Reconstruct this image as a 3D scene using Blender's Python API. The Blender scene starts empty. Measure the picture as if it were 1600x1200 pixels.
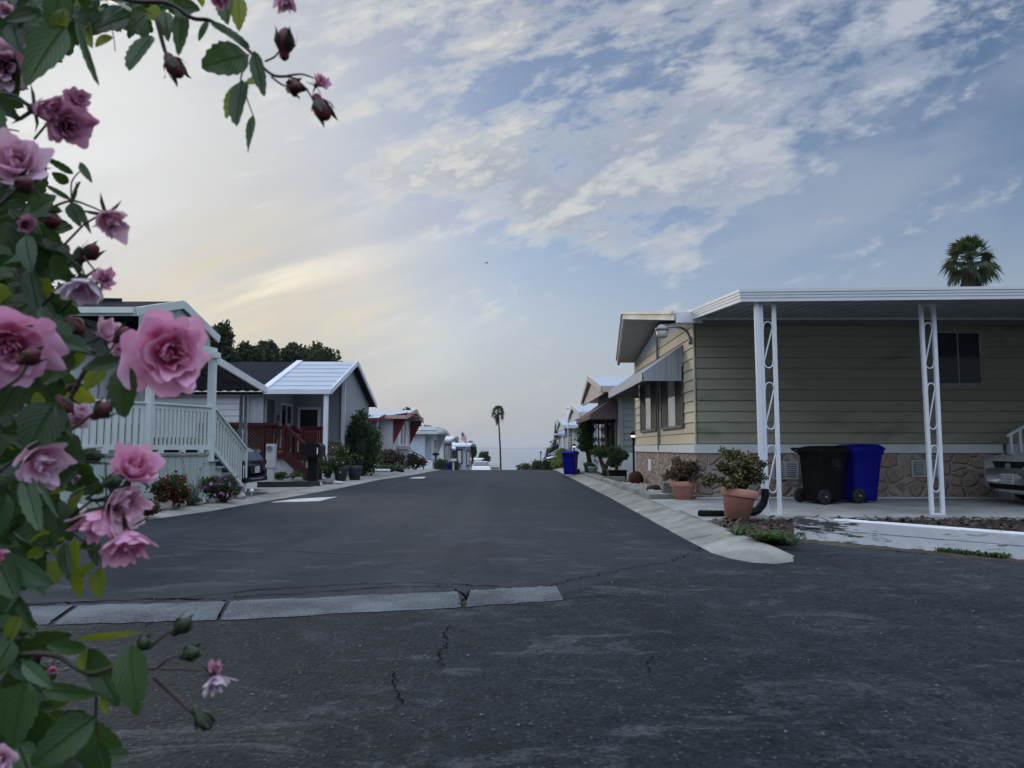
import bpy, bmesh, math, random
import numpy as np
from mathutils import Vector, Matrix
R = math.radians
SC = bpy.context.scene
COL = SC.collection
# ------------------------------------------------------------------ camera
EYE = Vector((0.0, 0.0, 1.05))
PITCH = math.atan(100.0/1200.0)
cd = bpy.data.cameras.new("camera"); cam = bpy.data.objects.new("camera", cd); COL.objects.link(cam)
cam.location = EYE; cam.rotation_euler = (R(90)+PITCH, 0, 0)
cd.sensor_width = 36.0; cd.lens = 27.0; cd.clip_start = 0.05; cd.clip_end = 60000
cd.dof.use_dof = True; cd.dof.focus_distance = 13.0; cd.dof.aperture_fstop = 13.0
SC.camera = cam
SC.view_settings.view_transform = 'Standard'; SC.view_settings.look = 'None'
SC.view_settings.gamma = 1.0; SC.view_settings.exposure = 0.0
SC.render.resolution_x = 1024; SC.render.resolution_y = 768
SC.cycles.max_bounces = 8; SC.cycles.transparent_max_bounces = 8
SC.cycles.volume_bounces = 0
# ------------------------------------------------------------------ node helpers
def ND(nt, typ, props=None, **inp):
    n = nt.nodes.new(typ)
    if props:
        for k, v in props.items(): setattr(n, k, v)
    for k, v in inp.items():
        s = n.inputs[int(k[1:])] if (k[0] == 'i' and k[1:].isdigit()) else n.inputs[k.replace('_', ' ')]
        if isinstance(v, bpy.types.NodeSocket): nt.links.new(v, s)
        else: s.default_value = v
    return n
def MA(nt, op, a, b=None, c=None, clamp=False):
    n = nt.nodes.new('ShaderNodeMath'); n.operation = op; n.use_clamp = clamp
    for i, v in enumerate((a, b, c)):
        if v is None: continue
        if isinstance(v, bpy.types.NodeSocket): nt.links.new(v, n.inputs[i])
        else: n.inputs[i].default_value = v
    return n.outputs[0]
def SS(nt, x, lo, hi, a=0.0, b=1.0):
    n = nt.nodes.new('ShaderNodeMapRange'); n.interpolation_type = 'SMOOTHSTEP'
    for i, v in enumerate((x, lo, hi, a, b)):
        if isinstance(v, bpy.types.NodeSocket): nt.links.new(v, n.inputs[i])
        else: n.inputs[i].default_value = v
    return n.outputs[0]
def MIX(nt, f, a, b, mode='MIX'):
    n = nt.nodes.new('ShaderNodeMix'); n.data_type = 'RGBA'; n.blend_type = mode; n.clamp_factor = True
    for idx, v in ((0, f), (6, a), (7, b)):
        if isinstance(v, bpy.types.NodeSocket): nt.links.new(v, n.inputs[idx])
        elif idx == 0: n.inputs[0].default_value = v
        else: n.inputs[idx].default_value = (v[0], v[1], v[2], 1)
    return n.outputs[2]
def NOISE(nt, vec, scale, detail=4, rough=.55, dist=0.0):
    n = ND(nt, 'ShaderNodeTexNoise', None, Scale=scale, Detail=detail, Roughness=rough, Distortion=dist)
    if vec is not None: nt.links.new(vec, n.inputs['Vector'])
    return n.outputs['Fac']
def MAPV(nt, vec, sc=(1, 1, 1), rot=(0, 0, 0), loc=(0, 0, 0)):
    n = nt.nodes.new('ShaderNodeMapping'); nt.links.new(vec, n.inputs['Vector'])
    n.inputs['Scale'].default_value = sc; n.inputs['Rotation'].default_value = rot; n.inputs['Location'].default_value = loc
    return n.outputs[0]
def ROTSC(nt, vec, ang, sc, loc=(0, 0, 0)):      # stretch along a direction: turn first, then scale
    return MAPV(nt, MAPV(nt, vec, (1, 1, 1), (0, 0, -ang)), sc, (0, 0, 0), loc)
# ------------------------------------------------------------------ world: sky with thin cloud
SUN_AZ, SUN_EL = R(-33), R(17)
def build_world():
    w = bpy.data.worlds.new("World"); SC.world = w; w.use_nodes = True
    nt = w.node_tree; nt.nodes.clear()
    tc = ND(nt, 'ShaderNodeTexCoord'); dirv = tc.outputs['Generated']
    sx = ND(nt, 'ShaderNodeSeparateXYZ', None, Vector=dirv); x, y, z = sx.outputs
    sky = ND(nt, 'ShaderNodeTexSky', {'sky_type': 'NISHITA', 'sun_disc': False, 'sun_elevation': SUN_EL,
             'sun_rotation': SUN_AZ, 'air_density': 1.0, 'dust_density': 1.0, 'ozone_density': 3.0})
    base = MIX(nt, 1.0, sky.outputs[0], (SKY_K*1.03, SKY_K*1.04, SKY_K*1.10), 'MULTIPLY')
    yy = MA(nt, 'MAXIMUM', y, 0.12)
    u = MA(nt, 'DIVIDE', x, yy); v = MA(nt, 'DIVIDE', z, yy)
    front = SS(nt, y, 0.1, 0.4)
    zc = MA(nt, 'MAXIMUM', z, 0.0)
    uv = ND(nt, 'ShaderNodeCombineXYZ', None, X=u, Y=v, Z=0.0).outputs[0]
    def padd(*xs):
        o = xs[0]
        for q in xs[1:]: o = MA(nt, 'ADD', o, q)
        return o
    def mul(a, b): return MA(nt, 'MULTIPLY', a, b)
    wv = ND(nt, 'ShaderNodeTexNoise', None, Vector=uv, Scale=7.0, Detail=4.0).outputs['Color']
    uw = ND(nt, 'ShaderNodeVectorMath', {'operation': 'ADD'}, i0=uv, i1=MAPV(nt, wv, (.09, .06, 0), (0, 0, 0), (-.045, -.03, 0))).outputs[0]
    su = ND(nt, 'ShaderNodeSeparateXYZ', None, Vector=uw).outputs; ub, vb = su[0], su[1]
    n_fine = NOISE(nt, ROTSC(nt, uv, R(14), (22, 44, 1)), 1.0, 8, .64, .15)
    n_mid = NOISE(nt, ROTSC(nt, uv, R(24), (5.5, 15, 1), (3.1, 1.7, 0)), 1.0, 7, .60, .2)
    n_str = NOISE(nt, ROTSC(nt, uv, R(17), (3.0, 20, 1), (1.3, 5.7, 0)), 1.0, 7, .58, .25)
    n_big = NOISE(nt, ROTSC(nt, uv, R(22), (2.6, 7.0, 1), (7.1, 2.2, 0)), 1.0, 5, .55, .2)
    def blob(cu, cv, ru, rv, ang=0.0, U=None, V=None, p=1.0):
        ca, sa = math.cos(ang), math.sin(ang)
        du = MA(nt, 'SUBTRACT', U or ub, cu); dv = MA(nt, 'SUBTRACT', V or vb, cv)
        a = MA(nt, 'DIVIDE', MA(nt, 'ADD', MA(nt, 'MULTIPLY', du, ca), MA(nt, 'MULTIPLY', dv, sa)), ru)
        b = MA(nt, 'DIVIDE', MA(nt, 'SUBTRACT', MA(nt, 'MULTIPLY', dv, ca), MA(nt, 'MULTIPLY', du, sa)), rv)
        d2 = MA(nt, 'POWER', MA(nt, 'ADD', MA(nt, 'MULTIPLY', a, a), MA(nt, 'MULTIPLY', b, b)), p)
        return MA(nt, 'POWER', 2.718, MA(nt, 'MULTIPLY', d2, -1.0))
    def S(cu, cv, ru, rv, ang=0.0): return blob(cu, cv, ru, rv, ang, u, v)
    # --- veil of high cloud, thick towards the sun on the left, and low haze
    left = SS(nt, MA(nt, 'ADD', u, MA(nt, 'MULTIPLY', MA(nt, 'SUBTRACT', v, .3), .30)), 0.14, -0.36)
    low = MA(nt, 'POWER', 2.718, MA(nt, 'MULTIPLY', MA(nt, 'MULTIPLY', zc, zc), -26.0))
    streak = SS(nt, n_str, .40, .64)
    veil_f = MA(nt, 'MULTIPLY', left, MA(nt, 'ADD', .93, MA(nt, 'MULTIPLY', streak, .07)))
    veil_f = MA(nt, 'MAXIMUM', MA(nt, 'MULTIPLY', veil_f, front), MA(nt, 'MULTIPLY', low, .88))
    cream = padd(mul(S(-.34, .195, .24, .11, R(8)), .95), mul(S(-.20, .17, .28, .06), .40))
    glow = padd(mul(S(-.58, .46, .22, .20), .20), mul(mul(blob(-.315, .205, .09, .030, R(20)), SS(nt, n_str, .40, .62)), .17), mul(mul(blob(-.22, .245, .16, .02, R(18)), SS(nt, n_str, .42, .62)), .07))
    veil_c = MIX(nt, SS(nt, v, .02, .34), (.395, .408, .438), (.550, .566, .588))
    veil_c = MIX(nt, MA(nt, 'MULTIPLY', SS(nt, u, -.40, .35), .55), veil_c, (.430, .470, .560))
    veil_c = MIX(nt, MA(nt, 'MULTIPLY', streak, MA(nt, 'MULTIPLY', left, .42)), veil_c, (.67, .67, .66))
    veil_c = MIX(nt, MA(nt, 'MULTIPLY', cream, MA(nt, 'ADD', .55, MA(nt, 'MULTIPLY', streak, .45)), clamp=True), veil_c, (.74, .655, .480))
    c1 = MIX(nt, veil_f, base, veil_c)
    c1 = MIX(nt, MA(nt, 'MULTIPLY', SS(nt, n_big, .42, .72), MA(nt, 'MULTIPLY', SS(nt, zc, .10, .25), .42)), c1, (.45, .485, .56))
    # --- broken cloud deck, streaming up to the right
    deck = padd(mul(blob(.10, .385, .26, .10, R(-6)), 1.0), mul(blob(-.02, .345, .16, .05, R(-18)), .55), mul(blob(.38, .50, .27, .09, R(24)), .88), mul(blob(.14, .275, .16, .035, R(-14)), .50),
                mul(blob(.0, .60, .50, .05, R(4)), .62), mul(blob(-.04, .53, .16, .045, R(18)), .52), mul(blob(.30, .60, .20, .05, R(10)), .55),
                mul(blob(.56, .515, .13, .045, R(16)), .66), mul(blob(.30, .345, .11, .022, R(-4)), .50), mul(blob(-.27, .50, .10, .045), .42), mul(blob(-.17, .36, .06, .03), .42))
    wisp = padd(mul(n_fine, .60), mul(n_mid, .75))
    dens = padd(mul(deck, .52), mul(MA(nt, 'SUBTRACT', n_mid, .5), 1.75), mul(MA(nt, 'SUBTRACT', n_fine, .5), 1.25), -.17)
    cl = SS(nt, dens, -.04, .50)
    thick = SS(nt, dens, .14, .46)
    lit = MIX(nt, SS(nt, u, -.10, .55), (.76, .745, .70), (.52, .555, .62))
    shade = MIX(nt, SS(nt, u, -.1, .5), (.425, .455, .505), (.350, .410, .535))
    body = MIX(nt, thick, lit, shade)
    body = MIX(nt, MA(nt, 'MULTIPLY', SS(nt, padd(mul(n_fine, .5), mul(n_mid, .7)), .57, .72), .75), body, lit)
    c2 = MIX(nt, MA(nt, 'MULTIPLY', MA(nt, 'MULTIPLY', cl, front), MA(nt, 'ADD', .66, MA(nt, 'MULTIPLY', SS(nt, n_mid, .38, .62), .28))), c1, body)
    gl = ND(nt, 'ShaderNodeVectorMath', {'operation': 'SCALE'}, i0=(1.0, .97, .90), i3=MA(nt, 'MULTIPLY', glow, front))
    c3 = MIX(nt, 1.0, c2, gl.outputs[0], 'ADD')
    # --- behind the viewer: unseen bright cloud added as fill light, dimmed near the horizon
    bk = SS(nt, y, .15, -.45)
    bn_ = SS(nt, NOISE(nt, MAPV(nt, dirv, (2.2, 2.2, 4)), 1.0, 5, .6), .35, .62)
    back = MIX(nt, bn_, (BACK_FILL*.50, BACK_FILL*.68, BACK_FILL*1.05), (BACK_FILL*1.0, BACK_FILL*1.10, BACK_FILL*1.22))
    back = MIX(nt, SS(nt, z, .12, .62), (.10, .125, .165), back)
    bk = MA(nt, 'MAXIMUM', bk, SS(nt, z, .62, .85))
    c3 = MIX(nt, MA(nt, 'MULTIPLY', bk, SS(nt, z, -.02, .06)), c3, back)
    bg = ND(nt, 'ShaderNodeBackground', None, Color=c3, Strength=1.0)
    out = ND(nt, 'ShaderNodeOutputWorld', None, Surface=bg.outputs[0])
BACK_FILL = 1.75
SKY_K = 0.088
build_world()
sl = bpy.data.lights.new("sun", 'SUN'); sun = bpy.data.objects.new("sun", sl); COL.objects.link(sun)
sl.energy = 0.85; sl.angle = R(14); sl.color = (1.0, .90, .77)
sd = Vector((math.sin(SUN_AZ)*math.cos(SUN_EL), math.cos(SUN_AZ)*math.cos(SUN_EL), math.sin(SUN_EL)))
sun.rotation_euler = sd.to_track_quat('Z', 'Y').to_euler(); sun.location = (0, 0, 60)
# ------------------------------------------------------------------ pixel -> point at a chosen distance (for laying out)
def at(px, py, Y):
    xc, yc = (px-800)/1200.0, (600-py)/1200.0
    d = Vector((xc, math.cos(PITCH)-yc*math.sin(PITCH), math.sin(PITCH)+yc*math.cos(PITCH)))
    return EYE + d*(Y/d.y)
def gnd(px, py, z=0.0):
    xc, yc = (px-800)/1200.0, (600-py)/1200.0
    d = Vector((xc, math.cos(PITCH)-yc*math.sin(PITCH), math.sin(PITCH)+yc*math.cos(PITCH)))
    return EYE + d*((z-EYE.z)/d.z)
# ------------------------------------------------------------------ objects
def tag(o, label=None, cat=None, group=None, kind=None):
    if label: o['label'] = label
    if cat: o['category'] = cat
    if group: o['group'] = group
    if kind: o['kind'] = kind
    return o
def thing(name, label, cat, loc=(0, 0, 0), group=None):
    o = bpy.data.objects.new(name, None); o.empty_display_size = .2; COL.objects.link(o); o.location = loc
    return tag(o, label, cat, group)
def wloc(o):
    v = Vector((0, 0, 0))
    while o is not None: v += o.location; o = o.parent
    return v
def kids(o): return [c for c in bpy.data.objects if c.parent == o]
def copy_tree(o, parent=None):
    c = o.copy(); COL.objects.link(c); c.parent = parent
    for ch in kids(o): copy_tree(ch, c)
    return c
class MB:
    def __init__(s): s.v = []; s.f = []; s.m = []; s.cur = 0
    def add(s, vs, fs):
        b = len(s.v); s.v += [tuple(p) for p in vs]
        for f in fs: s.f.append([b+i for i in f]); s.m.append(s.cur)
    def quad(s, *p): s.add(p, [list(range(len(p)))])
    def box(s, x0, x1, y0, y1, z0, z1, bev=0):
        if x0 > x1: x0, x1 = x1, x0
        if y0 > y1: y0, y1 = y1, y0
        s.add([(x0, y0, z0), (x1, y0, z0), (x1, y1, z0), (x0, y1, z0), (x0, y0, z1), (x1, y0, z1), (x1, y1, z1), (x0, y1, z1)],
              [(0, 3, 2, 1), (4, 5, 6, 7), (0, 1, 5, 4), (1, 2, 6, 5), (2, 3, 7, 6), (3, 0, 4, 7)])
    def bar(s, p, q, w, h, up=(0, 0, 1)):
        p = Vector(p); q = Vector(q); d = (q-p).normalized(); up = Vector(up)
        sd_ = d.cross(up)
        if sd_.length < 1e-4: sd_ = d.cross(Vector((1, 0, 0)))
        sd_.normalize(); u_ = sd_.cross(d).normalized()
        a, b = sd_*w/2, u_*h/2
        s.add([p-a-b, p+a-b, p+a+b, p-a+b, q-a-b, q+a-b, q+a+b, q-a+b],
              [(0, 3, 2, 1), (4, 5, 6, 7), (0, 1, 5, 4), (1, 2, 6, 5), (2, 3, 7, 6), (3, 0, 4, 7)])
    def slab(s, pts, th):           # polygon thickened downwards
        n = len(pts); pts = [Vector(p) for p in pts]
        vs = pts+[p-Vector((0, 0, th)) for p in pts]
        fs = [list(range(n)), list(range(2*n-1, n-1, -1))]+[[i, (i+1) % n, n+(i+1) % n, n+i] for i in range(n)]
        s.add(vs, fs)
    def prism(s, pts, d):           # polygon thickened along vector d
        n = len(pts); pts = [Vector(p) for p in pts]; d = Vector(d)
        s.add(pts+[p+d for p in pts], [list(range(n)), list(range(2*n-1, n-1, -1))]+[[i, (i+1) % n, n+(i+1) % n, n+i] for i in range(n)])
    def tube(s, pts, rad, n=8, cap=True):
        pts = [Vector(p) for p in pts]; m = len(pts)
        if not hasattr(rad, '__len__'): rad = [rad]*m
        prev = None; vs = []
        for i, p in enumerate(pts):
            d = (pts[min(i+1, m-1)]-pts[max(i-1, 0)])
            if d.length < 1e-9: d = Vector((0, 0, 1))
            d.normalize()
            if prev is None:
                a = d.cross(Vector((0, 0, 1)))
                if a.length < .05: a = d.cross(Vector((1, 0, 0)))
            else: a = prev-d*prev.dot(d)
            a.normalize(); prev = a; b = d.cross(a)
            for k in range(n):
                t = 2*math.pi*k/n; vs.append(p+(a*math.cos(t)+b*math.sin(t))*rad[i])
        fs = [[i*n+k, i*n+(k+1) % n, (i+1)*n+(k+1) % n, (i+1)*n+k] for i in range(m-1) for k in range(n)]
        if cap: fs += [list(range(n-1, -1, -1)), [(m-1)*n+k for k in range(n)]]
        s.add(vs, fs)
    def lathe(s, prof, c=(0, 0, 0), n=24, sx=1, sy=1):
        c = Vector(c); vs = []
        for r, z in prof:
            for k in range(n):
                t = 2*math.pi*k/n; vs.append(c+Vector((r*sx*math.cos(t), r*sy*math.sin(t), z)))
        m = len(prof)
        fs = [[i*n+k, i*n+(k+1) % n, (i+1)*n+(k+1) % n, (i+1)*n+k] for i in range(m-1) for k in range(n)]
        if prof[0][0] > 1e-4: fs.append(list(range(n-1, -1, -1)))
        if prof[-1][0] > 1e-4: fs.append([(m-1)*n+k for k in range(n)])
        s.add(vs, fs)
    def ball(s, c, r, nu=12, nv=8, jit=0, rng=None, sz=(1, 1, 1)):
        prof_v = []; c = Vector(c)
        for j in range(nv+1):
            ph = math.pi*j/nv
            for k in range(nu):
                t = 2*math.pi*k/nu
                q = 1+(rng.uniform(-jit, jit) if (jit and 0 < j < nv) else 0)
                prof_v.append(c+Vector((r*sz[0]*q*math.sin(ph)*math.cos(t), r*sz[1]*q*math.sin(ph)*math.sin(t), -r*sz[2]*q*math.cos(ph))))
        s.add(prof_v, [[j*nu+k, j*nu+(k+1) % nu, (j+1)*nu+(k+1) % nu, (j+1)*nu+k] for j in range(nv) for k in range(nu)])
    def build(s, name, mat, parent=None, smooth=False, bevel=0, origin=None):
        me = bpy.data.meshes.new(name)
        vs = np.array([tuple(p) for p in s.v], dtype=float)
        if parent is not None: off = np.array(wloc(parent))
        elif origin is not None: off = np.array(origin, dtype=float)
        else: off = np.array([(vs[:, 0].min()+vs[:, 0].max())/2, (vs[:, 1].min()+vs[:, 1].max())/2, vs[:, 2].min()])
        me.from_pydata((vs-off).tolist(), [], s.f)
        mats = mat if isinstance(mat, (list, tuple)) else [mat]
        for m_ in mats: me.materials.append(m_)
        if len(mats) > 1: me.polygons.foreach_set('material_index', s.m)
        if smooth: me.polygons.foreach_set('use_smooth', [True]*len(me.polygons))
        me.validate(); me.update()
        o = bpy.data.objects.new(name, me); COL.objects.link(o)
        if parent is not None: o.parent = parent
        else: o.location = off.tolist()
        if bevel:
            md = o.modifiers.new('bevel', 'BEVEL'); md.width = bevel; md.segments = 2; md.limit_method = 'ANGLE'; md.angle_limit = R(35)
        return o
# ------------------------------------------------------------------ materials
def newmat(name):
    m = bpy.data.materials.new(name); m.use_nodes = True; nt = m.node_tree; nt.nodes.clear()
    return m, nt
def finish(nt, sh, disp=None):
    ND(nt, 'ShaderNodeOutputMaterial', None, Surface=sh)
def pmat(name, col, rough=.6, var=.12, vscale=2.5, bump=0.0, bscale=40, metal=0.0, spec=.4, col2=None, c2lo=.55, c2hi=.7, c2scale=(4, 4, 4), coat=0, world=False):
    m, nt = newmat(name)
    vec = ND(nt, 'ShaderNodeNewGeometry').outputs['Position'] if world else ND(nt, 'ShaderNodeTexCoord').outputs['Object']
    n1 = NOISE(nt, vec, vscale, 5, .6)
    k = SS(nt, n1, .25, .75, 1-var, 1+var)
    c = ND(nt, 'ShaderNodeVectorMath', {'operation': 'SCALE'}, i0=tuple(col), i3=k).outputs[0]
    if col2 is not None:
        n2 = NOISE(nt, MAPV(nt, vec, c2scale), 1.0, 6, .65)
        c = MIX(nt, SS(nt, n2, c2lo, c2hi), c, col2)
    rr = SS(nt, NOISE(nt, vec, vscale*2.3, 3), .3, .7, max(.02, rough-.08), min(1, rough+.08))
    b = ND(nt, 'ShaderNodeBsdfPrincipled', None, Base_Color=c, Roughness=rr, Metallic=metal)
    b.inputs['Specular IOR Level'].default_value = spec
    if coat: b.inputs['Coat Weight'].default_value = coat; b.inputs['Coat Roughness'].default_value = .05
    if bump:
        bn = ND(nt, 'ShaderNodeBump', None, Strength=min(1, bump), Distance=.02, Height=NOISE(nt, vec, bscale, 5, .6))
        nt.links.new(bn.outputs[0], b.inputs['Normal'])
    finish(nt, b.outputs[0]); return m
def leafmat(name, dark, light, trans=(.25, .38, .06), tw=.3, rough=.5, spec=.3):
    m, nt = newmat(name)
    a = ND(nt, 'ShaderNodeAttribute', {'attribute_name': 'rnd'}).outputs['Fac']
    c = MIX(nt, a, dark, light)
    b = ND(nt, 'ShaderNodeBsdfPrincipled', None, Base_Color=c, Roughness=rough); b.inputs['Specular IOR Level'].default_value = spec
    t = ND(nt, 'ShaderNodeBsdfTranslucent', None, Color=MIX(nt, .5, c, trans))
    mx = ND(nt, 'ShaderNodeMixShader', None, i0=tw, i1=b.outputs[0], i2=t.outputs[0])
    finish(nt, mx.outputs[0]); return m
def emitmat(name, col, k):
    m, nt = newmat(name); e = ND(nt, 'ShaderNodeEmission', None, Color=(*col, 1), Strength=k); finish(nt, e.outputs[0]); return m
def glassmat(name, col=(.012, .016, .02), rough=.06, spec=.8, var=.5):
    return pmat(name, col, rough, var, 1.2, spec=spec)
# ------------------------------------------------------------------ ground
def gz(Y):
    if Y < 35: return 0.0
    if Y < 43: return -(Y-35)**2*.003125
    return -.2-.05*(Y-43)
YR = [-60, -30, -12, -4, 0, 2, 4, 6, 8, 10, 14, 18, 22, 26, 30, 33, 35]+[35+.5*i for i in range(1, 17)]+[45, 50, 56, 62, 70, 80, 90, 105, 125, 150, 190, 240, 310, 420]
def lerp_tab(tab, y):
    if y <= tab[0][0]: return tab[0][1]
    for (a, xa), (b, xb) in zip(tab, tab[1:]):
        if y <= b: return xa+(xb-xa)*(y-a)/(b-a)
    return tab[-1][1]
LEFT = [(-60, -40), (-12, -30), (2, -24), (6, -14), (9, -7.2), (10.4, -5.75), (11.4, -5.36), (12.9, -5.08), (14.8, -4.94), (16.1, -4.84), (19.4, -4.6), (25.9, -4.42), (29.6, -3.95), (38, -3.5), (80, -3.4), (420, -3.4)]
RIGHT = [(-60, 40), (2, 40), (4, 26), (5.2, 12), (6.3, 6.1), (7.0, 5.3), (7.6, 4.70), (8.3, 4.02), (9.0, 3.38), (9.06, 2.03), (16, 2.08), (26, 2.1), (38, 2.1), (420, 2.1)]
def ribbon(rows):                 # rows: list of lists of points
    mb = MB(); n = len(rows[0])
    mb.add([p for r in rows for p in r], [[i*n+k, i*n+k+1, (i+1)*n+k+1, (i+1)*n+k] for i in range(len(rows)-1) for k in range(n-1)])
    return mb
def asphalt():
    m, nt = newmat("asphalt")
    p = ND(nt, 'ShaderNodeNewGeometry').outputs['Position']
    sp = ND(nt, 'ShaderNodeSeparateXYZ', None, Vector=p); X, Y = sp.outputs[0], sp.outputs[1]
    big = NOISE(nt, p, .35, 5, .6, .6)
    scuff = NOISE(nt, MAPV(nt, p, (1.4, 2.3, 1), (0, 0, R(10))), 1.0, 9, .74, .9)
    scuff2 = NOISE(nt, MAPV(nt, p, (1.6, 1.1, 1), (0, 0, R(-38)), (4, 2, 0)), 1.0, 8, .7, .5)
    fine = NOISE(nt, p, 34, 7, .78); mid = NOISE(nt, p, 7, 6, .72)
    vor = ND(nt, 'ShaderNodeTexVoronoi', None, Vector=p, Scale=48.0)
    stone = ND(nt, 'ShaderNodeSeparateColor', None, Color=vor.outputs['Color']).outputs[0]
    wob = MA(nt, 'MULTIPLY', MA(nt, 'SUBTRACT', NOISE(nt, p, 2.2, 4), .5), .5)
    # resurfaced lane beyond the concrete strip, old coarse asphalt in front of it
    seam = MA(nt, 'ADD', MA(nt, 'ADD', MA(nt, 'MULTIPLY', MA(nt, 'MAXIMUM', X, -2.0), .30), 5.55), wob)
    seamR = MA(nt, 'ADD', MA(nt, 'MULTIPLY', MA(nt, 'MAXIMUM', MA(nt, 'SUBTRACT', X, .3), 0), .95), seam)
    new = SS(nt, MA(nt, 'SUBTRACT', Y, seamR), -.06, .06)
    drive = SS(nt, MA(nt, 'ADD', MA(nt, 'SUBTRACT', X, MA(nt, 'MULTIPLY', MA(nt, 'SUBTRACT', 7.0, Y), .10)), MA(nt, 'MULTIPLY', wob, 1.6)), .75, 1.15)
    oldc = MIX(nt, SS(nt, big, .36, .64), (.0082, .0114, .0152), (.0140, .0182, .0232))
    drc = MIX(nt, SS(nt, big, .36, .64), (.0148, .0200, .0250), (.0240, .0310, .0372))
    newc = MIX(nt, SS(nt, big, .34, .66), (.0158, .0206, .0275), (.0218, .0270, .0350))
    c = MIX(nt, drive, oldc, drc); c = MIX(nt, new, c, newc)
    near = SS(nt, Y, 13, 7)
    sc1 = MA(nt, 'MULTIPLY', SS(nt, scuff, .52, .63), MA(nt, 'ADD', MA(nt, 'MULTIPLY', near, .34), .12))
    c = MIX(nt, sc1, c, (.078, .085, .092))
    c = MIX(nt, MA(nt, 'MULTIPLY', SS(nt, scuff2, .54, .70), .36), c, (.056, .062, .068))
    c = MIX(nt, MA(nt, 'MULTIPLY', SS(nt, NOISE(nt, MAPV(nt, p, (.8, .5, 1), (0, 0, R(20)), (9, 3, 0)), 1.0, 6, .65), .50, .66), .55), c, (.010, .0115, .016))
    # tyre polish along the lane, worn lighter
    lane = SS(nt, NOISE(nt, MAPV(nt, p, (1.1, .035, 1)), 1.0, 4, .5), .52, .66)
    c = MIX(nt, MA(nt, 'MULTIPLY', MA(nt, 'MULTIPLY', lane, new), .30), c, (.046, .048, .060))
    k = MA(nt, 'ADD', MA(nt, 'MULTIPLY', MA(nt, 'SUBTRACT', fine, .5), 5.0), MA(nt, 'MULTIPLY', MA(nt, 'SUBTRACT', mid, .5), 2.4))
    coarse = MA(nt, 'SUBTRACT', 1.0, MA(nt, 'MULTIPLY', new, .65))
    k = MA(nt, 'ADD', 1.0, MA(nt, 'MULTIPLY', k, coarse))
    c = ND(nt, 'ShaderNodeVectorMath', {'operation': 'SCALE'}, i0=c, i3=MA(nt, 'MAXIMUM', k, .18)).outputs[0]
    c = MIX(nt, MA(nt, 'MULTIPLY', MA(nt, 'MULTIPLY', SS(nt, stone, .80, .90), SS(nt, vor.outputs['Distance'], .42, .22)), MA(nt, 'MULTIPLY', coarse, .70)), c, (.085, .088, .094))
    h = MA(nt, 'ADD', MA(nt, 'ADD', MA(nt, 'MULTIPLY', fine, .5), MA(nt, 'MULTIPLY', mid, .5)), MA(nt, 'MULTIPLY', vor.outputs['Distance'], -.6))
    bn = ND(nt, 'ShaderNodeBump', None, Strength=MA(nt, 'MULTIPLY', coarse, .75), Distance=.012, Height=h)
    b = ND(nt, 'ShaderNodeBsdfPrincipled', None, Base_Color=c, Roughness=.72, Normal=bn.outputs[0])
    b.inputs['Specular IOR Level'].default_value = .13
    finish(nt, b.outputs[0]); return m
def concrete(name, col, var=.2, speck=.5, stain=(.05, .05, .055), moss=None):
    m, nt = newmat(name)
    p = ND(nt, 'ShaderNodeNewGeometry').outputs['Position']
    a = NOISE(nt, p, 1.6, 6, .65); f = NOISE(nt, p, 60, 4, .7); g = NOISE(nt, p, 5, 6, .7)
    c = ND(nt, 'ShaderNodeVectorMath', {'operation': 'SCALE'}, i0=tuple(col), i3=MA(nt, 'ADD', SS(nt, a, .3, .7, 1-var, 1+var), MA(nt, 'MULTIPLY', MA(nt, 'SUBTRACT', f, .5), speck))).outputs[0]
    c = MIX(nt, MA(nt, 'MULTIPLY', SS(nt, g, .60, .76), .65), c, stain)
    if moss: c = MIX(nt, MA(nt, 'MULTIPLY', SS(nt, NOISE(nt, p, 3.1, 5, .7), .56, .72), .5), c, moss)
    bn = ND(nt, 'ShaderNodeBump', None, Strength=.5, Distance=.01, Height=MA(nt, 'ADD', f, MA(nt, 'MULTIPLY', g, .6)))
    b = ND(nt, 'ShaderNodeBsdfPrincipled', None, Base_Color=c, Roughness=.82, Normal=bn.outputs[0]); b.inputs['Specular IOR Level'].default_value = .2
    finish(nt, b.outputs[0]); return m
M = {}
M['asphalt'] = asphalt()
M['earth'] = pmat("earth", (.075, .062, .048), .95, .35, 1.5, .8, 12, spec=.1, col2=(.05, .058, .03), world=True)
M['conc'] = concrete("kerb_concrete", (.245, .243, .222), .3, .9, (.085, .08, .07), (.13, .14, .09))
M['strip'] = concrete("aggregate_concrete", (.095, .106, .116), .4, 2.8, (.038, .042, .047))
M['slab'] = concrete("slab_concrete", (.33, .335, .325), .22, .25, (.17, .17, .16))
M['white'] = pmat("white_metal", (.70, .73, .78), .42, .06, 1.5)
M['whitew'] = pmat("white_wood", (.66, .69, .69), .55, .08, 2)
M['tar'] = pmat("dark_crack", (.0035, .0035, .004), .95, .2, spec=.0)
M['black'] = pmat("black_plastic", (.006, .0055, .006), .5, .2, spec=.18)
M['glass'] = glassmat("dark_glass")
M['dark'] = pmat("dark_interior", (.008, .008, .009), .9, .2)
M['darkmetal'] = pmat("dark_metal", (.02, .02, .022), .5, .1)
M['mark'] = pmat("worn_white_paint", (.50, .51, .52), .7, .2, 3, col2=(.22, .22, .23), c2lo=.6, c2hi=.75, c2scale=(9, 9, 9), world=True)

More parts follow.
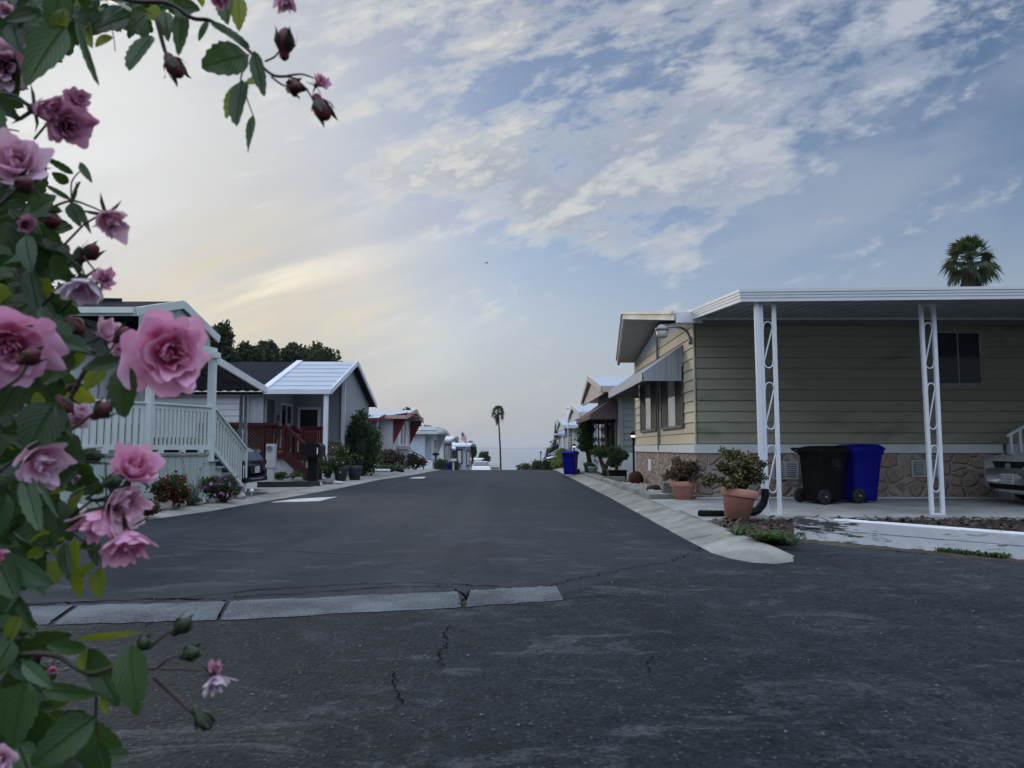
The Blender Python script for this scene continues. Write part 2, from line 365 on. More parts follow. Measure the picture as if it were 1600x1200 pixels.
rows = []
for y in YR:
    rows.append([(x, y, gz(y)-.06-(0 if y < 300 else (y-300)*.05)) for x in (-420, -150, -60, -30, -16, -8, -4, 0, 4, 8, 16, 30, 60, 150, 420)])
tag(ribbon(rows).build("ground", M['earth'], smooth=True), kind='structure')
YF = sorted(set(YR+[6.3, 7.0, 7.6, 8.3, 9.0, 9.06, 10.4, 11.4, 12.9, 14.8, 16.1, 19.4, 25.9, 29.6]))
rows = []
for y in YF:
    a, b = lerp_tab(LEFT, y), lerp_tab(RIGHT, y)
    rows.append([(a+(b-a)*t, y, gz(y)) for t in (0, .1, .3, .5, .7, .9, 1)])
tag(ribbon(rows).build("road", M['asphalt'], smooth=True), kind='structure')
# left gutter: a flat concrete strip, right kerb: rolled
rng = random.Random(3)
rows = []
for y in [11.4+.5*i for i in range(54)]+[45, 60, 90]:
    a = lerp_tab(LEFT, y); w = .62 if y < 30 else .5; j = rng.uniform(-.015, .015)
    rows.append([(a+.05+j, y, gz(y)+.003), (a+.02+j, y, gz(y)+.010), (a-w*.6, y, gz(y)+.03), (a-w, y, gz(y)+.05), (a-w-.01, y, gz(y)-.05)])
tag(ribbon(rows).build("gutter", M['conc'], smooth=True), kind='structure')
tag(ribbon([[(lerp_tab(LEFT, y)-.55, y, gz(y)+.022), (-12, y, gz(y)+.03)] for y in (15.6, 17.4, 19.5, 22.9, 26, 30, 34, 38, 43, 60, 90)]).build("pavement", M['conc']), kind='structure')
rows = []
for y in [8.25+.35*i for i in range(90)]+[45, 60, 90]:
    j = rng.uniform(-.006, .006); x0 = 2.03+.07*min(1, max(0, (y-9)/7))
    z = gz(y)
    rows.append([(x0-.03+j, y, z+.002), (x0+.02+j, y, z+.012), (x0+.17, y, z+.035), (x0+.32, y, z+.075), (x0+.40, y, z+.10), (x0+.50+j, y, z+.104), (x0+.52+j, y, z-.05)])
# near tip curls to the right and dies out in the asphalt
tip = []
for t, (xa, ya, xb, yb, hh) in enumerate([(2.71, 7.50, 2.73, 7.55, .006), (2.60, 7.22, 2.71, 7.72, .03), (2.40, 7.09, 2.65, 7.92, .06), (2.20, 7.16, 2.59, 8.15, .08), (2.07, 7.40, 2.56, 8.35, .095), (2.01, 7.8, 2.54, 8.55, .10)]):
    A = Vector((xa, ya, 0)); B = Vector((xb, yb, 0)); hs = (.002, .012, .4*hh, .75*hh, hh, hh, -.05); ts = (0, .06, .34, .62, .78, .97, 1.0)
    tip.append([(A+(B-A)*q)+Vector((rng.uniform(-.012, .012), rng.uniform(-.012, .012), h_)) for q, h_ in zip(ts, hs)])
rows = [[tuple(p) for p in r] for r in tip]+rows[2:]
tag(ribbon(rows).build("kerb", M['conc'], smooth=True), kind='structure')
mb = MB()
for y in (8.9, 10.6, 12.4, 14.1, 16.0, 18.2, 20.6, 23.2, 26):
    mb.quad(*[(2.03+q*.5+d*.012+.05*math.sin(y*7+q*3), y+d*.012+q*.05, [.016, .06, .108][i]+.004) for i, q in enumerate((0, .5, .95)) for d in (-1,)][:3], *[(2.03+q*.5+.05*math.sin(y*7+q*3), y+.014+q*.05, z_+.004) for q, z_ in ((.95, .108), (.5, .06), (0, .016))])
tag(mb.build("kerb_joint", M['tar']), kind='structure')
# debris on the kerb: dark wet stains as thin irregular sheets
mb = MB()
for px, py, w, h in ((1125, 842, 6, 3),):
    c = gnd(px, py, .055); rx = w/1200*c.y/2*1.3; ry = h/(1260)*c.y*c.y/2
    n = 14; P = [(c.x+rx*math.cos(2*math.pi*k/n)*rng.uniform(.5, 1.25)+ry*.6*math.sin(2*math.pi*k/n), c.y+ry*math.sin(2*math.pi*k/n)*rng.uniform(.5, 1.25)) for k in range(n)]
    def kz(x): return lerp_tab([(2.0, .012), (2.06, .014), (2.21, .037), (2.36, .077), (2.44, .102), (2.56, .106)], x)+.004
    mb.add([(x, y, kz(x)) for x, y in P]+[(c.x, c.y, kz(c.x)+.001)], [[k, (k+1) % n, n] for k in range(n)])
tag(mb.build("stain", pmat("wet_dirt", (.085, .082, .07), .7, .4, 12)), kind='structure')
# concrete strip (valley gutter) crossing the street, in broken lengths
def jag(p, q, n, amp, r):
    p = Vector(p); q = Vector(q); d = (q-p); nrm = Vector((-d.y, d.x, 0)).normalized()
    return [p+d*(i/n)+nrm*(r.uniform(-amp, amp) if 0 < i < n else 0) for i in range(n+1)]
ZS = .005
def piece(nl, nr, fl, fr, seed):
    r = random.Random(seed)
    a = jag(nl, nr, 16, .018, r); b = jag(fl, fr, 16, .026, r)
    mb = MB(); m = 17
    mb.add([(p.x, p.y, .004) for p in a]+[(p.x, p.y, .014) for p in [x+(y-x)*.12 for x, y in zip(a, b)]]+[(p.x, p.y, .014) for p in [x+(y-x)*.9 for x, y in zip(a, b)]]+[(p.x, p.y, .004) for p in b],
           [[k*m+i, k*m+i+1, (k+1)*m+i+1, (k+1)*m+i] for k in range(3) for i in range(m-1)])
    tag(mb.build("drain_strip", M['strip']), kind='structure')
G = lambda px, py: gnd(px, py, .01)
piece(G(-160, 981), G(-120, 980), G(-160, 953), G(-100, 952), 1)
piece(G(-112, 980), G(75, 974), G(-90, 952), G(118, 944), 2)
piece(G(85, 974), G(338, 967), G(128, 944), G(354, 938.5), 3)
piece(G(345, 967), G(721, 947), G(362, 938), G(714, 922.5), 4)
piece(G(727, 947), G(880, 936), G(737, 920.5), G(868, 914), 5)
# cracks and seams in the asphalt
def crack(pts, w, seed, sub=7, amp=.035, z=.006):
    r = random.Random(seed); P = [gnd(*p, 0) for p in pts]; line = []
    for p, q in zip(P, P[1:]): line += jag(p, q, sub, amp, r)[:-1]
    line.append(P[-1]); mb = MB(); L = []; Q = []
    for i, p in enumerate(line):
        d = (line[min(i+1, len(line)-1)]-line[max(i-1, 0)]).normalized(); n = Vector((-d.y, d.x, 0))
        ww = w*r.uniform(.35, 1.2)*(1 if 0 < i < len(line)-1 else .15)
        L.append((p.x+n.x*ww, p.y+n.y*ww, z)); Q.append((p.x-n.x*ww, p.y-n.y*ww, z))
    m = len(line); mb.add(L+Q, [[i, i+1, m+i+1, m+i] for i in range(m-1)])
    tag(mb.build("crack", M['tar']), kind='structure')
crack([(-160, 951), (60, 945), (130, 941), (250, 937), (352, 935)], .013, 11)
crack([(352, 935), (520, 924), (640, 916), (714, 919)], .009, 12)
crack([(200, 946), (400, 922), (520, 915), (620, 911), (700, 914), (800, 918)], .008, 13)
crack([(712, 921), (726, 932), (722, 946)], .010, 14, 4, .02)
crack([(738, 921), (727, 934)], .007, 15, 4, .02)
crack([(352, 938), (345, 952), (338, 967)], .016, 16, 4, .02)
crack([(760, 921), (850, 921), (868, 913), (920, 902), (985, 888), (1045, 879), (1075, 868), (1097, 855)], .0055, 17)
crack([(705, 977), (694, 992), (697, 1010), (685, 1022), (690, 1045)], .0038, 18, 11, .022)
crack([(612, 1050), (618, 1072), (630, 1098), (612, 1112)], .0034, 19, 11, .018)
crack([(630, 1098), (660, 1106)], .0026, 20, 9, .015)
crack([(215, 984), (255, 966), (280, 950)], .005, 21, 5, .03)
crack([(300, 862), (420, 860), (560, 868)], .006, 22, 6, .03)
crack([(880, 938), (960, 930)], .006, 23)
crack([(1020, 1025), (1010, 1040), (1015, 1052)], .0028, 24, 9, .012)
# painted patches on the road
def patch(pts, seed):
    r = random.Random(seed); P = []
    C = [gnd(*p, .004) for p in pts]
    for p, q in zip(C, C[1:]+C[:1]): P += jag(p, q, 8, .012, r)[:-1]
    mb = MB(); mb.quad(*[(p.x, p.y, .005) for p in P]); tag(mb.build("road_marking", M['mark']), kind='structure')
patch([(422, 785), (462, 779.5), (528, 776), (498, 783)], 5)
patch([(639, 747.5), (648, 745.5), (666, 745), (661, 747.5)], 6)
# grit lying on the asphalt: loose stones, nobody could count them
mb = MB(); r = random.Random(8)
for i in range(420):
    y = 2.9+r.random()**1.6*9; x = r.uniform(-.7, .75)*y
    if x < -6 or (x > 2 and y > 7.4): continue
    s_ = r.uniform(.003, .009)*(1.5 if r.random() < .08 else 1)
    mb.ball((x, y, s_*.4), s_, 6, 4, .25, r, (1, 1, .7))
tag(mb.build("loose_grit", pmat("grit", (.10, .10, .105), .8, .5, 8, world=True)), kind='stuff')
# driveway slab of the beige home
def zs(y): return .095+max(0, min(1, (y-11.0)/3.2))*.035
mb = MB()
mb.add([(2.50, 10.2, .10), (2.50, 11.2, .10), (2.50, 14.15, .112), (3.2, 10.75, .10), (3.4, 11.2, .10), (3.4, 14.15, .13), (30, 10.3, .10), (30, 11.2, .11), (30, 14.15, .15), (3.2, 10.75, -.1), (30, 10.3, -.1), (2.5, 10.2, -.1)],
       [(0, 3, 4, 1), (1, 4, 5, 2), (3, 6, 7, 4), (4, 7, 8, 5), (3, 9, 10, 6), (0, 11, 9, 3)])
tag(mb.build("driveway", M['slab']), kind='structure')
# ------------------------------------------------------------------ sea and far shore
def seamat():
    m, nt = newmat("sea_water")
    p = ND(nt, 'ShaderNodeNewGeometry').outputs['Position']
    h = MA(nt, 'ADD', NOISE(nt, MAPV(nt, p, (.05, .12, 1)), 1.0, 6, .65), NOISE(nt, MAPV(nt, p, (.006, .02, 1)), 1.0, 4, .6))
    bn = ND(nt, 'ShaderNodeBump', None, Strength=.16, Distance=3.0, Height=h)
    b = ND(nt, 'ShaderNodeBsdfPrincipled', None, Base_Color=(.16, .19, .225, 1), Roughness=.22, Normal=bn.outputs[0]); b.inputs['IOR'].default_value = 1.33
    finish(nt, b.outputs[0]); return m
mb = MB(); SEA = -14.0
ys = [150, 260, 420, 700, 1200, 2200, 4000, 7000, 11000]
rows = [[(x, y, SEA) for x in (-9000, -3000, -900, -200, 0, 200, 900, 3000, 9000)] for y in ys]
tag(ribbon(rows).build("sea", seamat()), kind='structure')
rows = []; r = random.Random(5)
hp = [r.uniform(0, 6.28) for _ in range(6)]
for i in range(0, 121):
    x = -6500+13000*i/120
    env = .5+.5*math.tanh((x+900)/900)
    h = (8+34*env)*(.75+.25*math.sin(x*.0011+hp[0]))+6*math.sin(x*.0037+hp[1])+2.5*math.sin(x*.011+hp[2])
    h = max(5, h)
    rows.append([(x, 9000, SEA-1), (x, 9080, SEA+h*.35), (x, 9300, SEA+h), (x, 10200, SEA+h*.7)])
tag(ribbon(rows).build("hills", pmat("far_hills", (.07, .08, .06), .9, .2, .002, world=True), smooth=True), kind='structure')
# ------------------------------------------------------------------ haze over the bay
mb = MB(); mb.box(-9500, 9500, -70, 10800, SEA-12, 75)
hz = mb.build("haze", M['dark']); tag(hz, kind='stuff')
m, nt = newmat("haze_air")
vol = ND(nt, 'ShaderNodeVolumePrincipled', None, Color=(.86, .92, 1.0, 1), Density=.00016, Anisotropy=.3)
ND(nt, 'ShaderNodeOutputMaterial', None, Volume=vol.outputs[0])
hz.data.materials.clear(); hz.data.materials.append(m)
# ------------------------------------------------------------------ building helpers
def lap_wall(mb, p0, p1, z0, zt, pitch=.2, proud=.018, out=None, jit=None):
    """horizontal lapped boards between two ground points; zt a height or a function of the fraction along"""
    p0 = Vector((p0[0], p0[1], 0)); p1 = Vector((p1[0], p1[1], 0)); d = p1-p0
    n = Vector((d.y, -d.x, 0)).normalized() if out is None else Vector(out)
    f = zt if callable(zt) else (lambda t: zt)
    top = max(f(i/20) for i in range(21)); z = z0; k = 0
    while z < top-1e-4:
        za, zb = z, min(z+pitch, top)
        # span over which the roofline is above this board
        ts = [i/60 for i in range(61) if f(i/60) >= za+.01]
        if ts:
            t0, t1 = min(ts), max(ts); a0, a1 = p0+d*t0, p0+d*t1
            def tp(t): return min(zb, f(t))
            tm = [t0+(t1-t0)*i/6 for i in range(7)]
            gp = min(.013, pitch*.07); lo = [p0+d*t+n*proud+Vector((0, 0, za+gp)) for t in tm]
            hi = [p0+d*t+n*.004+Vector((0, 0, max(za+gp, tp(t)))) for t in tm]
            bk = [p0+d*t-n*.018+Vector((0, 0, za+gp)) for t in tm]; bb = [p0+d*t-n*.018+Vector((0, 0, za-.004)) for t in tm]; bf = [p0+d*t+n*.004+Vector((0, 0, za)) for t in tm]
            mb.add(lo+hi+bk+bb+bf, [[i, i+1, 8+i, 7+i] for i in range(6)]+[[14+i, 15+i, i+1, i] for i in range(6)]+[[21+i, 22+i, 15+i, 14+i] for i in range(6)]+[[28+i, 29+i, 22+i, 21+i] for i in range(6)])
        z += pitch; k += 1
def groove_wall(mb, p0, p1, z0, zt, pitch=.2, gw=.015, gd=.012, out=None):
    p0 = Vector((p0[0], p0[1], 0)); p1 = Vector((p1[0], p1[1], 0)); d = p1-p0; L = d.length
    n = Vector((d.y, -d.x, 0)).normalized() if out is None else Vector(out)
    f = zt if callable(zt) else (lambda t: zt); s = [0.0]; dep = [0]
    x = pitch
    while x < L-gw: s += [x-gw/2, x-gw*.3, x+gw*.3, x+gw/2]; dep += [0, 1, 1, 0]; x += pitch
    s.append(L); dep.append(0)
    bot = []; top = []
    for q, e in zip(s, dep):
        p = p0+d*(q/L)-n*gd*e; bot.append((p.x, p.y, z0)); top.append((p.x, p.y, max(z0, f(q/L))))
    m = len(s); mb.add(bot+top, [[i, i+1, m+i+1, m+i] for i in range(m-1)])
def window(root, ax, c, u0, u1, z0, z1, out, frame, pane, fw=.05, mull=(), rails=(), dep=.05, panes=None, name='window', curtain=None):
    """ax 'x': wall plane y=c, u runs along x; ax 'y': wall plane x=c. out=+1/-1 outward sign"""
    def P(u, w, z): return (u, c+out*w, z) if ax == 'x' else (c+out*w, u, z)
    def bx(mb, a0, a1, b0, b1, w0, w1):
        p, q = P(a0, w0, b0), P(a1, w1, b1); mb.box(p[0], q[0], p[1], q[1], p[2], q[2])
    mb = MB()
    bx(mb, u0-fw, u0, z0-fw, z1+fw, -.01, dep); bx(mb, u1, u1+fw, z0-fw, z1+fw, -.01, dep)
    bx(mb, u0, u1, z1, z1+fw, -.01, dep-.003); bx(mb, u0, u1, z0-fw, z0, -.01, dep+.012)
    for t in mull: bx(mb, u0+(u1-u0)*t-fw*.3, u0+(u1-u0)*t+fw*.3, z0, z1, -.01, dep-.006)
    for t in rails: bx(mb, u0, u1, z0+(z1-z0)*t-fw*.3, z0+(z1-z0)*t+fw*.3, -.01, dep-.008)
    w = mb.build(name, frame, root)
    cuts = [0]+list(mull)+[1]
    for i, (a, b) in enumerate(zip(cuts, cuts[1:])):
        mb = MB(); bx(mb, u0+(u1-u0)*a, u0+(u1-u0)*b, z0, z1, .024+.001*i, .034+.001*i)
        mb.build('pane', panes[i] if panes else pane, w)
    return w
def roof_gable(mb, X0, Xe, Xa, Y0, Ym, Y1, ze, zr, th=.10):
    """ridge along x from the street end (eave end Xe, apex Xa) to X0"""
    mb.slab([(Xe, Y0, ze), (X0, Y0, ze), (X0, Ym, zr), (Xa, Ym, zr)], th)
    mb.slab([(Xa, Ym, zr), (X0, Ym, zr), (X0, Y1, ze), (Xe, Y1, ze)], th)
def stonemat():
    m, nt = newmat("flagstone")
    p = ND(nt, 'ShaderNodeNewGeometry').outputs['Position']
    sp = ND(nt, 'ShaderNodeSeparateXYZ', None, Vector=p)
    v = ND(nt, 'ShaderNodeCombineXYZ', None, X=MA(nt, 'ADD', sp.outputs[0], sp.outputs[1]), Y=sp.outputs[2], Z=0.0).outputs[0]
    wv = ND(nt, 'ShaderNodeTexNoise', None, Vector=v, Scale=4.0, Detail=3.0)
    v2 = ND(nt, 'ShaderNodeVectorMath', {'operation': 'ADD'}, i0=MAPV(nt, v, (3.7, 4.9, 1)), i1=MAPV(nt, wv.outputs['Color'], (.35, .35, 0))).outputs[0]
    e = ND(nt, 'ShaderNodeTexVoronoi', {'feature': 'DISTANCE_TO_EDGE'}, Vector=v2, Scale=1.0, Randomness=.95)
    f = ND(nt, 'ShaderNodeTexVoronoi', None, Vector=v2, Scale=1.0, Randomness=.95)
    rnd = ND(nt, 'ShaderNodeSeparateColor', None, Color=f.outputs['Color'])
    c = MIX(nt, rnd.outputs[0], (.35, .235, .185), (.47, .355, .285))
    c = MIX(nt, MA(nt, 'MULTIPLY', rnd.outputs[1], .6), c, (.30, .265, .235))
    c = MIX(nt, SS(nt, NOISE(nt, p, 14, 6, .7), .35, .7, 0, .55), c, (.20, .135, .105))
    mort = SS(nt, e.outputs['Distance'], .028, .060)
    c = MIX(nt, mort, (.36, .33, .295), c)
    h = MA(nt, 'ADD', SS(nt, e.outputs['Distance'], .02, .16), MA(nt, 'MULTIPLY', NOISE(nt, p, 30, 5), .35))
    bn = ND(nt, 'ShaderNodeBump', None, Strength=1.0, Distance=.035, Height=h)
    b = ND(nt, 'ShaderNodeBsdfPrincipled', None, Base_Color=c, Roughness=.85, Normal=bn.outputs[0]); b.inputs['Specular IOR Level'].default_value = .2
    finish(nt, b.outputs[0]); return m
def sidingmat(name, col, dirt, amt=.5):
    m, nt = newmat(name)
    p = ND(nt, 'ShaderNodeNewGeometry').outputs['Position']
    a = NOISE(nt, MAPV(nt, p, (.7, .7, 2.0)), 1.0, 6, .65, .5); g = NOISE(nt, MAPV(nt, p, (6, 6, 90)), 1.0, 4, .6)
    sp = ND(nt, 'ShaderNodeSeparateXYZ', None, Vector=p)
    brd = MA(nt, 'FLOOR', MA(nt, 'DIVIDE', MA(nt, 'SUBTRACT', sp.outputs[2], 1.12), .2))
    wn = ND(nt, 'ShaderNodeTexWhiteNoise', {'noise_dimensions': '1D'}, W=brd).outputs[0]
    c = ND(nt, 'ShaderNodeVectorMath', {'operation': 'SCALE'}, i0=tuple(col), i3=MA(nt, 'MULTIPLY', SS(nt, wn, 0, 1, .93, 1.05), SS(nt, g, .3, .7, .95, 1.05))).outputs[0]
    c = MIX(nt, MA(nt, 'MULTIPLY', SS(nt, a, .52, .74), amt), c, dirt)
    spots = NOISE(nt, p, 5.5, 5, .7)
    c = MIX(nt, MA(nt, 'MULTIPLY', SS(nt, spots, .64, .76), amt*.8), c, dirt)
    bn = ND(nt, 'ShaderNodeBump', None, Strength=.35, Distance=.006, Height=g)
    b = ND(nt, 'ShaderNodeBsdfPrincipled', None, Base_Color=c, Roughness=.62, Normal=bn.outputs[0]); b.inputs['Specular IOR Level'].default_value = .3
    finish(nt, b.outputs[0]); return m
M['stone'] = stonemat()
M['beige'] = sidingmat("beige_siding", (.58, .52, .365), (.26, .24, .16), .30)
M['shaded'] = sidingmat("shaded_beige_siding", (.345, .335, .255), (.11, .12, .085), .6)  # same beige siding darkened: carport shade put into the colour
M['bandw'] = pmat("painted_board", (.66, .68, .68), .55, .08, 2)
M['fascia'] = pmat("white_fascia", (.70, .72, .74), .4, .05, 1, spec=.45)
M['creamf'] = pmat("cream_fascia", (.62, .59, .52), .5, .05, 1)
M['soffit'] = pmat("soffit", (.42, .40, .36), .7, .06)
M['alu'] = pmat("striped_metal", (.36, .38, .42), .45, .1, 2)
M['pan'] = pmat("roof_pan", (.30, .31, .32), .5, .12, 1.5)
M['grey'] = pmat("grey_metal", (.22, .23, .24), .5, .1)
M['framed'] = pmat("bronze_frame", (.10, .085, .07), .5, .1)
M['louvre'] = pmat('bronze_louvre', (.035, .030, .027), .6, .2, 3, spec=.2)
M['vent'] = pmat("vent_metal", (.42, .43, .43), .5, .1)
def curtainmat():
    m, nt = newmat("curtained_glass")
    p = ND(nt, 'ShaderNodeTexCoord').outputs['Object']
    f = NOISE(nt, MAPV(nt, p, (9, 9, .4)), 1.0, 3, .5)
    c = MIX(nt, SS(nt, f, .35, .65), (.34, .34, .33), (.52, .52, .51))
    b = ND(nt, 'ShaderNodeBsdfPrincipled', None, Base_Color=c, Roughness=.07); b.inputs['Specular IOR Level'].default_value = .6
    finish(nt, b.outputs[0]); return m
M['curtain'] = curtainmat()
# ================================================================== beige home on the right
XW, YW = 3.4, 14.2
h = thing("mobile_home", "beige lap sided mobile home with flagstone skirt beside the wide carport", "house", (XW, YW, .1))
ZB = 1.12
mb = MB()
mb.cur = 0; lap_wall(mb, (XW+.02, YW), (19, YW), ZB, 3.42, .2, .02, (0, -1, 0))
mb.cur = 1; lap_wall(mb, (XW, YW+.02), (XW, 21.05), ZB, 3.42, .2, .02, (-1, 0, 0))
mb.cur = 0
mb.quad((XW, 21.05, 0), (19, 21.05, 0), (19, 21.05, 3.4), (XW, 21.05, 3.4))
mb.build('wall', [M['shaded'], M['beige']], h)
# vertical-board wedge under the gable
mb = MB(); zt = lambda t: 3.40+.50*(1-abs(2*t-1))
groove_wall(mb, (XW, YW), (XW, 21.05), 3.40, zt, .17, .02, .02, (-1, 0, 0)); mb.build('gable_panel', M['bandw'], h)
mb = MB(); mb.box(XW-.028, XW+.0, YW-.032, YW+.03, ZB, 3.40); mb.build('corner_trim', M['beige'], h)
mb = MB(); mb.box(XW-.026, XW, 21.03, 21.07, ZB, 3.40); mb.build('corner_trim', M['beige'], h)
mb = MB(); mb.box(XW-.05, 9.02, YW-.045, YW-.001, .958, 1.118); mb.box(9.10, 19, YW-.05, YW-.001, .94, 1.125)
mb.box(XW-.05, XW-.001, YW-.001, 21.05, .958, 1.118); mb.build('trim_board', M['bandw'], h)
mb = MB(); mb.quad((XW-.01, YW-.012, .05), (19, YW-.012, .05), (19, YW-.012, 1.0), (XW-.01, YW-.012, 1.0))
mb.quad((XW-.01, YW-.012, .05), (XW-.01, 21.06, .05), (XW-.01, 21.06, 1.0), (XW-.01, YW-.012, 1.0)); mb.build('skirt', M['stone'], h)
mb = MB(); mb.box(XW-.02, 19, YW-.05, YW-.02, .10, .155); mb.build('base_strip', M['bandw'], h)
for (x0, x1, z0, z1) in ((4.78, 5.24, .49, .79), (7.33, 7.80, .53, .82)):
    mb = MB(); y = YW-.03
    mb.box(x0-.01, x1+.01, y-.020, y, z0-.012, z0+.02); mb.box(x0-.01, x1+.01, y-.020, y, z1-.02, z1+.012); mb.box(x0-.01, x0+.03, y-.02, y, z0+.02, z1-.02); mb.box(x1-.03, x1+.01, y-.02, y, z0+.02, z1-.02); mb.box((x0+x1)/2-.02, (x0+x1)/2+.02, y-.02, y, z0+.02, z1-.02); mb.cur = 1; mb.box(x0+.03, x1-.03, y-.003, y, z0+.02, z1-.02); mb.cur = 0
    for i in range(2):
        a = x0+.05+i*(x1-x0-.07)/2; b = a+(x1-x0-.13)/2
        for k in range(6):
            z = z0+.04+k*(z1-z0-.08)/6; mb.bar((a, y-.014, z+.012), (b, y-.014, z+.012), .020, .018, (0, .6, .8))
    mb.build('vent', [M['vent'], M['grey']], h)
mb = MB(); mb.box(XW-.035, XW-.012, 18.7, 19.1, .50, .78); mb.build('vent', M['bandw'], h)
# street windows: white curtained centre pane between dark side panes
for (ya, yb, zb) in ((15.15, 17.25, 1.50), (17.95, 20.05, 1.50)):
    window(h, 'y', XW, ya, yb, zb, 2.62, -1, M['framed'], M['glass'], .05, (.30, .68), (), .05, [M['louvre'], M['curtain'], M['louvre']])
mb = MB(); mb.tube([(XW-.05, 17.6, 1.0), (XW-.05, 17.6, 3.3), (XW-.05, 17.6, 3.86)], .028, 8); mb.build('conduit', M['grey'], h)
# carport-side window
w = window(h, 'x', YW, 7.90, 8.68, 2.24, 3.18, -1, M['alu'], M['glass'], .03, (.49,), (), .045)
mb = MB(); mb.box(8.31, 8.39, YW-.024, YW-.021, 2.30, 2.78); mb.box(8.44, 8.53, YW-.024, YW-.021, 2.42, 2.76); mb.ball((8.48, YW-.022, 2.42), .06, 10, 6, 0, None, (1, .05, 1.1)); mb.ball((8.36, YW-.022, 2.34), .05, 10, 6, 0, None, (1.2, .05, .8))
mb.build('curtain', M['curtain'], w)
# roof with prow
mb = MB(); Ya, Ym, Yb = 13.85, 17.62, 21.4; ZE, ZR = 3.48, 4.14
roof_gable(mb, 19, 2.98, 2.60, Ya, Ym, Yb, ZE, ZR, .05); r_ = mb.build('roof', M['soffit'], h)
mb = MB()
def fas(mb, p, q, hgt, th=.04): 
    mb.bar(Vector(p)-Vector((0, 0, hgt/2-.02)), Vector(q)-Vector((0, 0, hgt/2-.02)), th, hgt)
fas(mb, (2.97, Ya, ZE), (2.59, Ym, ZR), .13, .05); fas(mb, (2.59, Ym, ZR), (2.97, Yb, ZE), .13, .05)
fas(mb, (2.93, Ya+.0, ZE+.035), (2.55, Ym, ZR+.035), .05, .05); fas(mb, (2.55, Ym, ZR+.035), (2.93, Yb, ZE+.035), .05, .05)
mb.build('fascia', M['creamf'], h)
mb = MB(); mb.box(2.99, 3.46, Ya-.05, Ya+.02, ZE-.16, ZE+.04); mb.box(3.46, 19, Ya-.03, Ya+.02, ZE-.10, ZE+.03); mb.box(2.97, 3.02, Yb-.02, Yb+.05, ZE-.12, ZE+.03); mb.build('gutter', M['fascia'], h)
# striped window awning over the street windows
aw = MB(); y0, y1 = 15.1, 20.4; xo, zo, zt_ = 2.57, 2.47, 3.08
n = 26
top = []; bot = []
for i in range(n*2+1):
    y = y0+(y1-y0)*i/(2*n); b = .022 if (i//1) % 2 else 0
    top.append((XW-.02, y, zt_+b)); bot.append((xo, y, zo+.06+b))
m_ = len(top); aw.add(top+bot, [[i, i+1, m_+i+1, m_+i] for i in range(m_-1)])
aw.prism([(xo, y0, zo-.10), (xo, y1, zo-.10), (xo, y1, zo+.07), (xo, y0, zo+.07)], (.012, 0, 0))
k = 7
for yy in (y0, y1):
    for i in range(k):
        xa = XW-.02+(xo-XW+.02)*i/k; xb = XW-.02+(xo-XW+.02)*(i+1)/k
        za = zt_+(zo+.06-zt_)*i/k; zb = zt_+(zo+.06-zt_)*(i+1)/k
        e = .016 if i % 2 else 0
        aw.prism([(xa, yy-e, zo-.10), (xb, yy-e, zo-.10), (xb, yy-e, zb), (xa, yy-e, za)], (0, .012, 0))
a_ = aw.build('awning', M['alu'], h)
mb = MB()
for y in (y0+.05, y1-.05): mb.bar((XW, y, zo-.06), (xo+.03, y, zo-.06), .025, .025)
mb.bar((xo+.03, y0, zo-.05), (xo+.03, y1, zo-.05), .025, .03); mb.build('awning_frame', M['grey'], h)
# ------------------------------------------------------------------ carport (a structure leaning on the home)
YP = 11.0
cp = thing("carport", "long flat carport roof with white fascia and scrolled iron posts", "carport", (3.4, YP, .1))
mb = MB(); x0, x1 = 3.32, 18; ya, yb, za, zb_ = 10.92, 14.16, 3.173, 3.44
pr = []; u = 0.0
while x0+u < x1:
    pr += [(x0+u, 0), (x0+u+.15, 0), (x0+u+.17, .05), (x0+u+.19, .05), (x0+u+.21, 0)]; u += .21
A = [(x, ya-(x-x0)*.055, za+d) for x, d in pr]; B = [(x, yb, zb_+d) for x, d in pr]; m_ = len(pr)
mb.add(A+B, [[i, i+1, m_+i+1, m_+i] for i in range(m_-1)])
mb.quad((x0, ya, za+.07), (x1, ya-.807, za+.07), (x1, yb, zb_+.07), (x0, yb, zb_+.07))
mb.build('roof_pan', M['pan'], cp)
mb = MB()
prof = [(0, 0), (-.040, 0), (-.040, .05), (-.048, .054), (-.048, .090), (-.056, .094), (-.056, .130), (-.066, .134), (-.066, .177), (0, .177)]
def sweep(mb, path, prof, outs):
    rows_ = []
    for p, o in zip(path, outs): rows_.append([Vector(p)-Vector(o)*a+Vector((0, 0, b)) for a, b in prof])
    n_ = len(prof); mb.add([q for r__ in rows_ for q in r__], [[i*n_+k_, i*n_+(k_+1) % n_, (i+1)*n_+(k_+1) % n_, (i+1)*n_+k_] for i in range(len(rows_)-1) for k_ in range(n_)])
sweep(mb, [(x0, yb, zb_-.03), (x0, ya, za-.03), (x1, ya-.807, za-.03)], prof, [(-1, 0, 0), (-1, -1, 0), (0, -1, 0)])
mb.build('fascia', M['fascia'], cp)
mb = MB(); mb.box(x0+.1, x1, yb-.06, yb, zb_-.11, zb_-.012); mb.build('ledger', M['grey'], cp)
def scroll(xa, xb, y, zc, hh):
    """an S of flat iron between the legs: two hooks joined by a slant"""
    w_ = (xb-xa); r_ = w_*.46; cx = (xa+xb)/2; pts = []
    for i in range(0, 13): t = R(200-i*220/12); pts.append((cx+r_*math.cos(t), y, zc+hh/2-r_+r_*math.sin(t)*1.25))
    low = []
    for i in range(0, 13): t = R(20-i*220/12); low.append((cx+r_*math.cos(t), y, zc-hh/2+r_+r_*math.sin(t)*1.25))
    return pts+low[::-1]
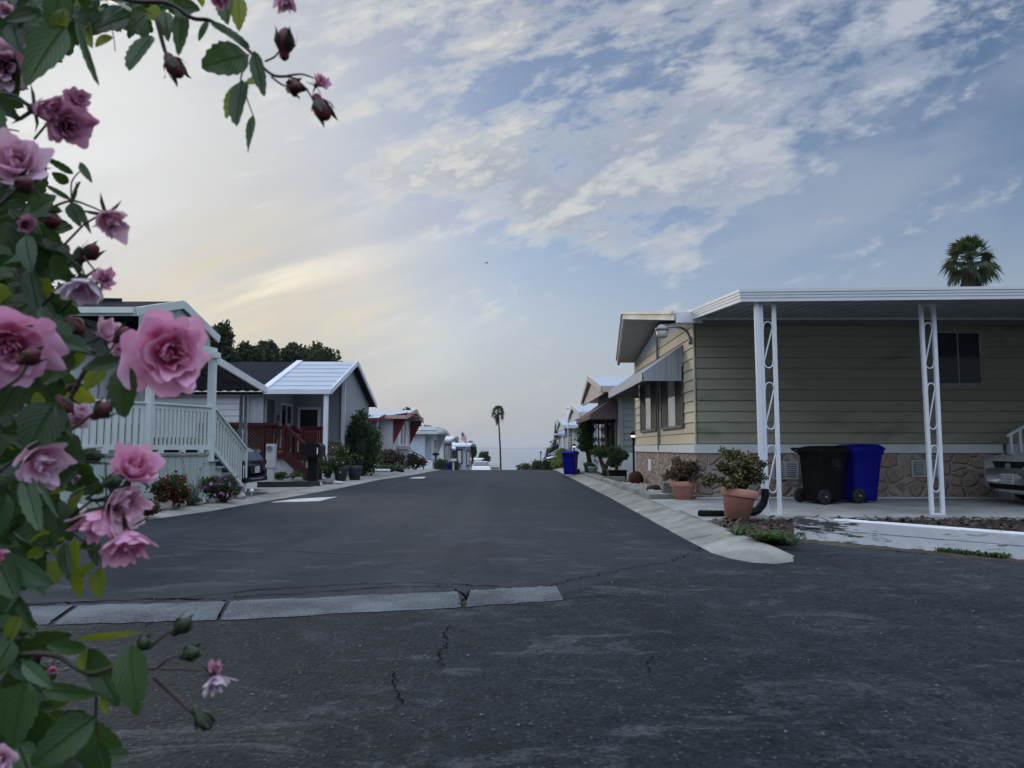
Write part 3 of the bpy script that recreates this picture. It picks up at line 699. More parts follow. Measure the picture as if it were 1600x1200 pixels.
def iron_post(pxs, Y, lab):
    (ta, tb), yt, (ba, bb), yb_ = pxs
    pa, pb = at(ba, yb_, Y), at(bb, yb_, Y); qa, qb = at(ta, yt, Y), at(tb, yt, Y)
    pa.z = pb.z = .10; qa.z = qb.z = 3.145
    t = MB()
    t.bar(pa, qa, .05, .05); t.bar(pb, qb, .05, .05)
    t.bar(pa+Vector((0, 0, .012)), pb+Vector((0, 0, .012)), .055, .022); t.bar(qa-Vector((0, 0, .012)), qb-Vector((0, 0, .012)), .05, .022)
    o = t.build('post', M['white'], cp)
    for f in (.215, .51, .80):
        ca = pa+(qa-pa)*f; cb = pb+(qb-pb)*f
        s_ = MB(); s_.tube(scroll(ca.x+.024, cb.x-.024, Y, ca.z, .64), .0095, 6); s_.build('scroll', M['white'], o)
    return o
iron_post(((1188, 1208.5), 471, (1198.5, 1218.5), 804), YP, '')
iron_post(((1438, 1457.5), 467, (1456, 1473), 800), YP+.1, '')
mb = MB(); a = at(1181.5, 472, YP-.03); b = at(1188.5, 700, YP-.03); c = at(1190, 735, YP-.03); d = at(1194, 768, YP-.02); a.z = 3.15
for p, q in ((a, b), (b, c), (c, d)): mb.bar(p, q, .058, .065, (0, 1, 0))
mb.build('downspout', M['white'], cp)
# black drain hose from the downspout
mb = MB(); hp_ = [(1195, 764), (1195, 775), (1192, 787), (1184, 797), (1172, 802), (1158, 803.5), (1140, 804), (1115, 804), (1092, 803.5)]
P = [at(x, y, YP-.05-.012*i) for i, (x, y) in enumerate(hp_)]
pts = []
for p, q in zip(P, P[1:]):
    for i in range(6): pts.append(p+(q-p)*i/6)
pts.append(P[-1])
mb.tube(pts, [.056+(.006 if i % 2 else 0) for i in range(len(pts))], 12, False); hh = mb.build('drain_hose', M['black'], smooth=True)
tag(hh, "black corrugated drain hose curving from the white downspout past the tilted pot", "hose")
# ------------------------------------------------------------------ wall lamp on the home's corner
lp = thing("wall_lamp", "grey street lamp head on a curved arm at the beige home's corner", "lamp", (3.35, 14.3, 2.9))
mb = MB(); A = [at(1079, 533, 14.14), at(1077, 524, 14.1), at(1072, 516, 14.05), at(1064, 512, 13.95), at(1052, 510.5, 13.8), at(1040, 511.5, 13.7)]
mb.tube(A, .022, 8); mb.box(A[0].x-.03, A[0].x+.03, 14.1, 14.19, A[0].z-.06, A[0].z+.05); mb.build('arm', M['grey'], lp, True)
c = at(1034, 513.5, 13.7); mb = MB(); mb.lathe([(.02, .075), (.06, .06), (.085, .02), (.125, .0), (.125, -.03)], c, 16); mb.build('lamp_head', M['grey'], lp, True)
mb = MB(); mb.lathe([(.11, -.03), (.10, -.14), (.085, -.17), (.02, -.175)], c, 16); mb.build('lens', pmat("prism_glass", (.42, .42, .34), .25, .1), lp, True)
# ------------------------------------------------------------------ foliage
def leaf_mass(name, mat, parent, blobs, n, size, seed, shell=.55, stretch=1.6, flat=0.0, up=0.0, zmin=None):
    """n small folded leaves spread through the blobs (cx,cy,cz,rx,ry,rz)"""
    g = np.random.default_rng(seed); B = np.array(blobs, float)
    wt = (B[:, 3]*B[:, 4]*B[:, 5])**.6; wt /= wt.sum()
    bi = g.choice(len(B), n, p=wt); b = B[bi]
    d = g.normal(size=(n, 3)); d /= np.linalg.norm(d, axis=1)[:, None]
    # lumpy surface so the outline is uneven
    ph = g.uniform(0, 6.28, (3,)); lump = 1+.13*np.sin(d[:, 0]*5+ph[0]+bi)+.12*np.sin(d[:, 1]*6+ph[1]+bi*2)+.10*np.sin(d[:, 2]*7+ph[2])
    r = (shell+(1-shell)*g.random(n)**.6)*lump*(1+.10*g.normal(size=n))
    c = b[:, :3]+d*r[:, None]*b[:, 3:]
    if zmin is not None: c[:, 2] = np.maximum(c[:, 2], zmin+g.random(n)*.03)
    t = g.normal(size=(n, 3)); t[:, 2] += up; t += d*.6; t /= np.linalg.norm(t, axis=1)[:, None]
    q = g.normal(size=(n, 3))+d*.4+np.array([0, 0, flat]); s = np.cross(t, q); s /= (np.linalg.norm(s, axis=1)[:, None]+1e-9); nn = np.cross(s, t)
    L = size*g.uniform(.6, 1.35, n)[:, None]; W = L/stretch
    v = np.empty((n, 6, 3)); v[:, 0] = c-t*L*.5; v[:, 1] = c-t*L*.1+s*W*.5+nn*W*.12; v[:, 2] = c+t*L*.28+s*W*.36+nn*W*.1
    v[:, 3] = c+t*L*.5-nn*W*.1; v[:, 4] = c+t*L*.28-s*W*.36+nn*W*.1; v[:, 5] = c-t*L*.1-s*W*.5+nn*W*.12
    v = v.reshape(-1, 3)-np.array(wloc(parent) if parent is not None else (0, 0, 0))
    i = np.arange(n)*6
    f = np.concatenate([np.stack([i, i+1, i+2, i+3], 1), np.stack([i, i+3, i+4, i+5], 1)])
    me = bpy.data.meshes.new(name); me.from_pydata(v.tolist(), [], f.tolist())
    clump = .5+.3*np.sin(c[:, 0]*3.1/size*.12+ph[0])*np.sin(c[:, 2]*2.7/size*.12+ph[1])+.28*g.normal(size=n)
    at_ = me.attributes.new('rnd', 'FLOAT', 'POINT'); at_.data.foreach_set('value', np.clip(np.repeat(clump, 6), 0, 1))
    me.materials.append(mat); me.update()
    o = bpy.data.objects.new(name, me); COL.objects.link(o)
    if parent is not None: o.parent = parent
    return o
M['lf_dark'] = leafmat("dark_leaf", (.010, .020, .008), (.040, .065, .022), tw=.2)
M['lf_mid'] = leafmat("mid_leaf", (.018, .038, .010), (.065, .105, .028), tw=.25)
M['lf_yel'] = leafmat("yellow_leaf", (.05, .075, .015), (.14, .18, .03), tw=.3)
M['lf_con'] = leafmat("conifer_leaf", (.008, .014, .007), (.030, .042, .018), tw=.12)
M['lf_red'] = leafmat("russet_leaf", (.025, .020, .012), (.105, .060, .035), (.2, .1, .05), tw=.15)
M['lf_jade'] = leafmat("jade_leaf", (.030, .034, .014), (.150, .140, .050), (.2, .2, .05), tw=.12, rough=.35, spec=.4)
M['lf_jred'] = leafmat("reddish_jade_leaf", (.032, .022, .014), (.120, .078, .042), (.2, .1, .05), tw=.12, rough=.35, spec=.4)
M['pet_red'] = leafmat("red_petal", (.11, .006, .012), (.27, .014, .026), (.4, .02, .02), tw=.2)
M['pet_pur'] = leafmat("purple_petal", (.26, .07, .30), (.52, .24, .55), (.5, .2, .5), tw=.25)
M['pet_org'] = leafmat("orange_petal", (.55, .12, .02), (.75, .25, .04), (.7, .25, .03), tw=.25)
M['pet_pal'] = leafmat("pale_petal", (.5, .40, .36), (.7, .6, .52), (.7, .6, .5), tw=.25)
M['lf_dry'] = leafmat("dry_frond", (.05, .035, .022), (.12, .09, .055), (.2, .15, .08), tw=.1)
M['lf_grey'] = leafmat("grey_grass", (.10, .11, .10), (.22, .23, .20), tw=.2)
M['bark'] = pmat("bark", (.055, .042, .033), .9, .3, 6, .8, 20, spec=.1)
M['palmbark'] = pmat("palm_bark", (.060, .050, .045), .9, .3, 5, .8, 14, spec=.1)
def core(root, blobs, mat, k=.62, seed=1):  # opaque dark leaf-coloured lumps filling the crown behind the leaves
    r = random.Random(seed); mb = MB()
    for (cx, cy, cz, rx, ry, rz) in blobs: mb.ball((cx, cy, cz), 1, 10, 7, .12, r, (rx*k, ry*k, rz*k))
    return mb.build('inner_core', mat, root, True)
def tree(name, label, base, blobs, n, size, mat, trunk_r, seed, cat='tree', group=None, limbs=True, stretch=1.6, shell=.5, up=0, cr=True):
    t = thing(name, label, cat, base, group); r = random.Random(seed); mb = MB(); b = Vector(base)
    cz = max(blobs, key=lambda q: q[3]*q[4]*q[5]); cen = Vector(cz[:3])
    pts = [b+(cen-b)*i/6+Vector((r.uniform(-1, 1), r.uniform(-1, 1), 0))*trunk_r*.7*(0 < i < 6) for i in range(7)]
    mb.tube(pts, [trunk_r*(1.25-.13*i) for i in range(7)], 9)
    if limbs:
        for q in blobs:
            f = pts[3]+(pts[5]-pts[3])*r.random(); e = Vector(q[:3]); mid = (f+e)/2+Vector((0, 0, .1*q[5]))
            mb.tube([f, mid, e], [trunk_r*.5, trunk_r*.35, trunk_r*.15], 6)
    mb.build('trunk', M['bark'], t, True)
    leaf_mass('crown', mat, t, blobs, n, size, seed, shell, stretch, 0, up)
    return t
def blobset(c, rx, ry, rz, k, seed, s=.5, spread=.62):
    r = random.Random(seed); out = [(c[0], c[1], c[2], rx*.62, ry*.62, rz*.66)]
    for i in range(k):
        a = r.uniform(0, 6.28); e = math.asin(r.uniform(-.8, 1)); q = s*r.uniform(.7, 1.25)
        out.append((c[0]+rx*spread*math.cos(a)*math.cos(e), c[1]+ry*spread*math.sin(a)*math.cos(e), c[2]+rz*spread*math.sin(e), rx*q, ry*q, rz*q*.85))
    return out
def shrub(name, label, base, rx, ry, hgt, n, size, mat, seed, cat='shrub', stems=5, flowers=None, nf=0, fs=.05, group=None, k=7, stretch=1.5, shell=.35, lift=.5):
    t = thing(name, label, cat, base, group); b = Vector(base); r = random.Random(seed)
    c = b+Vector((0, 0, hgt*lift)); bl = blobset(c, rx, ry, hgt*(1-lift), k, seed, .45)
    mb = MB()
    for i in range(stems):
        e = Vector(bl[i % len(bl)][:3]); s_ = b+Vector((r.uniform(-.15, .15)*rx, r.uniform(-.15, .15)*ry, 0)); mid = (s_+e)/2+Vector((r.uniform(-.1, .1)*rx, r.uniform(-.1, .1)*ry, 0))
        mb.tube([s_, mid, e], [.022*rx/.4+.004, .016*rx/.4+.003, .004], 6)
    mb.build('stems', M['bark'], t, True)
    leaf_mass('foliage', mat, t, bl, n, size, seed, shell, stretch, zmin=b.z)
    if flowers is not None: leaf_mass('blossoms', flowers, t, [(q[0], q[1], q[2], q[3]*1.06, q[4]*1.06, q[5]*1.06) for q in bl], nf, fs, seed+7, .92, 1.1)
    return t
def fan_palm(name, label, base, top, trunk_r, crown_r, seed, nf=44, skirt=.9, thr=.3):
    t = thing(name, label, 'palm tree', base); r = random.Random(seed); b = Vector(base); c = Vector(top); mb = MB()
    n = 26; bow = Vector((r.uniform(-.4, .4), 0, 0))
    pts = [b+(c-b)*i/n+bow*math.sin(math.pi*i/n)*.3 for i in range(n+1)]
    mb.tube(pts, [trunk_r*((1.35 if i < 3 else 1.0)-.3*i/n)*(1.05 if i % 2 else .95) for i in range(n+1)], 10); mb.build('trunk', M['palmbark'], t, True)
    def frond(mb, d, L, droop, seg=15, wid=62):
        d = Vector(d).normalized(); pet = L*.40; o = c+d*.06
        e = o+d*pet+Vector((0, 0, -droop*pet*.35)); dd = (e-o).normalized()
        side = dd.cross(Vector((0, 0, 1)))
        if side.length < .1: side = Vector((1, 0, 0))
        side.normalize(); side = (Matrix.Rotation(r.uniform(-.9, .9), 3, dd) @ side); nrm = side.cross(dd)
        mb.bar(o, e, .03*crown_r/1.5, .02*crown_r/1.5)
        for k in range(seg):
            a = R(-wid+2*wid*k/(seg-1)); fl = L*.62*(1-.28*abs(a)/R(wid))*r.uniform(.85, 1.1)
            q = dd*math.cos(a)+side*math.sin(a)+nrm*.10*math.cos(a*2); w = fl*.055
            s2 = (side*math.cos(a)-dd*math.sin(a))
            m1 = e+q*fl*.55+Vector((0, 0, -droop*fl*.12)); tp = e+q*fl*.93+Vector((r.uniform(-.03, .03), 0, -droop*fl*.42-fl*r.uniform(.02, .16)))
            mb.add([e, m1+s2*w, tp, m1-s2*w], [[0, 1, 2, 3]])
    mb = MB(); 
    for i in range(nf):
        el = R(-38+118*((i+.5)/nf)**.9+r.uniform(-9, 9)); az = i*2.39996+r.uniform(-.25, .25)
        frond(mb, (math.cos(az)*math.cos(el), math.sin(az)*math.cos(el), math.sin(el)), crown_r*r.uniform(.85, 1.1), max(.1, .75-math.sin(el)*.6))
    o = mb.build('crown', M['lf_dark'], t)
    rn = o.data.attributes.new('rnd', 'FLOAT', 'POINT'); rn.data.foreach_set('value', [r.random()*.9 for _ in o.data.vertices])
    mb = MB()
    for i in range(int(26)):
        az = r.uniform(0, 6.28); z = c.z-r.uniform(.05, skirt*.55); q = Vector((math.cos(az), math.sin(az), 0)); o_ = Vector((c.x, c.y, z))+q*trunk_r*.6
        e = o_+q*crown_r*r.uniform(.12, thr)+Vector((0, 0, -skirt*r.uniform(.45, .8)))
        s2 = Vector((-q.y, q.x, 0))*crown_r*r.uniform(.06, .12)
        for k in (-1, 0, 1): mb.add([o_, e+s2*k*.9+s2*.35, e+s2*k*.9-Vector((0, 0, crown_r*.12)), e+s2*k*.9-s2*.35], [[0, 1, 2, 3]])
    o = mb.build('dead_fronds', M['lf_dry'], t)
    rn = o.data.attributes.new('rnd', 'FLOAT', 'POINT'); rn.data.foreach_set('value', [r.random() for _ in o.data.vertices])
    return t
# ================================================================== pale green home with deck (left)
M['sage'] = pmat("sage_wood", (.39, .46, .425), .6, .10, 1.5, col2=(.30, .34, .31), c2scale=(3, 3, .8), c2lo=.6, c2hi=.8)
M['sagel'] = pmat("pale_sage_paint", (.62, .675, .655), .55, .08, 1.5, col2=(.42, .46, .44), c2scale=(6, 6, 1.5), c2lo=.62, c2hi=.8)
M['shingle'] = pmat("dark_shingle", (.017, .021, .028), .95, .25, 3, .8, 30, spec=.04)
M['corr'] = pmat("dark_corrugated", (.035, .036, .038), .7, .2, 2)
M['deckw'] = pmat("deck_boards", (.26, .28, .27), .7, .2, 3)
h = thing("mobile_home", "pale sage green mobile home with railed deck and dark shingle roof behind the roses", "house", (-7.4, 14, .05))
D = [Vector((-8.9, 11.0, 0)), Vector((-7.42, 12.35, 0)), Vector((-6.60, 13.85, 0)), Vector((-6.05, 15.42, 0))]
E_ = Vector((-6.2, 17.85, 0)); DZ = .96
mb = MB()
for p, q in zip(D, D[1:]): groove_wall(mb, p, q, .0, DZ-.04, .19, .014, .014)
# stepped skirt under the stairs
st0 = D[3]; n = 6; dv = (E_-st0)
for i in range(n):
    p = st0+dv*(i/n); q = st0+dv*((i+1)/n); zt = (DZ-.04)*(1-(i+.75)/n)
    groove_wall(mb, p, q, 0, max(.05, zt), .19, .014, .014)
mb.build('skirt', M['sage'], h)
mb = MB()
mb.slab([D[1]+Vector((.02, -.03, DZ)), D[2]+Vector((.03, -.02, DZ)), D[3]+Vector((.03, 0, DZ)), (-8.4, 15.42, DZ), (-9.6, 12.35, DZ)], .05)
mb.slab([D[0]+Vector((0, 0, DZ)), D[1]+Vector((.02, -.03, DZ)), (-9.6, 12.35, DZ)], .05); mb.build('deck', M['deckw'], h)
mb = MB()
for i in range(n):
    p = st0+dv*((i)/n); q = st0+dv*((i+1.12)/n); z = DZ*(1-(i+1)/(n+.6))
    mb.slab([p+Vector((.05, 0, z)), q+Vector((.05, 0, z)), q+Vector((-1.1, 0, z)), p+Vector((-1.1, 0, z))], .04)
mb.build('stair_tread', M['deckw'], h)
def rail(root, p, q, zt0, zt1, zb0, zb1, nb, bw=.045, post0=True, post1=True, mat=None, name='railing', cap=.11, pw=.10, thick=.035, skirtlegs=False):
    mb = MB(); p = Vector(p); q = Vector(q); d = (q-p).normalized()
    P = lambda t, z0, z1: p+(q-p)*t+Vector((0, 0, z0+(z1-z0)*t))
    mb.bar(P(0, zt0, zt1), P(1, zt0, zt1), cap, .035); mb.bar(P(0, zt0-.06, zt1-.06), P(1, zt0-.06, zt1-.06), .04, .085)
    mb.bar(P(0, zb0, zb1), P(1, zb0, zb1), .045, .09)
    for i in range(nb):
        t = (i+.6)/(nb+.2); a = P(t, zb0+.04, zb1+.04); b = P(t, zt0-.1, zt1-.1); mb.bar(a, b, bw, thick, d.cross(Vector((0, 0, 1))))
    for f, on in ((0, post0), (1, post1)):
        if on: a = P(f, zb0-.14, zb1-.14); b = P(f, zt0-.018, zt1-.018); mb.bar(a, b, pw, pw, d.cross(Vector((0, 0, 1))))
    if skirtlegs:
        for t in (.22, .55, .85): a = P(t, zb0-.16, zb1-.16); b = P(t, zb0, zb1); mb.bar(a, b, .13, .05, d.cross(Vector((0, 0, 1))))
    return mb.build(name, mat or M['sagel'], root)
up = DZ+.10
rail(h, D[0]+Vector((.03, 0, 0)), D[1], 1.86, 1.86, up, up, 15, .085)
rail(h, D[1], D[2], 1.86, 1.86, up, up, 13, .085, True, True, skirtlegs=True)
rail(h, D[2], D[3], 1.87, 1.87, up, up, 16, .045, True, False, skirtlegs=True)
rail(h, D[3]+Vector((.02, .1, 0)), E_+Vector((.02, 0, 0)), 1.84, 1.03, 1.05, .12, 12, .05, False, True, cap=.12)
# covered porch: corner post, beam and the gabled roof end
Pc = Vector((-6.05, 15.45, 0))
mb = MB(); mb.box(-6.12, -5.99, 15.38, 15.52, .78, 3.02); mb.box(-6.17, -5.94, 15.33, 15.57, 2.86, 2.98); mb.build('post', M['sagel'], h)
mb = MB(); mb.box(-6.62, -6.50, 13.82, 13.94, DZ, 3.02); mb.build('post', M['sagel'], h)
er0, ap, er1 = at(210, 482, 12.9), at(285, 471, 14.3), at(341, 526, 15.75)
mb = MB()
mb.slab([er0, (-20, er0.y, er0.z), (-20, ap.y, ap.z), ap], .07); mb.slab([ap, (-20, ap.y, ap.z), (-20, er1.y, er1.z), er1], .07)
mb.slab([(-9.2, 13.9, ap.z+.02), (-20, 13.9, ap.z+.02), (-20, 14.3, ap.z+.06), (-7.35, 14.3, ap.z+.06)], .10); mb.build('roof', M['shingle'], h)
mb = MB(); o = Vector((.02, 0, 0))
fas(mb, er0+o, ap+o, .15, .04); fas(mb, ap+o, er1+o, .15, .04)
mb.box(-20, er0.x+.02, er0.y-.05, er0.y-.003, er0.z-.13, er0.z+.015); mb.box(-20, er0.x+.02, er0.y-.10, er0.y-.05, er0.z-.09, er0.z+.01); mb.build('fascia', M['sagel'], h)
mb = MB()
zg = lambda t: er0.z-.10+(ap.z-er0.z)*(1-abs(2*t-1))
groove_wall(mb, (-6.36, 12.95), (-6.14, 15.5), 3.0, zg, .2, .015, .012, (1, 0, 0)); mb.build('gable_panel', M['sage'], h)
mb = MB(); mb.bar((-6.60, 13.0, 2.99), (-6.03, 15.5, 2.99), .10, .16); mb.bar((-8.2, 15.42, 2.97), (-6.03, 15.42, 2.97), .08, .14); mb.build('beam', M['sagel'], h)
mb = MB(); groove_wall(mb, (-20, 13.0), (-7.7, 13.0), .02, 3.30, .2, .015, .012, (0, -1, 0)); groove_wall(mb, (-7.7, 13.0), (-7.35, 15.4), DZ, 3.35, .2, .015, .012, (1, 0, 0))
mb.quad((-7.35, 15.42, .0), (-20, 15.42, .0), (-20, 15.42, 3.2), (-7.35, 15.42, 3.2)); mb.build('wall', M['sage'], h)
def win_on(root, p, q, z0, z1, frame, panes, fw=.06, mull=(), name='window', dep=.05):
    """window on a slanted wall from p to q (outward = right of travel)"""
    p = Vector((p[0], p[1], 0)); q = Vector((q[0], q[1], 0)); d = (q-p).normalized(); n_ = Vector((d.y, -d.x, 0)); L = (q-p).length
    mb = MB(); up_ = Vector((0, 0, 1))
    mb.bar(p+n_*dep/2+up_*(z0-fw), p+n_*dep/2+up_*(z1+fw), dep, fw, d); mb.bar(q+n_*dep/2+up_*(z0-fw), q+n_*dep/2+up_*(z1+fw), dep, fw, d)
    mb.bar(p+n_*(dep/2-.003)+up_*(z1), q+n_*(dep/2-.003)+up_*z1, dep, fw); mb.bar(p+n_*(dep/2+.006)+up_*z0, q+n_*(dep/2+.006)+up_*z0, dep+.02, fw)
    for t in mull: a = p+d*L*t; mb.bar(a+n_*(dep/2-.006)+up_*z0, a+n_*(dep/2-.006)+up_*z1, dep, fw*.7, d)
    w_ = mb.build(name, frame, root); cuts = [0]+list(mull)+[1]
    for i, (a, b) in enumerate(zip(cuts, cuts[1:])):
        A = p+d*L*a+n_*.01; B = p+d*L*b+n_*.01; mb = MB(); mb.quad(A+up_*z0, B+up_*z0, B+up_*z1, A+up_*z1); mb.build('pane', panes[i % len(panes)], w_)
    return w_
M['blindw'] = pmat("white_blind", (.60, .62, .64), .35, .06)
win_on(h, (-7.55, 14.02), (-7.38, 15.2), 1.55, 2.6, M['sagel'], [M['blindw'], M['blindw']], .07, (.5,))
mb = MB(); mb.quad((-7.62, 13.15, DZ+.02), (-7.50, 13.85, DZ+.02), (-7.50, 13.85, 2.75), (-7.62, 13.15, 2.75)); dr = mb.build('door', M['blindw'], h)
# corrugated awning reaching from the house over the parked car
aw = thing("carport_awning", "dark corrugated awning with white edge sloping down over the parked blue car", "awning", (-6.4, 18.2, .03))
f0 = at(339, 560, 15.75); f1 = at(414, 606, 18.4); X1 = -13
mb = MB(); N_ = 64; xs = [f0.x+(X1-f0.x)*i/N_ for i in range(N_+1)]
A = [(x, f0.y, f0.z-.07+(.03 if i % 2 else 0)) for i, x in enumerate(xs)]; B = [(x+f1.x-f0.x, f1.y, f1.z-.09+(.03 if i % 2 else 0)) for i, x in enumerate(xs)]
mb.add(A+B, [[i, i+1, N_+2+i, N_+1+i] for i in range(N_)]); mb.build('roof_sheet', M['corr'], aw)
mb = MB(); fas(mb, f0+Vector((.03, 0, 0)), f1+Vector((.03, 0, 0)), .15, .05); mb.build('edge_trim', M['fascia'], aw)
mb = MB(); mb.box(X1, f1.x-.03, f1.y-.05, f1.y-.0, f1.z-.16, f1.z-.10); mb.build('beam', M['darkmetal'], aw)
for px in (375.5, 382.5):
    p = at(px, 690, 18.25); mb = MB(); mb.box(p.x-.035, p.x+.035, 18.22, 18.29, .03, f1.z-.16); mb.build('post', M['grey'], aw)
# ================================================================== grey home with dark red porch
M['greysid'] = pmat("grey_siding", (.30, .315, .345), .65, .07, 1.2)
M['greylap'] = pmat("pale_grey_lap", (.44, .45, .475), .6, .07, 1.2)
M['trimw'] = pmat("white_trim", (.66, .68, .72), .5, .06)
M['metroof'] = pmat("pale_metal_roof", (.40, .45, .53), .38, .08, 1.2, spec=.5)
M['redw'] = pmat("dark_red_stain", (.042, .0065, .0075), .6, .25, 4, spec=.2)
h = thing("mobile_home", "grey mobile home with pale metal porch roof and dark red railed stairs", "house", (-7.2, 28, .03))
Yf, Yr, Yk = 25.2, 29.5, 33.8; ze, zr = 2.92, 4.36; XE = -5.98; XP = -8.12
zroof = lambda y: ze+(zr-ze)*(1-abs(y-Yr)/(Yr-Yf))
mb = MB(); mb.slab([(XP, Yf, ze), (-22, Yf, ze), (-22, Yr, zr), (XP, Yr, zr)], .08); mb.slab([(XE, Yr, zr), (-22, Yr, zr), (-22, Yk, ze), (XE, Yk, ze)], .08)
mb.box(-9.9, -9.55, 26.2, 26.5, 3.28, 3.42); mb.build('roof', M['shingle'], h)
mb = MB()
for i in range(7):       # stepped metal pans
    a, b = i/7, (i+1)/7
    mb.slab([(XE, Yf+(Yr-Yf)*a, ze+(zr-ze)*a+.035), (XP-.01, Yf+(Yr-Yf)*a, ze+(zr-ze)*a+.035), (XP-.01, Yf+(Yr-Yf)*b, ze+(zr-ze)*b+.012), (XE, Yf+(Yr-Yf)*b, ze+(zr-ze)*b+.012)], .06)
mb.build('porch_roof', M['metroof'], h)
mb = MB()
fas(mb, (XE+.02, Yf, ze+.05), (XE+.02, Yr, zr+.03), .17, .05); fas(mb, (XE+.02, Yr, zr+.03), (XE+.02, Yk, ze+.03), .17, .05)
mb.box(-22, XE+.03, Yf-.06, Yf-.003, ze-.10, ze+.05); mb.bar((XP-.08, Yf, ze+.045), (XP-.08, Yr, zr+.045), .22, .05); mb.build('fascia', M['trimw'], h)
mb = MB(); Yb = 28.75
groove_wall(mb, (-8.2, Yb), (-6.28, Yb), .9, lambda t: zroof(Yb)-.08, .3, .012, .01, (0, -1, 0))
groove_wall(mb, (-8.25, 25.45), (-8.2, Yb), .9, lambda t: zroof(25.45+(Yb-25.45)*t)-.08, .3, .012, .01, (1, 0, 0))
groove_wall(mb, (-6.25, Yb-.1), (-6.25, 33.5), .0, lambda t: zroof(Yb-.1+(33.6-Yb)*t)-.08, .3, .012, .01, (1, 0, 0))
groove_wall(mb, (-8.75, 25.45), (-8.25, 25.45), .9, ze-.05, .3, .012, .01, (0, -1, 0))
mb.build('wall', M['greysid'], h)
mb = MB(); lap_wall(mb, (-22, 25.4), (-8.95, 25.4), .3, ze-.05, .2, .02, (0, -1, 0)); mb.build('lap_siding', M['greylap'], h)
mb = MB(); mb.box(-8.96, -8.72, 25.33, 25.42, .3, ze-.05); mb.build('corner_trim', M['trimw'], h)
mb = MB(); mb.box(-6.36, -6.22, Yb-.16, Yb-.05, .05, zroof(Yb)-.12); mb.build('corner_trim', M['trimw'], h)
mb = MB(); mb.box(-6.20, -6.06, 25.24, 25.36, .05, ze-.09); mb.build('post', M['trimw'], h)
mb = MB(); groove_wall(mb, (-9.6, 25.5), (-6.2, 25.5), .0, .84, .5, .02, .01, (0, -1, 0)); mb.quad((-6.2, 25.5, 0), (-6.2, Yb, 0), (-6.2, Yb, .84), (-6.2, 25.5, .84)); mb.build('skirt', M['greylap'], h)
mb = MB(); mb.box(-9.6, -6.15, 25.42, Yb, .82, .90); mb.box(-9.6, -6.15, 25.36, 25.42, .70, .90); mb.build('deck', M['redw'], h)
# door panel, window by the number, dark porch window
win_on(h, (-8.235, 25.62), (-8.22, 26.5), .92, 2.72, M['greysid'], [pmat("dark_panel", (.07, .075, .075), .6, .1)], .05, (), 'door')
win_on(h, (-8.225, 27.25), (-8.21, 28.55), .95, 2.62, M['trimw'], [M['glass'], M['glass']], .08, (.5,))
window(h, 'x', Yb, -7.92, -7.27, .92, 2.48, -1, M['trimw'], M['dark'], .09, (), (.47,))
mb = MB(); mb.box(-8.205, -8.19, 27.9, 28.35, 1.25, 1.95); mb.build('blind', M['blindw'], h)
# house number and wall box
mb = MB(); mb.box(-8.225, -8.18, 26.72, 27.0, 1.34, 1.72); mb.box(-8.19, -8.13, 26.85, 27.08, 1.42, 1.66); mb.build('wall_mailbox', pmat("grey_box", (.10, .10, .105), .5), h)
fc = bpy.data.curves.new('house_number', 'FONT'); fc.body = "12"; fc.size = .30; fc.extrude = .012
fc.materials.append(M['black']); ft = bpy.data.objects.new('text', fc); COL.objects.link(ft); bpy.context.view_layer.update()
fm = bpy.data.meshes.new_from_object(ft.evaluated_get(bpy.context.evaluated_depsgraph_get())); bpy.data.objects.remove(ft)
fo = bpy.data.objects.new('house_number', fm); COL.objects.link(fo); fo.parent = h; fo.location = Vector((-8.17, 26.70, 2.0))-wloc(h); fo.rotation_euler = (R(90), 0, R(90))
win_on(h, (-6.23, 31.3), (-6.23, 32.3), 1.0, 2.45, M['trimw'], [M['blindw'], M['glass']], .09, (.5,))
# red porch railing, lattice, stairs
def redrail(p, q, zt, zb, n_, **k): return rail(h, p, q, zt, zt, zb, zb, n_, .05, mat=M['redw'], cap=.12, pw=.11, **k)
redrail((-8.0, 25.42, 0), (-7.4, 25.42, 0), 1.76, 1.0, 5)
redrail((-6.95, 25.44, 0), (-6.17, 25.44, 0), 1.74, 1.0, 12)
mb = MB(); mb.box(-10.4, -7.75, 25.28, 25.5, 1.78, 1.88); mb.box(-10.4, -7.9, 25.33, 25.45, 1.68, 1.78)
for x in (-8.2, -8.04, -7.95): mb.box(x-.05, x+.05, 25.33, 25.45, .1, 1.7)
mb.bar((-8.25, 25.39, 1.45), (-8.5, 25.39, 1.7), .06, .06); mb.bar((-7.9, 25.39, 1.5), (-7.75, 25.39, 1.72), .06, .06); mb.build('pergola_rail', M['redw'], h)
mb = MB()
xl, xr, zl, zh = -10.4, -8.25, 1.02, 1.66
for i in range(-5, 24):
    for sg in (1, -1):
        xs = xl+i*.115; t0 = 0 if sg > 0 else 0
        x0_, x1_ = (xs, xs+zh-zl) if sg > 0 else (xs+zh-zl, xs)
        ts = [t/40 for t in range(41) if xl <= x0_+(x1_-x0_)*t/40 <= xr]
        if len(ts) < 3: continue
        P = [Vector((x0_+(x1_-x0_)*t, 25.38+.008*sg, zl+(zh-zl)*t)) for t in (ts[0], ts[-1])]; mb.bar(P[0], P[1], .036, .012, (0, 1, 0))
mb.build('lattice', M['redw'], h)
mb = MB(); sa, sb = Vector((-7.4, 25.1, 0)), Vector((-6.30, 24.3, 0)); 
for off in (0, .95):
    o_ = Vector((.0, off, 0)); mb.bar(sa+o_+Vector((0, 0, .80)), sb+o_+Vector((0, 0, .02)), .05, .26)
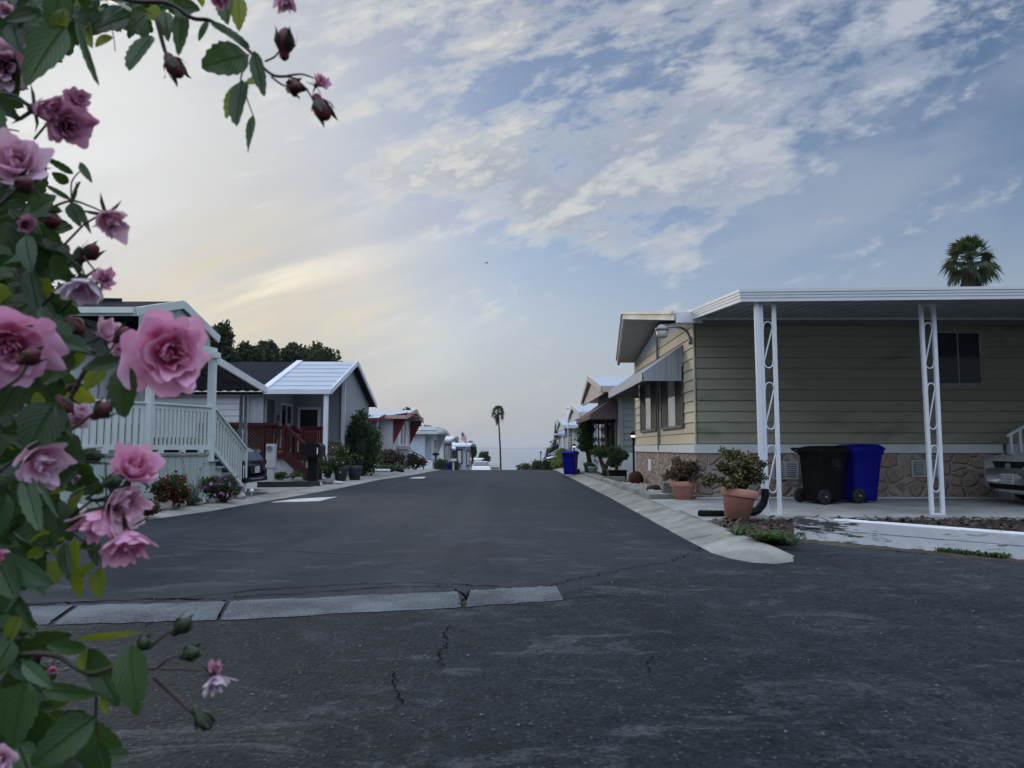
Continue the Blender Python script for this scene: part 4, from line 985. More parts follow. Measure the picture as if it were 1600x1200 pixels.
for i in range(5):
    p = sa+(sb-sa)*((i+.3)/5); z = .90-.17*(i+1); mb.slab([p+Vector((0, 0, z)), p+Vector((0, .95, z)), p+Vector((.26, .80, z)), p+Vector((.26, -.16, z))], .04)
mb.build('stairs', M['redw'], h)
rail(h, sa, sb, 1.80, .98, .98, .18, 6, .06, mat=M['redw'], cap=.12, pw=.12); rail(h, sa+Vector((.0, .95, 0)), sb+Vector((0, .95, 0)), 1.80, .98, .98, .18, 6, .06, mat=M['redw'], cap=.12, pw=.12)
# ================================================================== homes farther down the street
def home(label, side, Xw, Y0, Y1, L, zg, zw, zrg, over, prow, wall, trim, roofm, skirt=None, zsk=.8, style='groove', pitch=.2, base=None, e=.35, yap=None, gpan=None):
    """end wall faces the street at X=Xw between Y0 (near) and Y1 (far); body runs away from the street"""
    s = side; X = lambda t: Xw+s*t
    h = thing("mobile_home", label, "house", (Xw, (Y0+Y1)/2, zg)); Ym_ = yap or (Y0+Y1)/2
    zr_ = lambda y: zw+(zrg-zw)*(1-abs(y-Ym_)/(Ym_-Y0 if y < Ym_ else Y1-Ym_))
    mb = MB(); fn = lap_wall if style == 'lap' else groove_wall
    a, b = (X(0), Y0), (X(L), Y0)
    fn(mb, a, b, zg+zsk, zw, pitch, .018, out=(0, -1, 0)) if style == 'lap' else groove_wall(mb, a, b, zg+zsk, zw, pitch, .02, .015, (0, -1, 0))
    f = lambda t: zr_(Y0+(Y1-Y0)*t)-.03
    (lap_wall(mb, (X(0), Y0), (X(0), Y1), zg+zsk, f, pitch, .018, (-s, 0, 0)) if style == 'lap' else groove_wall(mb, (X(0), Y0), (X(0), Y1), zg+zsk, f, pitch, .02, .015, (-s, 0, 0)))
    mb.quad((X(0), Y1, zg), (X(L), Y1, zg), (X(L), Y1, zw), (X(0), Y1, zw)); mb.build('wall', wall, h)
    mb = MB(); mb.box(X(-.03), X(L), Y0-.025, Y0-.002, zg-.3, zg+zsk); mb.box(X(-.03), X(-.004), Y0-.002, Y1, zg-.3, zg+zsk); mb.build('skirt', skirt or trim, h)
    mb = MB(); roof_gable(mb, X(L), X(-over), X(-over-prow), Y0-e, Ym_, Y1+e, zw-.02, zrg, .09); mb.build('roof', roofm, h)
    mb = MB(); o_ = .025*s
    if gpan:
        q = MB(); xx = X(-over+.03); q.prism([(xx, Y0-e+.02, zw-.22), (xx, Y1+e-.02, zw-.22), (xx, Y1+e-.02, zw-.06), (xx, Ym_, zrg-.06), (xx, Y0-e+.02, zw-.06)], (.05*s, 0, 0)); q.build('gable_panel', gpan, h)
    fas(mb, (X(-over)-o_, Y0-e, zw), (X(-over-prow)-o_, Ym_, zrg+.02), .20, .05); fas(mb, (X(-over-prow)-o_, Ym_, zrg+.02), (X(-over)-o_, Y1+e, zw), .20, .05)
    mb.box(X(-over), X(L), Y0-e-.05, Y0-e-.004, zw-.17, zw+.02); mb.build('fascia', trim, h)
    return h
M['pinkw'] = pmat("white_lap", (.56, .55, .56), .6, .08)
M['salmon'] = pmat("salmon_trim", (.48, .30, .27), .6, .1)
M['redm'] = pmat("dark_red_metal", (.13, .012, .018), .5, .15)
M['bluegrey'] = pmat("blue_grey_panel", (.30, .34, .42), .6, .08)
M['paleblue'] = pmat("pale_blue_siding", (.46, .51, .57), .6, .07)
M['palew'] = pmat("off_white_siding", (.58, .60, .60), .6, .07)
M['blueshade'] = pmat("blue_siding", (.36, .41, .48), .6, .07)
M['whiteroof'] = pmat("white_roof", (.58, .63, .70), .45, .07)
M['blueroof'] = pmat("blue_grey_roof", (.25, .30, .37), .5, .1)
g3 = gz(41)
h3 = home("white lap sided mobile home with dark red flared wing panels round its window", -1, -6.3, 40.6, 47.6, 12, g3, 2.75, 3.22, .75, .0, M['pinkw'], M['salmon'], M['metroof'], M['bluegrey'], 1.05, 'lap', .10)
for y, nm in ((40.75, 'a'), (47.4, 'b')):
    mb = MB(); mb.prism([(-6.28, y, 2.80), (-5.52, y, 2.86), (-5.62, y, 2.55), (-6.28, y, 1.25)], (0, .09, 0)); mb.build('wing_panel', M['redm'], h3)
mb = MB(); mb.slab([(-5.5, 40.3, 2.90), (-6.3, 40.3, 2.78), (-6.3, 47.9, 2.78), (-5.5, 47.9, 2.90)], .05); mb.build('soffit', M['redm'], h3)
window(h3, 'y', -6.3, 42.2, 46.4, 1.25, 2.5, 1, M['trimw'], M['blindw'], .10, (.28, .42, .58, .72), (), .07, [M['blindw'], M['redm'], M['blindw'], M['redm'], M['blindw']])
mb = MB(); mb.box(-6.28, -6.12, 41.9, 46.7, .98, 1.12); mb.build('window_box', M['salmon'], h3)
# side screen porch in front of its long wall
mb = MB(); mb.slab([(-6.7, 38.6, 2.55), (-12, 38.6, 2.55), (-12, 40.5, 2.80), (-6.7, 40.5, 2.80)], .06); mb.build('porch_roof', M['metroof'], h3)
mb = MB(); mb.box(-12, -6.72, 38.55, 38.6, 2.40, 2.56); mb.bar((-6.68, 38.6, 2.5), (-6.68, 40.5, 2.76), .05, .14); mb.build('red_edge', M['redm'], h3)
mb = MB()
for i in range(9): mb.box(-11.9+i*.64, -11.85+i*.64, 38.62, 38.68, g3+.8, 2.42)
for z in (1.6, 2.1): mb.box(-11.9, -6.75, 38.61, 38.65, z, z+.04)
mb.build('screen_frame', M['bluegrey'], h3)
mb = MB(); mb.quad((-11.9, 38.70, g3+.75), (-6.75, 38.70, g3+.75), (-6.75, 38.70, 2.42), (-11.9, 38.70, 2.42)); mb.build('screen', glassmat("porch_screen", (.06, .075, .10), .3, .4), h3)
mb = MB(); groove_wall(mb, (-11.9, 38.64), (-6.72, 38.64), g3-.2, g3+.85, .3, .02, .02, (0, -1, 0)); mb.quad((-6.72, 38.64, g3-.2), (-6.72, 40.5, g3-.2), (-6.72, 40.5, g3+.85), (-6.72, 38.64, g3+.85)); mb.build('porch_skirt', M['bluegrey'], h3)
g4 = gz(59)
h4 = home("pale blue flat roofed mobile home with stepped parapet and narrow street window", -1, -6.5, 57.5, 68.5, 10, g4, 2.25, 2.48, .9, .2, M['paleblue'], M['palew'], M['whiteroof'], M['palew'], .9, 'groove', .35)
mb = MB(); mb.box(-8.9, -7.5, 57.2, 57.5, 2.3, 2.55); mb.box(-7.35, -5.9, 60, 66, 2.42, 2.72); mb.build('parapet', M['palew'], h4)
for y in (58.2, 67.6):
    mb = MB(); mb.prism([(-6.48, y, 2.25), (-5.7, y, 2.3), (-6.48, y, .6)], (0, .12, 0)); mb.build('wing_panel', M['paleblue'], h4)
window(h4, 'y', -6.5, 61.5, 65.5, .35, 1.75, 1, M['trimw'], M['glass'], .18, (.5,), (), .08, [M['blindw'], M['glass']])
g5 = gz(77)
h5 = home("off white mobile home with tall street windows between the pale blue home and the flag", -1, -6.6, 74, 84.5, 10, g5, 1.85, 2.25, .7, .1, M['palew'], M['palew'], M['whiteroof'], M['palew'], .9, 'groove', .35)
window(h5, 'y', -6.6, 75.5, 83, -.4, 1.3, 1, M['dark'], M['blindw'], .16, (.25, .5, .75), (), .08, [M['blindw'], M['glass'], M['blindw'], M['glass']])
g6 = gz(94)
h6 = home("blue grey sided home with white rounded roof edge below the flag", -1, -5.6, 93, 104, 14, g6, 1.35, 1.72, .5, .1, M['blueshade'], M['whiteroof'], M['whiteroof'], M['blueshade'], .6, 'groove', .4)
window(h6, 'x', 93, -7.6, -6.1, -.75, .75, -1, M['dark'], M['glass'], .14, (.68,), (), .09, [M['glass'], M['blindw']])
window(h6, 'y', -5.6, 95, 101, -1.1, .6, 1, M['dark'], M['blindw'], .16, (.5,), (), .08)
mb = MB(); mb.slab([(-8.6, 92.0, .80), (-6.75, 92.0, .80), (-6.75, 92.95, 1.15), (-8.6, 92.95, 1.15)], .06); mb.slab([(-8.6, 91.6, .98), (-6.75, 91.6, .98), (-6.75, 92.9, 1.28), (-8.6, 92.9, 1.28)], .05); mb.build('awning', M['whiteroof'], h6)
g7 = gz(130)
h7 = home("low distant home with flat white roof behind the white car", -1, -5.0, 118, 130, 8, gz(122), -.75, -.55, .3, .1, M['blueshade'], M['palew'], M['whiteroof'], M['blueshade'], .5, 'groove', .5)
h8 = home("distant white trailer roof beside the tall palm", -1, -2.6, 150, 158, 3.6, gz(152), -2.55, -2.2, .3, .1, M['palew'], M['palew'], M['grey'], M['palew'], .5, 'groove', .5)
# right side, next after the beige home
M['slate'] = pmat("slate_lap", (.215, .245, .245), .6, .1, 1.5)
M['brownaw'] = pmat("brown_canvas", (.105, .070, .072), .8, .15, 5, .3, 60)
M['pinkgable'] = pmat("pinkish_gable", (.50, .43, .38), .6, .06)
r2 = home("slate sided mobile home with cream gable and brown scalloped awning", 1, 3.42, 24.3, 30.2, 12, 0, 2.95, 3.58, .62, .06, M['slate'], M['pinkgable'], M['metroof'], M['palew'], .9, 'lap', .2, e=.55, gpan=M['pinkgable'])
mb = MB(); lap_wall(mb, (3.395, 24.32), (3.395, 30.2), .9, 2.9, .22, .016, (-1, 0, 0)); mb.build('street_siding', M['pinkgable'], r2)
mb = MB(); mb.box(3.36, 3.50, 24.22, 24.30, .9, 2.9); mb.build('corner_trim', M['grey'], r2)
window(r2, 'y', 3.37, 24.75, 27.1, 1.0, 2.3, -1, M['framed'], M['glass'], .07, (.5,), (), .06); window(r2, 'y', 3.37, 27.5, 29.6, 1.0, 2.3, -1, M['framed'], M['glass'], .07, (.5,), (), .06)
aw = MB(); y0, y1, xo, zo, zt_ = 24.5, 29.6, 2.48, 2.12, 2.72; n = 40
top = [(3.36, y0+(y1-y0)*i/n, zt_) for i in range(n+1)]; mid = [(xo, y0+(y1-y0)*i/n, zo) for i in range(n+1)]; bot = [(xo, y0+(y1-y0)*i/n, zo-.14-.03*abs(math.sin(i*math.pi/2.0*1))) for i in range(n+1)]
aw.add(top+mid+bot, [[i, i+1, n+2+i, n+1+i] for i in range(n)]+[[n+1+i, n+2+i, 2*n+3+i, 2*n+2+i] for i in range(n)])
for yy in (y0, y1):
    k = 12; P = [(3.36+(xo-3.36)*i/k, yy, zt_+(zo-zt_)*i/k) for i in range(k+1)]; Q = [(p[0], yy, zo-.14-.03*(i % 2)) for i, p in enumerate(P)]
    aw.add(P+Q, [[i, i+1, k+2+i, k+1+i] for i in range(k)])
aw.build('awning', M['brownaw'], r2)
mb = MB()
for y in (24.6, 29.5): mb.tube([(3.36, y, 1.0), (xo+.02, y, zo-.12)], .014, 6)
mb.build('awning_brace', M['darkmetal'], r2)
r3 = home("pale blue mobile home with arched white gable behind the clipped trees", 1, 3.5, 34, 41, 12, 0, 2.62, 3.12, .5, .05, M['paleblue'], M['palew'], M['metroof'], M['paleblue'], .8, 'groove', .25, gpan=M['palew'])
window(r3, 'y', 3.5, 35, 37, 1.0, 2.1, -1, M['trimw'], M['glass'], .1, (.5,))
r4 = home("white mobile home with low white gable and dark street windows", 1, 3.5, 44.5, 51, 12, gz(45), 2.35, 2.85, .5, .05, M['palew'], M['palew'], M['metroof'], M['palew'], .8, 'groove', .3, gpan=M['palew'])
window(r4, 'y', 3.5, 45.2, 47.0, .55, 1.75, -1, M['dark'], M['glass'], .1, (.5,)); window(r4, 'y', 3.5, 47.6, 50.2, .55, 1.75, -1, M['dark'], M['blindw'], .1, (.5,))
r5 = home("blue grey home with steep blue roof farthest down the right side", 1, 4.0, 58, 65, 12, gz(59), 1.95, 3.3, .4, .1, M['blueshade'], M['blueshade'], M['blueroof'], M['blueshade'], .8, 'groove', .3)
ca = thing("carport_awning", "white open carport awning with angled braces beside the small palm", "awning", (3.8, 55, gz(55)))
mb = MB(); mb.slab([(3.0, 53, 2.05), (3.0, 57.5, 2.05), (9, 57.5, 2.42), (9, 53, 2.42)], .10); mb.build('roof_sheet', M['whiteroof'], ca)
for y in (53.2, 57.2):
    mb = MB(); mb.bar((3.5, y, gz(55)), (3.5, y, 2.05), .08, .08, (0, 1, 0)); mb.bar((3.5, y, 1.0), (2.7, y, .55), .07, .07, (0, 1, 0)); mb.build('post', M['white'], ca)
mb = MB(); mb.slab([(2.5, 53.2, .35), (2.5, 56.8, .35), (3.5, 56.8, .60), (3.5, 53.2, .60)], .05); mb.build('lower_awning', M['whiteroof'], ca)
mb = MB(); mb.quad((4.0, 57.6, gz(57)), (9, 57.6, gz(57)), (9, 57.6, 2.2), (4.0, 57.6, 2.2)); mb.build('back_screen', M['grey'], ca)
# ================================================================== vehicles
def catmull(P, k):
    P = np.array(P, float); n = len(P); out = []
    for i in range(n-1):
        p0, p1, p2, p3 = P[max(i-1, 0)], P[i], P[i+1], P[min(i+2, n-1)]
        for j in range(k):
            t = j/k; out.append(.5*((2*p1)+(-p0+p2)*t+(2*p0-5*p1+4*p2-p3)*t*t+(-p0+3*p1-3*p2+p3)*t**3))
    out.append(P[-1]); return np.array(out)
SEDAN = [(2.25, .34, .55, .585, .60, .62, .50), (2.17, .25, .69, .73, .76, .78, .66), (1.9, .20, .76, .815, .84, .84, .72), (1.0, .18, .85, .93, .87, .86, .74), (.72, .18, .87, .965, .87, .86, .72),
         (.02, .18, .885, 1.40, .87, .865, .60), (-.7, .18, .905, 1.44, .87, .865, .62), (-1.3, .18, .93, 1.37, .87, .86, .59), (-1.82, .20, .945, 1.035, .86, .84, .70), (-2.12, .25, .90, .96, .80, .80, .68), (-2.25, .36, .66, .70, .64, .66, .55)]
HATCH = [(2.1, .34, .62, .66, .60, .62, .50), (2.0, .26, .80, .85, .78, .78, .66), (1.7, .20, .88, .95, .86, .85, .74), (1.0, .18, .96, 1.06, .89, .88, .74),
         (.3, .18, 1.0, 1.54, .89, .88, .62), (-.5, .18, 1.02, 1.60, .89, .88, .65), (-1.35, .18, 1.05, 1.52, .89, .87, .62), (-1.78, .22, 1.06, 1.34, .88, .85, .66), (-2.02, .26, 1.04, 1.10, .85, .83, .68), (-2.13, .30, .80, .84, .80, .80, .66), (-2.16, .40, .60, .64, .74, .74, .6)]
def car(label, cat, ctrl, paint, loc, rot, hs=1.0, sg=(4, 8), ws=(4, 5), rg=(7, 8), group=None, wx=(1.38, -1.32)):
    t = thing("parked_car", label, cat, (0, 0, 0), group)
    rows_ = []
    for x, zb, zl, zt, wl, wb, wt in ctrl:
        half = [(0, zb), (wl*.9, zb), (wl, zb+.14*(zl-zb)/.6), (wb, zl-.26*(zl-zb)), (wb*.975, zl), (wt+.02, zt-.05*(zt-zl)/.4-.005), (wt*.80, zt), (0, zt+.012)]
        ring = half+[(-a, b) for a, b in half[-2:0:-1]]; ring.append(half[0])
        rows_.append([(x, a, b*hs) for a, b in ring])
    K, KS = 5, 3
    A = np.array(rows_); cols = [catmull(A[:, j], K) for j in range(A.shape[1])]; A = np.stack(cols, 1)
    A = np.stack([catmull(A[i], KS) for i in range(A.shape[0])], 0)
    nU, nV = A.shape[:2]; body = MB(); gl = MB(); V = A.reshape(-1, 3).tolist(); body.v = [tuple(p) for p in V]; gl.v = list(body.v)
    for i in range(nU-1):
        for j in range(nV-1):
            u, v = (i+.5)/K, (j+.5)/KS; vs = v if v < 7 else 14-v
            pil = any(abs(u-q) < .12 for q in (sg[0]+1.9,))
            g = (sg[0]+.35 < u < sg[1]-.15 and 4.15 < vs < 4.9 and not pil) or ((ws[0]+.1 < u < ws[1]-.05) and vs > 5.05) or ((rg[0]+.1 < u < rg[1]-.12) and vs > 5.15)
            (gl if g else body).f.append([i*nV+j, i*nV+j+1, (i+1)*nV+j+1, (i+1)*nV+j]); (gl if g else body).m.append(0)
    body.f.append([j for j in range(nV-1)]); body.m.append(0); body.f.append([(nU-1)*nV+j for j in range(nV-2, -1, -1)]); body.m.append(0)
    body.build('body', paint, t, True); gl.build('windows', M['carglass'], t, True)
    for x in wx:
        for s in (1, -1):
            mb = MB(); prof = [(.20, -.10), (.295, -.10), (.32, -.06), (.325, 0), (.32, .06), (.295, .09), (.20, .09)]
            n = 20; vs = [(x+r_*math.cos(2*math.pi*k/n), s*(.79+w_), .325+r_*math.sin(2*math.pi*k/n)) for r_, w_ in prof for k in range(n)]
            mb.add(vs, [[i*n+k, i*n+(k+1) % n, (i+1)*n+(k+1) % n, (i+1)*n+k] for i in range(len(prof)-1) for k in range(n)])
            w = mb.build('wheel', M['tyre'], t, True)
            mb = MB(); vs = [(x+r_*math.cos(2*math.pi*k/n), s*(.79+w_), .325+r_*math.sin(2*math.pi*k/n)) for r_, w_ in ((.21, .07), (.16, .06), (.06, .09), (.001, .09)) for k in range(n)]
            mb.add(vs, [[i*n+k, i*n+(k+1) % n, (i+1)*n+(k+1) % n, (i+1)*n+k] for i in range(3) for k in range(n)]); mb.build('rim', M['alu'], w, True)
    t.location = loc; t.rotation_euler = (0, 0, rot); t['_'] = 0; del t['_']
    return t
M['carglass'] = glassmat("car_glass", (.02, .022, .024), .03, .9, .1)
M['tyre'] = pmat("tyre", (.018, .018, .018), .8, .1)
M['silver'] = pmat("silver_paint", (.47, .475, .46), .32, .04, 1, metal=.2, spec=.5, coat=.6)
M['bluep'] = pmat("dark_blue_paint", (.008, .022, .080), .4, .04, 1, spec=.3, coat=.12)
M['whitep'] = pmat("white_paint", (.68, .69, .70), .3, .03, 1, spec=.5, coat=.6)
M['platew'] = pmat("plate_white", (.62, .62, .62), .5, .05)
M['lens'] = pmat("lamp_lens", (.50, .52, .54), .08, .1, spec=.8)
M['redlens'] = pmat("tail_lens", (.06, .005, .007), .12, .1, spec=.7)
def plate(t, x, zc, s, wy=.30, hz=.15):
    mb = MB(); mb.box(x-.008, x+.008, -wy/2, wy/2, zc-hz/2, zc+hz/2); p = mb.build('licence_plate', M['platew'], t)
    mb = MB(); r = random.Random(2); xx = x+.010*s
    for z, n, hh in ((zc+.042, 9, .014), (zc+.002, 10, .018), (zc-.045, 12, .012)):
        for i in range(n):
            if r.random() < .2: continue
            y = -wy*.40+wy*.8*i/(n-1); mb.box(xx-.001, xx+.001, y-.008, y+.006, z-hh/2, z+hh/2)
    mb.build('lettering', M['darkmetal'], p)
c = car("silver sedan parked nose out under the carport beside white step rail", "car", SEDAN, M['silver'], (0, 0, 0), 0)
def pr(t, name, mat, yz, x, d):
    mb = MB(); mb.prism([(x, y, z) for y, z in yz], (d, 0, 0)); return mb.build(name, mat, t, bevel=.006)
g = pr(c, 'grille', M['black'], [(-.40, .70), (.40, .70), (.36, .735), (-.36, .735)][:2]+[(.42, .695), (.34, .60), (.22, .565), (-.22, .565), (-.34, .60), (-.42, .695)], 2.17, .075)
mb = MB()
for z in (.60, .63, .66): mb.box(2.235, 2.250, -.34, .34, z, z+.008)
mb.build('grille_bar', M['darkmetal'], g)
mb = MB(); n = 18; ring = [(2.256, .062*math.cos(2*math.pi*k/n), .635+.036*math.sin(2*math.pi*k/n)) for k in range(n+1)]; mb.tube(ring, .006, 5)
mb.bar((2.256, -.028, .608), (2.256, -.022, .662), .010, .01, (1, 0, 0)); mb.bar((2.256, .028, .608), (2.256, .022, .662), .010, .01, (1, 0, 0)); mb.bar((2.256, -.024, .635), (2.256, .024, .635), .010, .01, (1, 0, 0)); mb.build('emblem', M['alu'], g)
for s in (1, -1): pr(c, 'headlight', M['lens'], [(s*.46, .695), (s*.72, .735), (s*.76, .66), (s*.70, .60), (s*.52, .615)], 2.06, .10)
mb = MB()
def nose(mb, x0, zc, ax, az, wy):
    vs = []; N = 24; K = 12
    for i in range(N+1):
        y = -wy+2*wy*i/N; q = abs(y)/wy; xx = x0-.34*q**3.2; sc = (1-q**10)**.5 if q < 1 else .05
        for k in range(K): a = 2*math.pi*k/K; vs.append((xx+ax*max(.2, sc)*math.cos(a), y, zc+az*max(.3, sc)*math.sin(a)))
    mb.add(vs, [[i*K+k, i*K+(k+1) % K, (i+1)*K+(k+1) % K, (i+1)*K+k] for i in range(N) for k in range(K)]+[list(range(K)), [N*K+k for k in range(K)]])
nose(mb, 2.18, .455, .085, .105, .84); nose(mb, 2.17, .225, .075, .045, .82); mb.build('bumper', M['silver'], c, True)
pr(c, 'lower_intake', M['black'], [(-.58, .36), (.58, .36), (.50, .26), (-.50, .26)], 2.16, .085)
plate(c, 2.275, .42, 1)
c.location = (10.36, 12.62, .125); c.rotation_euler = (0, 0, R(180))
sr = thing("step_rail", "white step rail rising to the right above the silver sedan", "railing", (9.3, 13.75, .13)); mb = MB()
pa, pb = at(1573, 681.5, 13.72), at(1600, 666, 13.72); dv_ = (pb-pa); pe = pa+dv_*2.6
mb.bar(pa, pe, .05, .045); mb.bar(pe, pe+Vector((1.4, 0, 0)), .05, .045)
for f_ in (.22, .74, 1.35, 2.0, 2.6): q_ = pa+dv_*f_; mb.bar((q_.x, q_.y, .13+.34*max(0, f_-.2)), (q_.x, q_.y, q_.z-.02), .042, .042, (0, 1, 0))
mb.build('rail', M['white'], sr); mb = MB()
for i in range(4): mb.box(pa.x+.05+i*.24, pa.x+2.3, 13.42, 14.12, .13+i*.2, .13+(i+1)*.2-.003)
mb.build('steps', M['slab'], sr)
b = car("dark blue hatchback parked tail out behind the sage stair railing", "car", HATCH, M['bluep'], (0, 0, 0), 0, .80, (3, 8), (3, 4), (6, 8), wx=(1.35, -1.35))
pr(b, 'plate_recess', M['black'], [(-.52, .60), (.52, .60), (.40, .42), (-.40, .42)], -2.17, -.03); plate(b, -2.21, .51, -1)
for s in (1, -1): pr(b, 'tail_light', M['redlens'], [(s*.30, .72), (s*.84, .72), (s*.82, .63), (s*.50, .62)], -2.03, -.13)
pr(b, 'light_bar', M['black'], [(-.30, .71), (.30, .71), (.30, .65), (-.30, .65)], -2.05, -.095)
mb = MB(); mb.box(-2.215, -1.9, -.80, .80, .22, .34); mb.build('bumper', M['black'], b, bevel=.03)
mb = MB(); mb.box(-2.222, -2.19, -.45, .45, .29, .305); mb.build('bumper_trim', M['alu'], b)
mb = MB(); mb.box(-1.62, -1.36, -.58, .58, 1.215, 1.245); mb.build('spoiler', M['black'], b, bevel=.01)
b.location = (-6.15-2.16, 18.5, .03); b.rotation_euler = (0, 0, R(180))
w = car("white sedan parked facing uphill beyond the crest of the street", "car", SEDAN, M['whitep'], (0, 0, 0), 0); w.location = (-2.75, 68, gz(70)-.02); w.rotation_euler = (0, 0, R(-86))
# ================================================================== wheeled bins
def rr(w, d, r, n=4):
    out = []
    for cx, cy, a0 in ((w/2-r, d/2-r, 0), (-w/2+r, d/2-r, 90), (-w/2+r, -d/2+r, 180), (w/2-r, -d/2+r, 270)):
        for k in range(n+1): a = R(a0+90*k/n); out.append((cx+r*math.cos(a), cy+r*math.sin(a)))
    return out
def wheeled_bin(label, mat, loc, rot, H=.97, emblem=None, group=None, W=.60, Dp=.70, tilt=0):
    """front of the bin is local +y, the wheels and handle at -y"""
    t = thing("wheeled_bin", label, "bin", (0, 0, 0), group); k = H/.97
    mb = MB(); S = [(.44, .46, .03, -.02), (.455, .48, .10, -.02), (.51, .56, .60, .0), (.535, .60, .80, .01), (.57, .65, .825, .01), (.57, .65, .87, .01)]
    n = 20; vs = []
    for w_, d_, z, oy in S: vs += [(x*k, (y+oy)*k, z*k) for x, y in rr(w_, d_, .07)]
    mb.add(vs, [[i*n+j, i*n+(j+1) % n, (i+1)*n+(j+1) % n, (i+1)*n+j] for i in range(len(S)-1) for j in range(n)]+[list(range(n-1, -1, -1))])
    bd = mb.build('body', mat, t, True)
    mb = MB(); L = [(.595, .69, .865, .015), (.60, .695, .90, .015), (.55, .62, .935, .02), (.50, .44, .965, .05), (.20, .12, .97, .06)]; vs = []
    for w_, d_, z, oy in L: vs += [(x*k, (y+oy)*k, z*k) for x, y in rr(w_, d_, min(.08, d_*.3))]
    mb.add(vs, [[i*n+j, i*n+(j+1) % n, (i+1)*n+(j+1) % n, (i+1)*n+j] for i in range(len(L)-1) for j in range(n)]+[[(len(L)-1)*n+j for j in range(n)]])
    mb.build('lid', mat, t, True)
    mb = MB(); mb.tube([(-.25*k, -.33*k, .86*k), (-.25*k, -.44*k, .92*k), (.25*k, -.44*k, .92*k), (.25*k, -.33*k, .86*k)], .018*k, 8); mb.build('handle', mat, t, True)
    for s in (1, -1):
        mb = MB(); vs = []; q = 20; pf = [(.03, -.03), (.10, -.035), (.125, -.02), (.125, .02), (.10, .035), (.05, .03), (.03, .04)]
        for r_, w_ in pf: vs += [(s*(.275+w_)*k, (-.25+r_*math.cos(2*math.pi*j/q))*k, (.125+r_*math.sin(2*math.pi*j/q))*k) for j in range(q)]
        mb.add(vs, [[i*q+j, i*q+(j+1) % q, (i+1)*q+(j+1) % q, (i+1)*q+j] for i in range(len(pf)-1) for j in range(q)]); wl = mb.build('wheel', M['tyre'], t, True)
        mb = MB(); mb.ball((s*.318*k, -.25*k, .125*k), .018*k, 8, 6); mb.build('hub_cap', M['alu'], wl, True)
    if emblem:
        mb = MB(); yy = -.0; c_ = (s_ := -1)
        def pt(a, r_, dz=0): return ((.277+.0)*k+.012, (r_*math.cos(a))*k+.02, (.66+r_*math.sin(a)+dz)*k)
        mb.tube([pt(2*math.pi*j/24, .10) for j in range(25)], .005, 5)
        mb.tube([pt(R(20+j*12), .065) for j in range(12)], .005, 5)
        for a, b_ in (((-.05, .02), (-.02, -.05)), ((-.02, -.05), (.03, .0)), ((.03, .0), (.05, -.05)), ((.0, .06), (.03, .0)), ((.01, .06), (.045, .06))):
            mb.tube([(.292*k, a[0]*k+.02, (.66+a[1])*k), (.292*k, b_[0]*k+.02, (.66+b_[1])*k)], .008, 5)
        mb.build('emblem', pmat("emblem_grey", (.045, .045, .045), .6), t)
    t.location = loc; t.rotation_euler = (0, 0, rot); return t
M['binblack'] = pmat("bin_black", (.005, .0042, .004), .55, .2, 3, spec=.16)
M['binblue'] = pmat("bin_blue", (.0015, .003, .20), .5, .12, 3, spec=.18)
# near pair: seen from their left flank, wheels towards the street
wheeled_bin("black wheeled bin with pale round emblem standing before the flagstone skirt", M['binblack'], (5.28, 13.12, .12), R(-68), .97, True)
wheeled_bin("bright blue wheeled bin touching the black bin under the carport", M['binblue'], (5.98, 13.36, .125), R(-72), .99)
wheeled_bin("blue wheeled bin standing alone on the kerb beyond the beige home", M['binblue'], (2.16, 28.6, .05), R(160), .90, None, None)
wheeled_bin("small dark blue bin beside shrubs before the off white distant home", M['binblue'], (-5.2, 60.5, gz(60)-.0), R(20), .95)
# ================================================================== plant pots
M['terra'] = pmat("terracotta", (.47, .225, .165), .8, .15, 5, .2, 40, col2=(.54, .36, .29), c2lo=.55, c2hi=.75)
M['soil'] = pmat("soil", (.025, .018, .013), .95, .3, 20)
M['potdark'] = pmat("dark_pot", (.035, .042, .055), .5, .15, 4)
def pot(label, loc, r, hgt, mat, tilt=(0, 0), cat='plant pot', group=None):
    t = thing("plant_pot", label, cat, (0, 0, 0), group); mb = MB()
    mb.lathe([(r*.68, 0), (r*.90, hgt*.72), (r*.92, hgt*.73), (r*1.0, hgt*.73), (r*1.03, hgt*.76), (r*1.04, hgt*.97), (r*1.0, hgt), (r*.93, hgt), (r*.90, hgt*.9)], (0, 0, 0), 32); mb.build('pot', mat, t, True)
    mb = MB(); mb.lathe([(.001, hgt*.91), (r*.91, hgt*.90)], (0, 0, 0), 20); mb.build('soil', M['soil'], t)
    t.location = loc; t.rotation_euler = (tilt[0], tilt[1], 0); return t
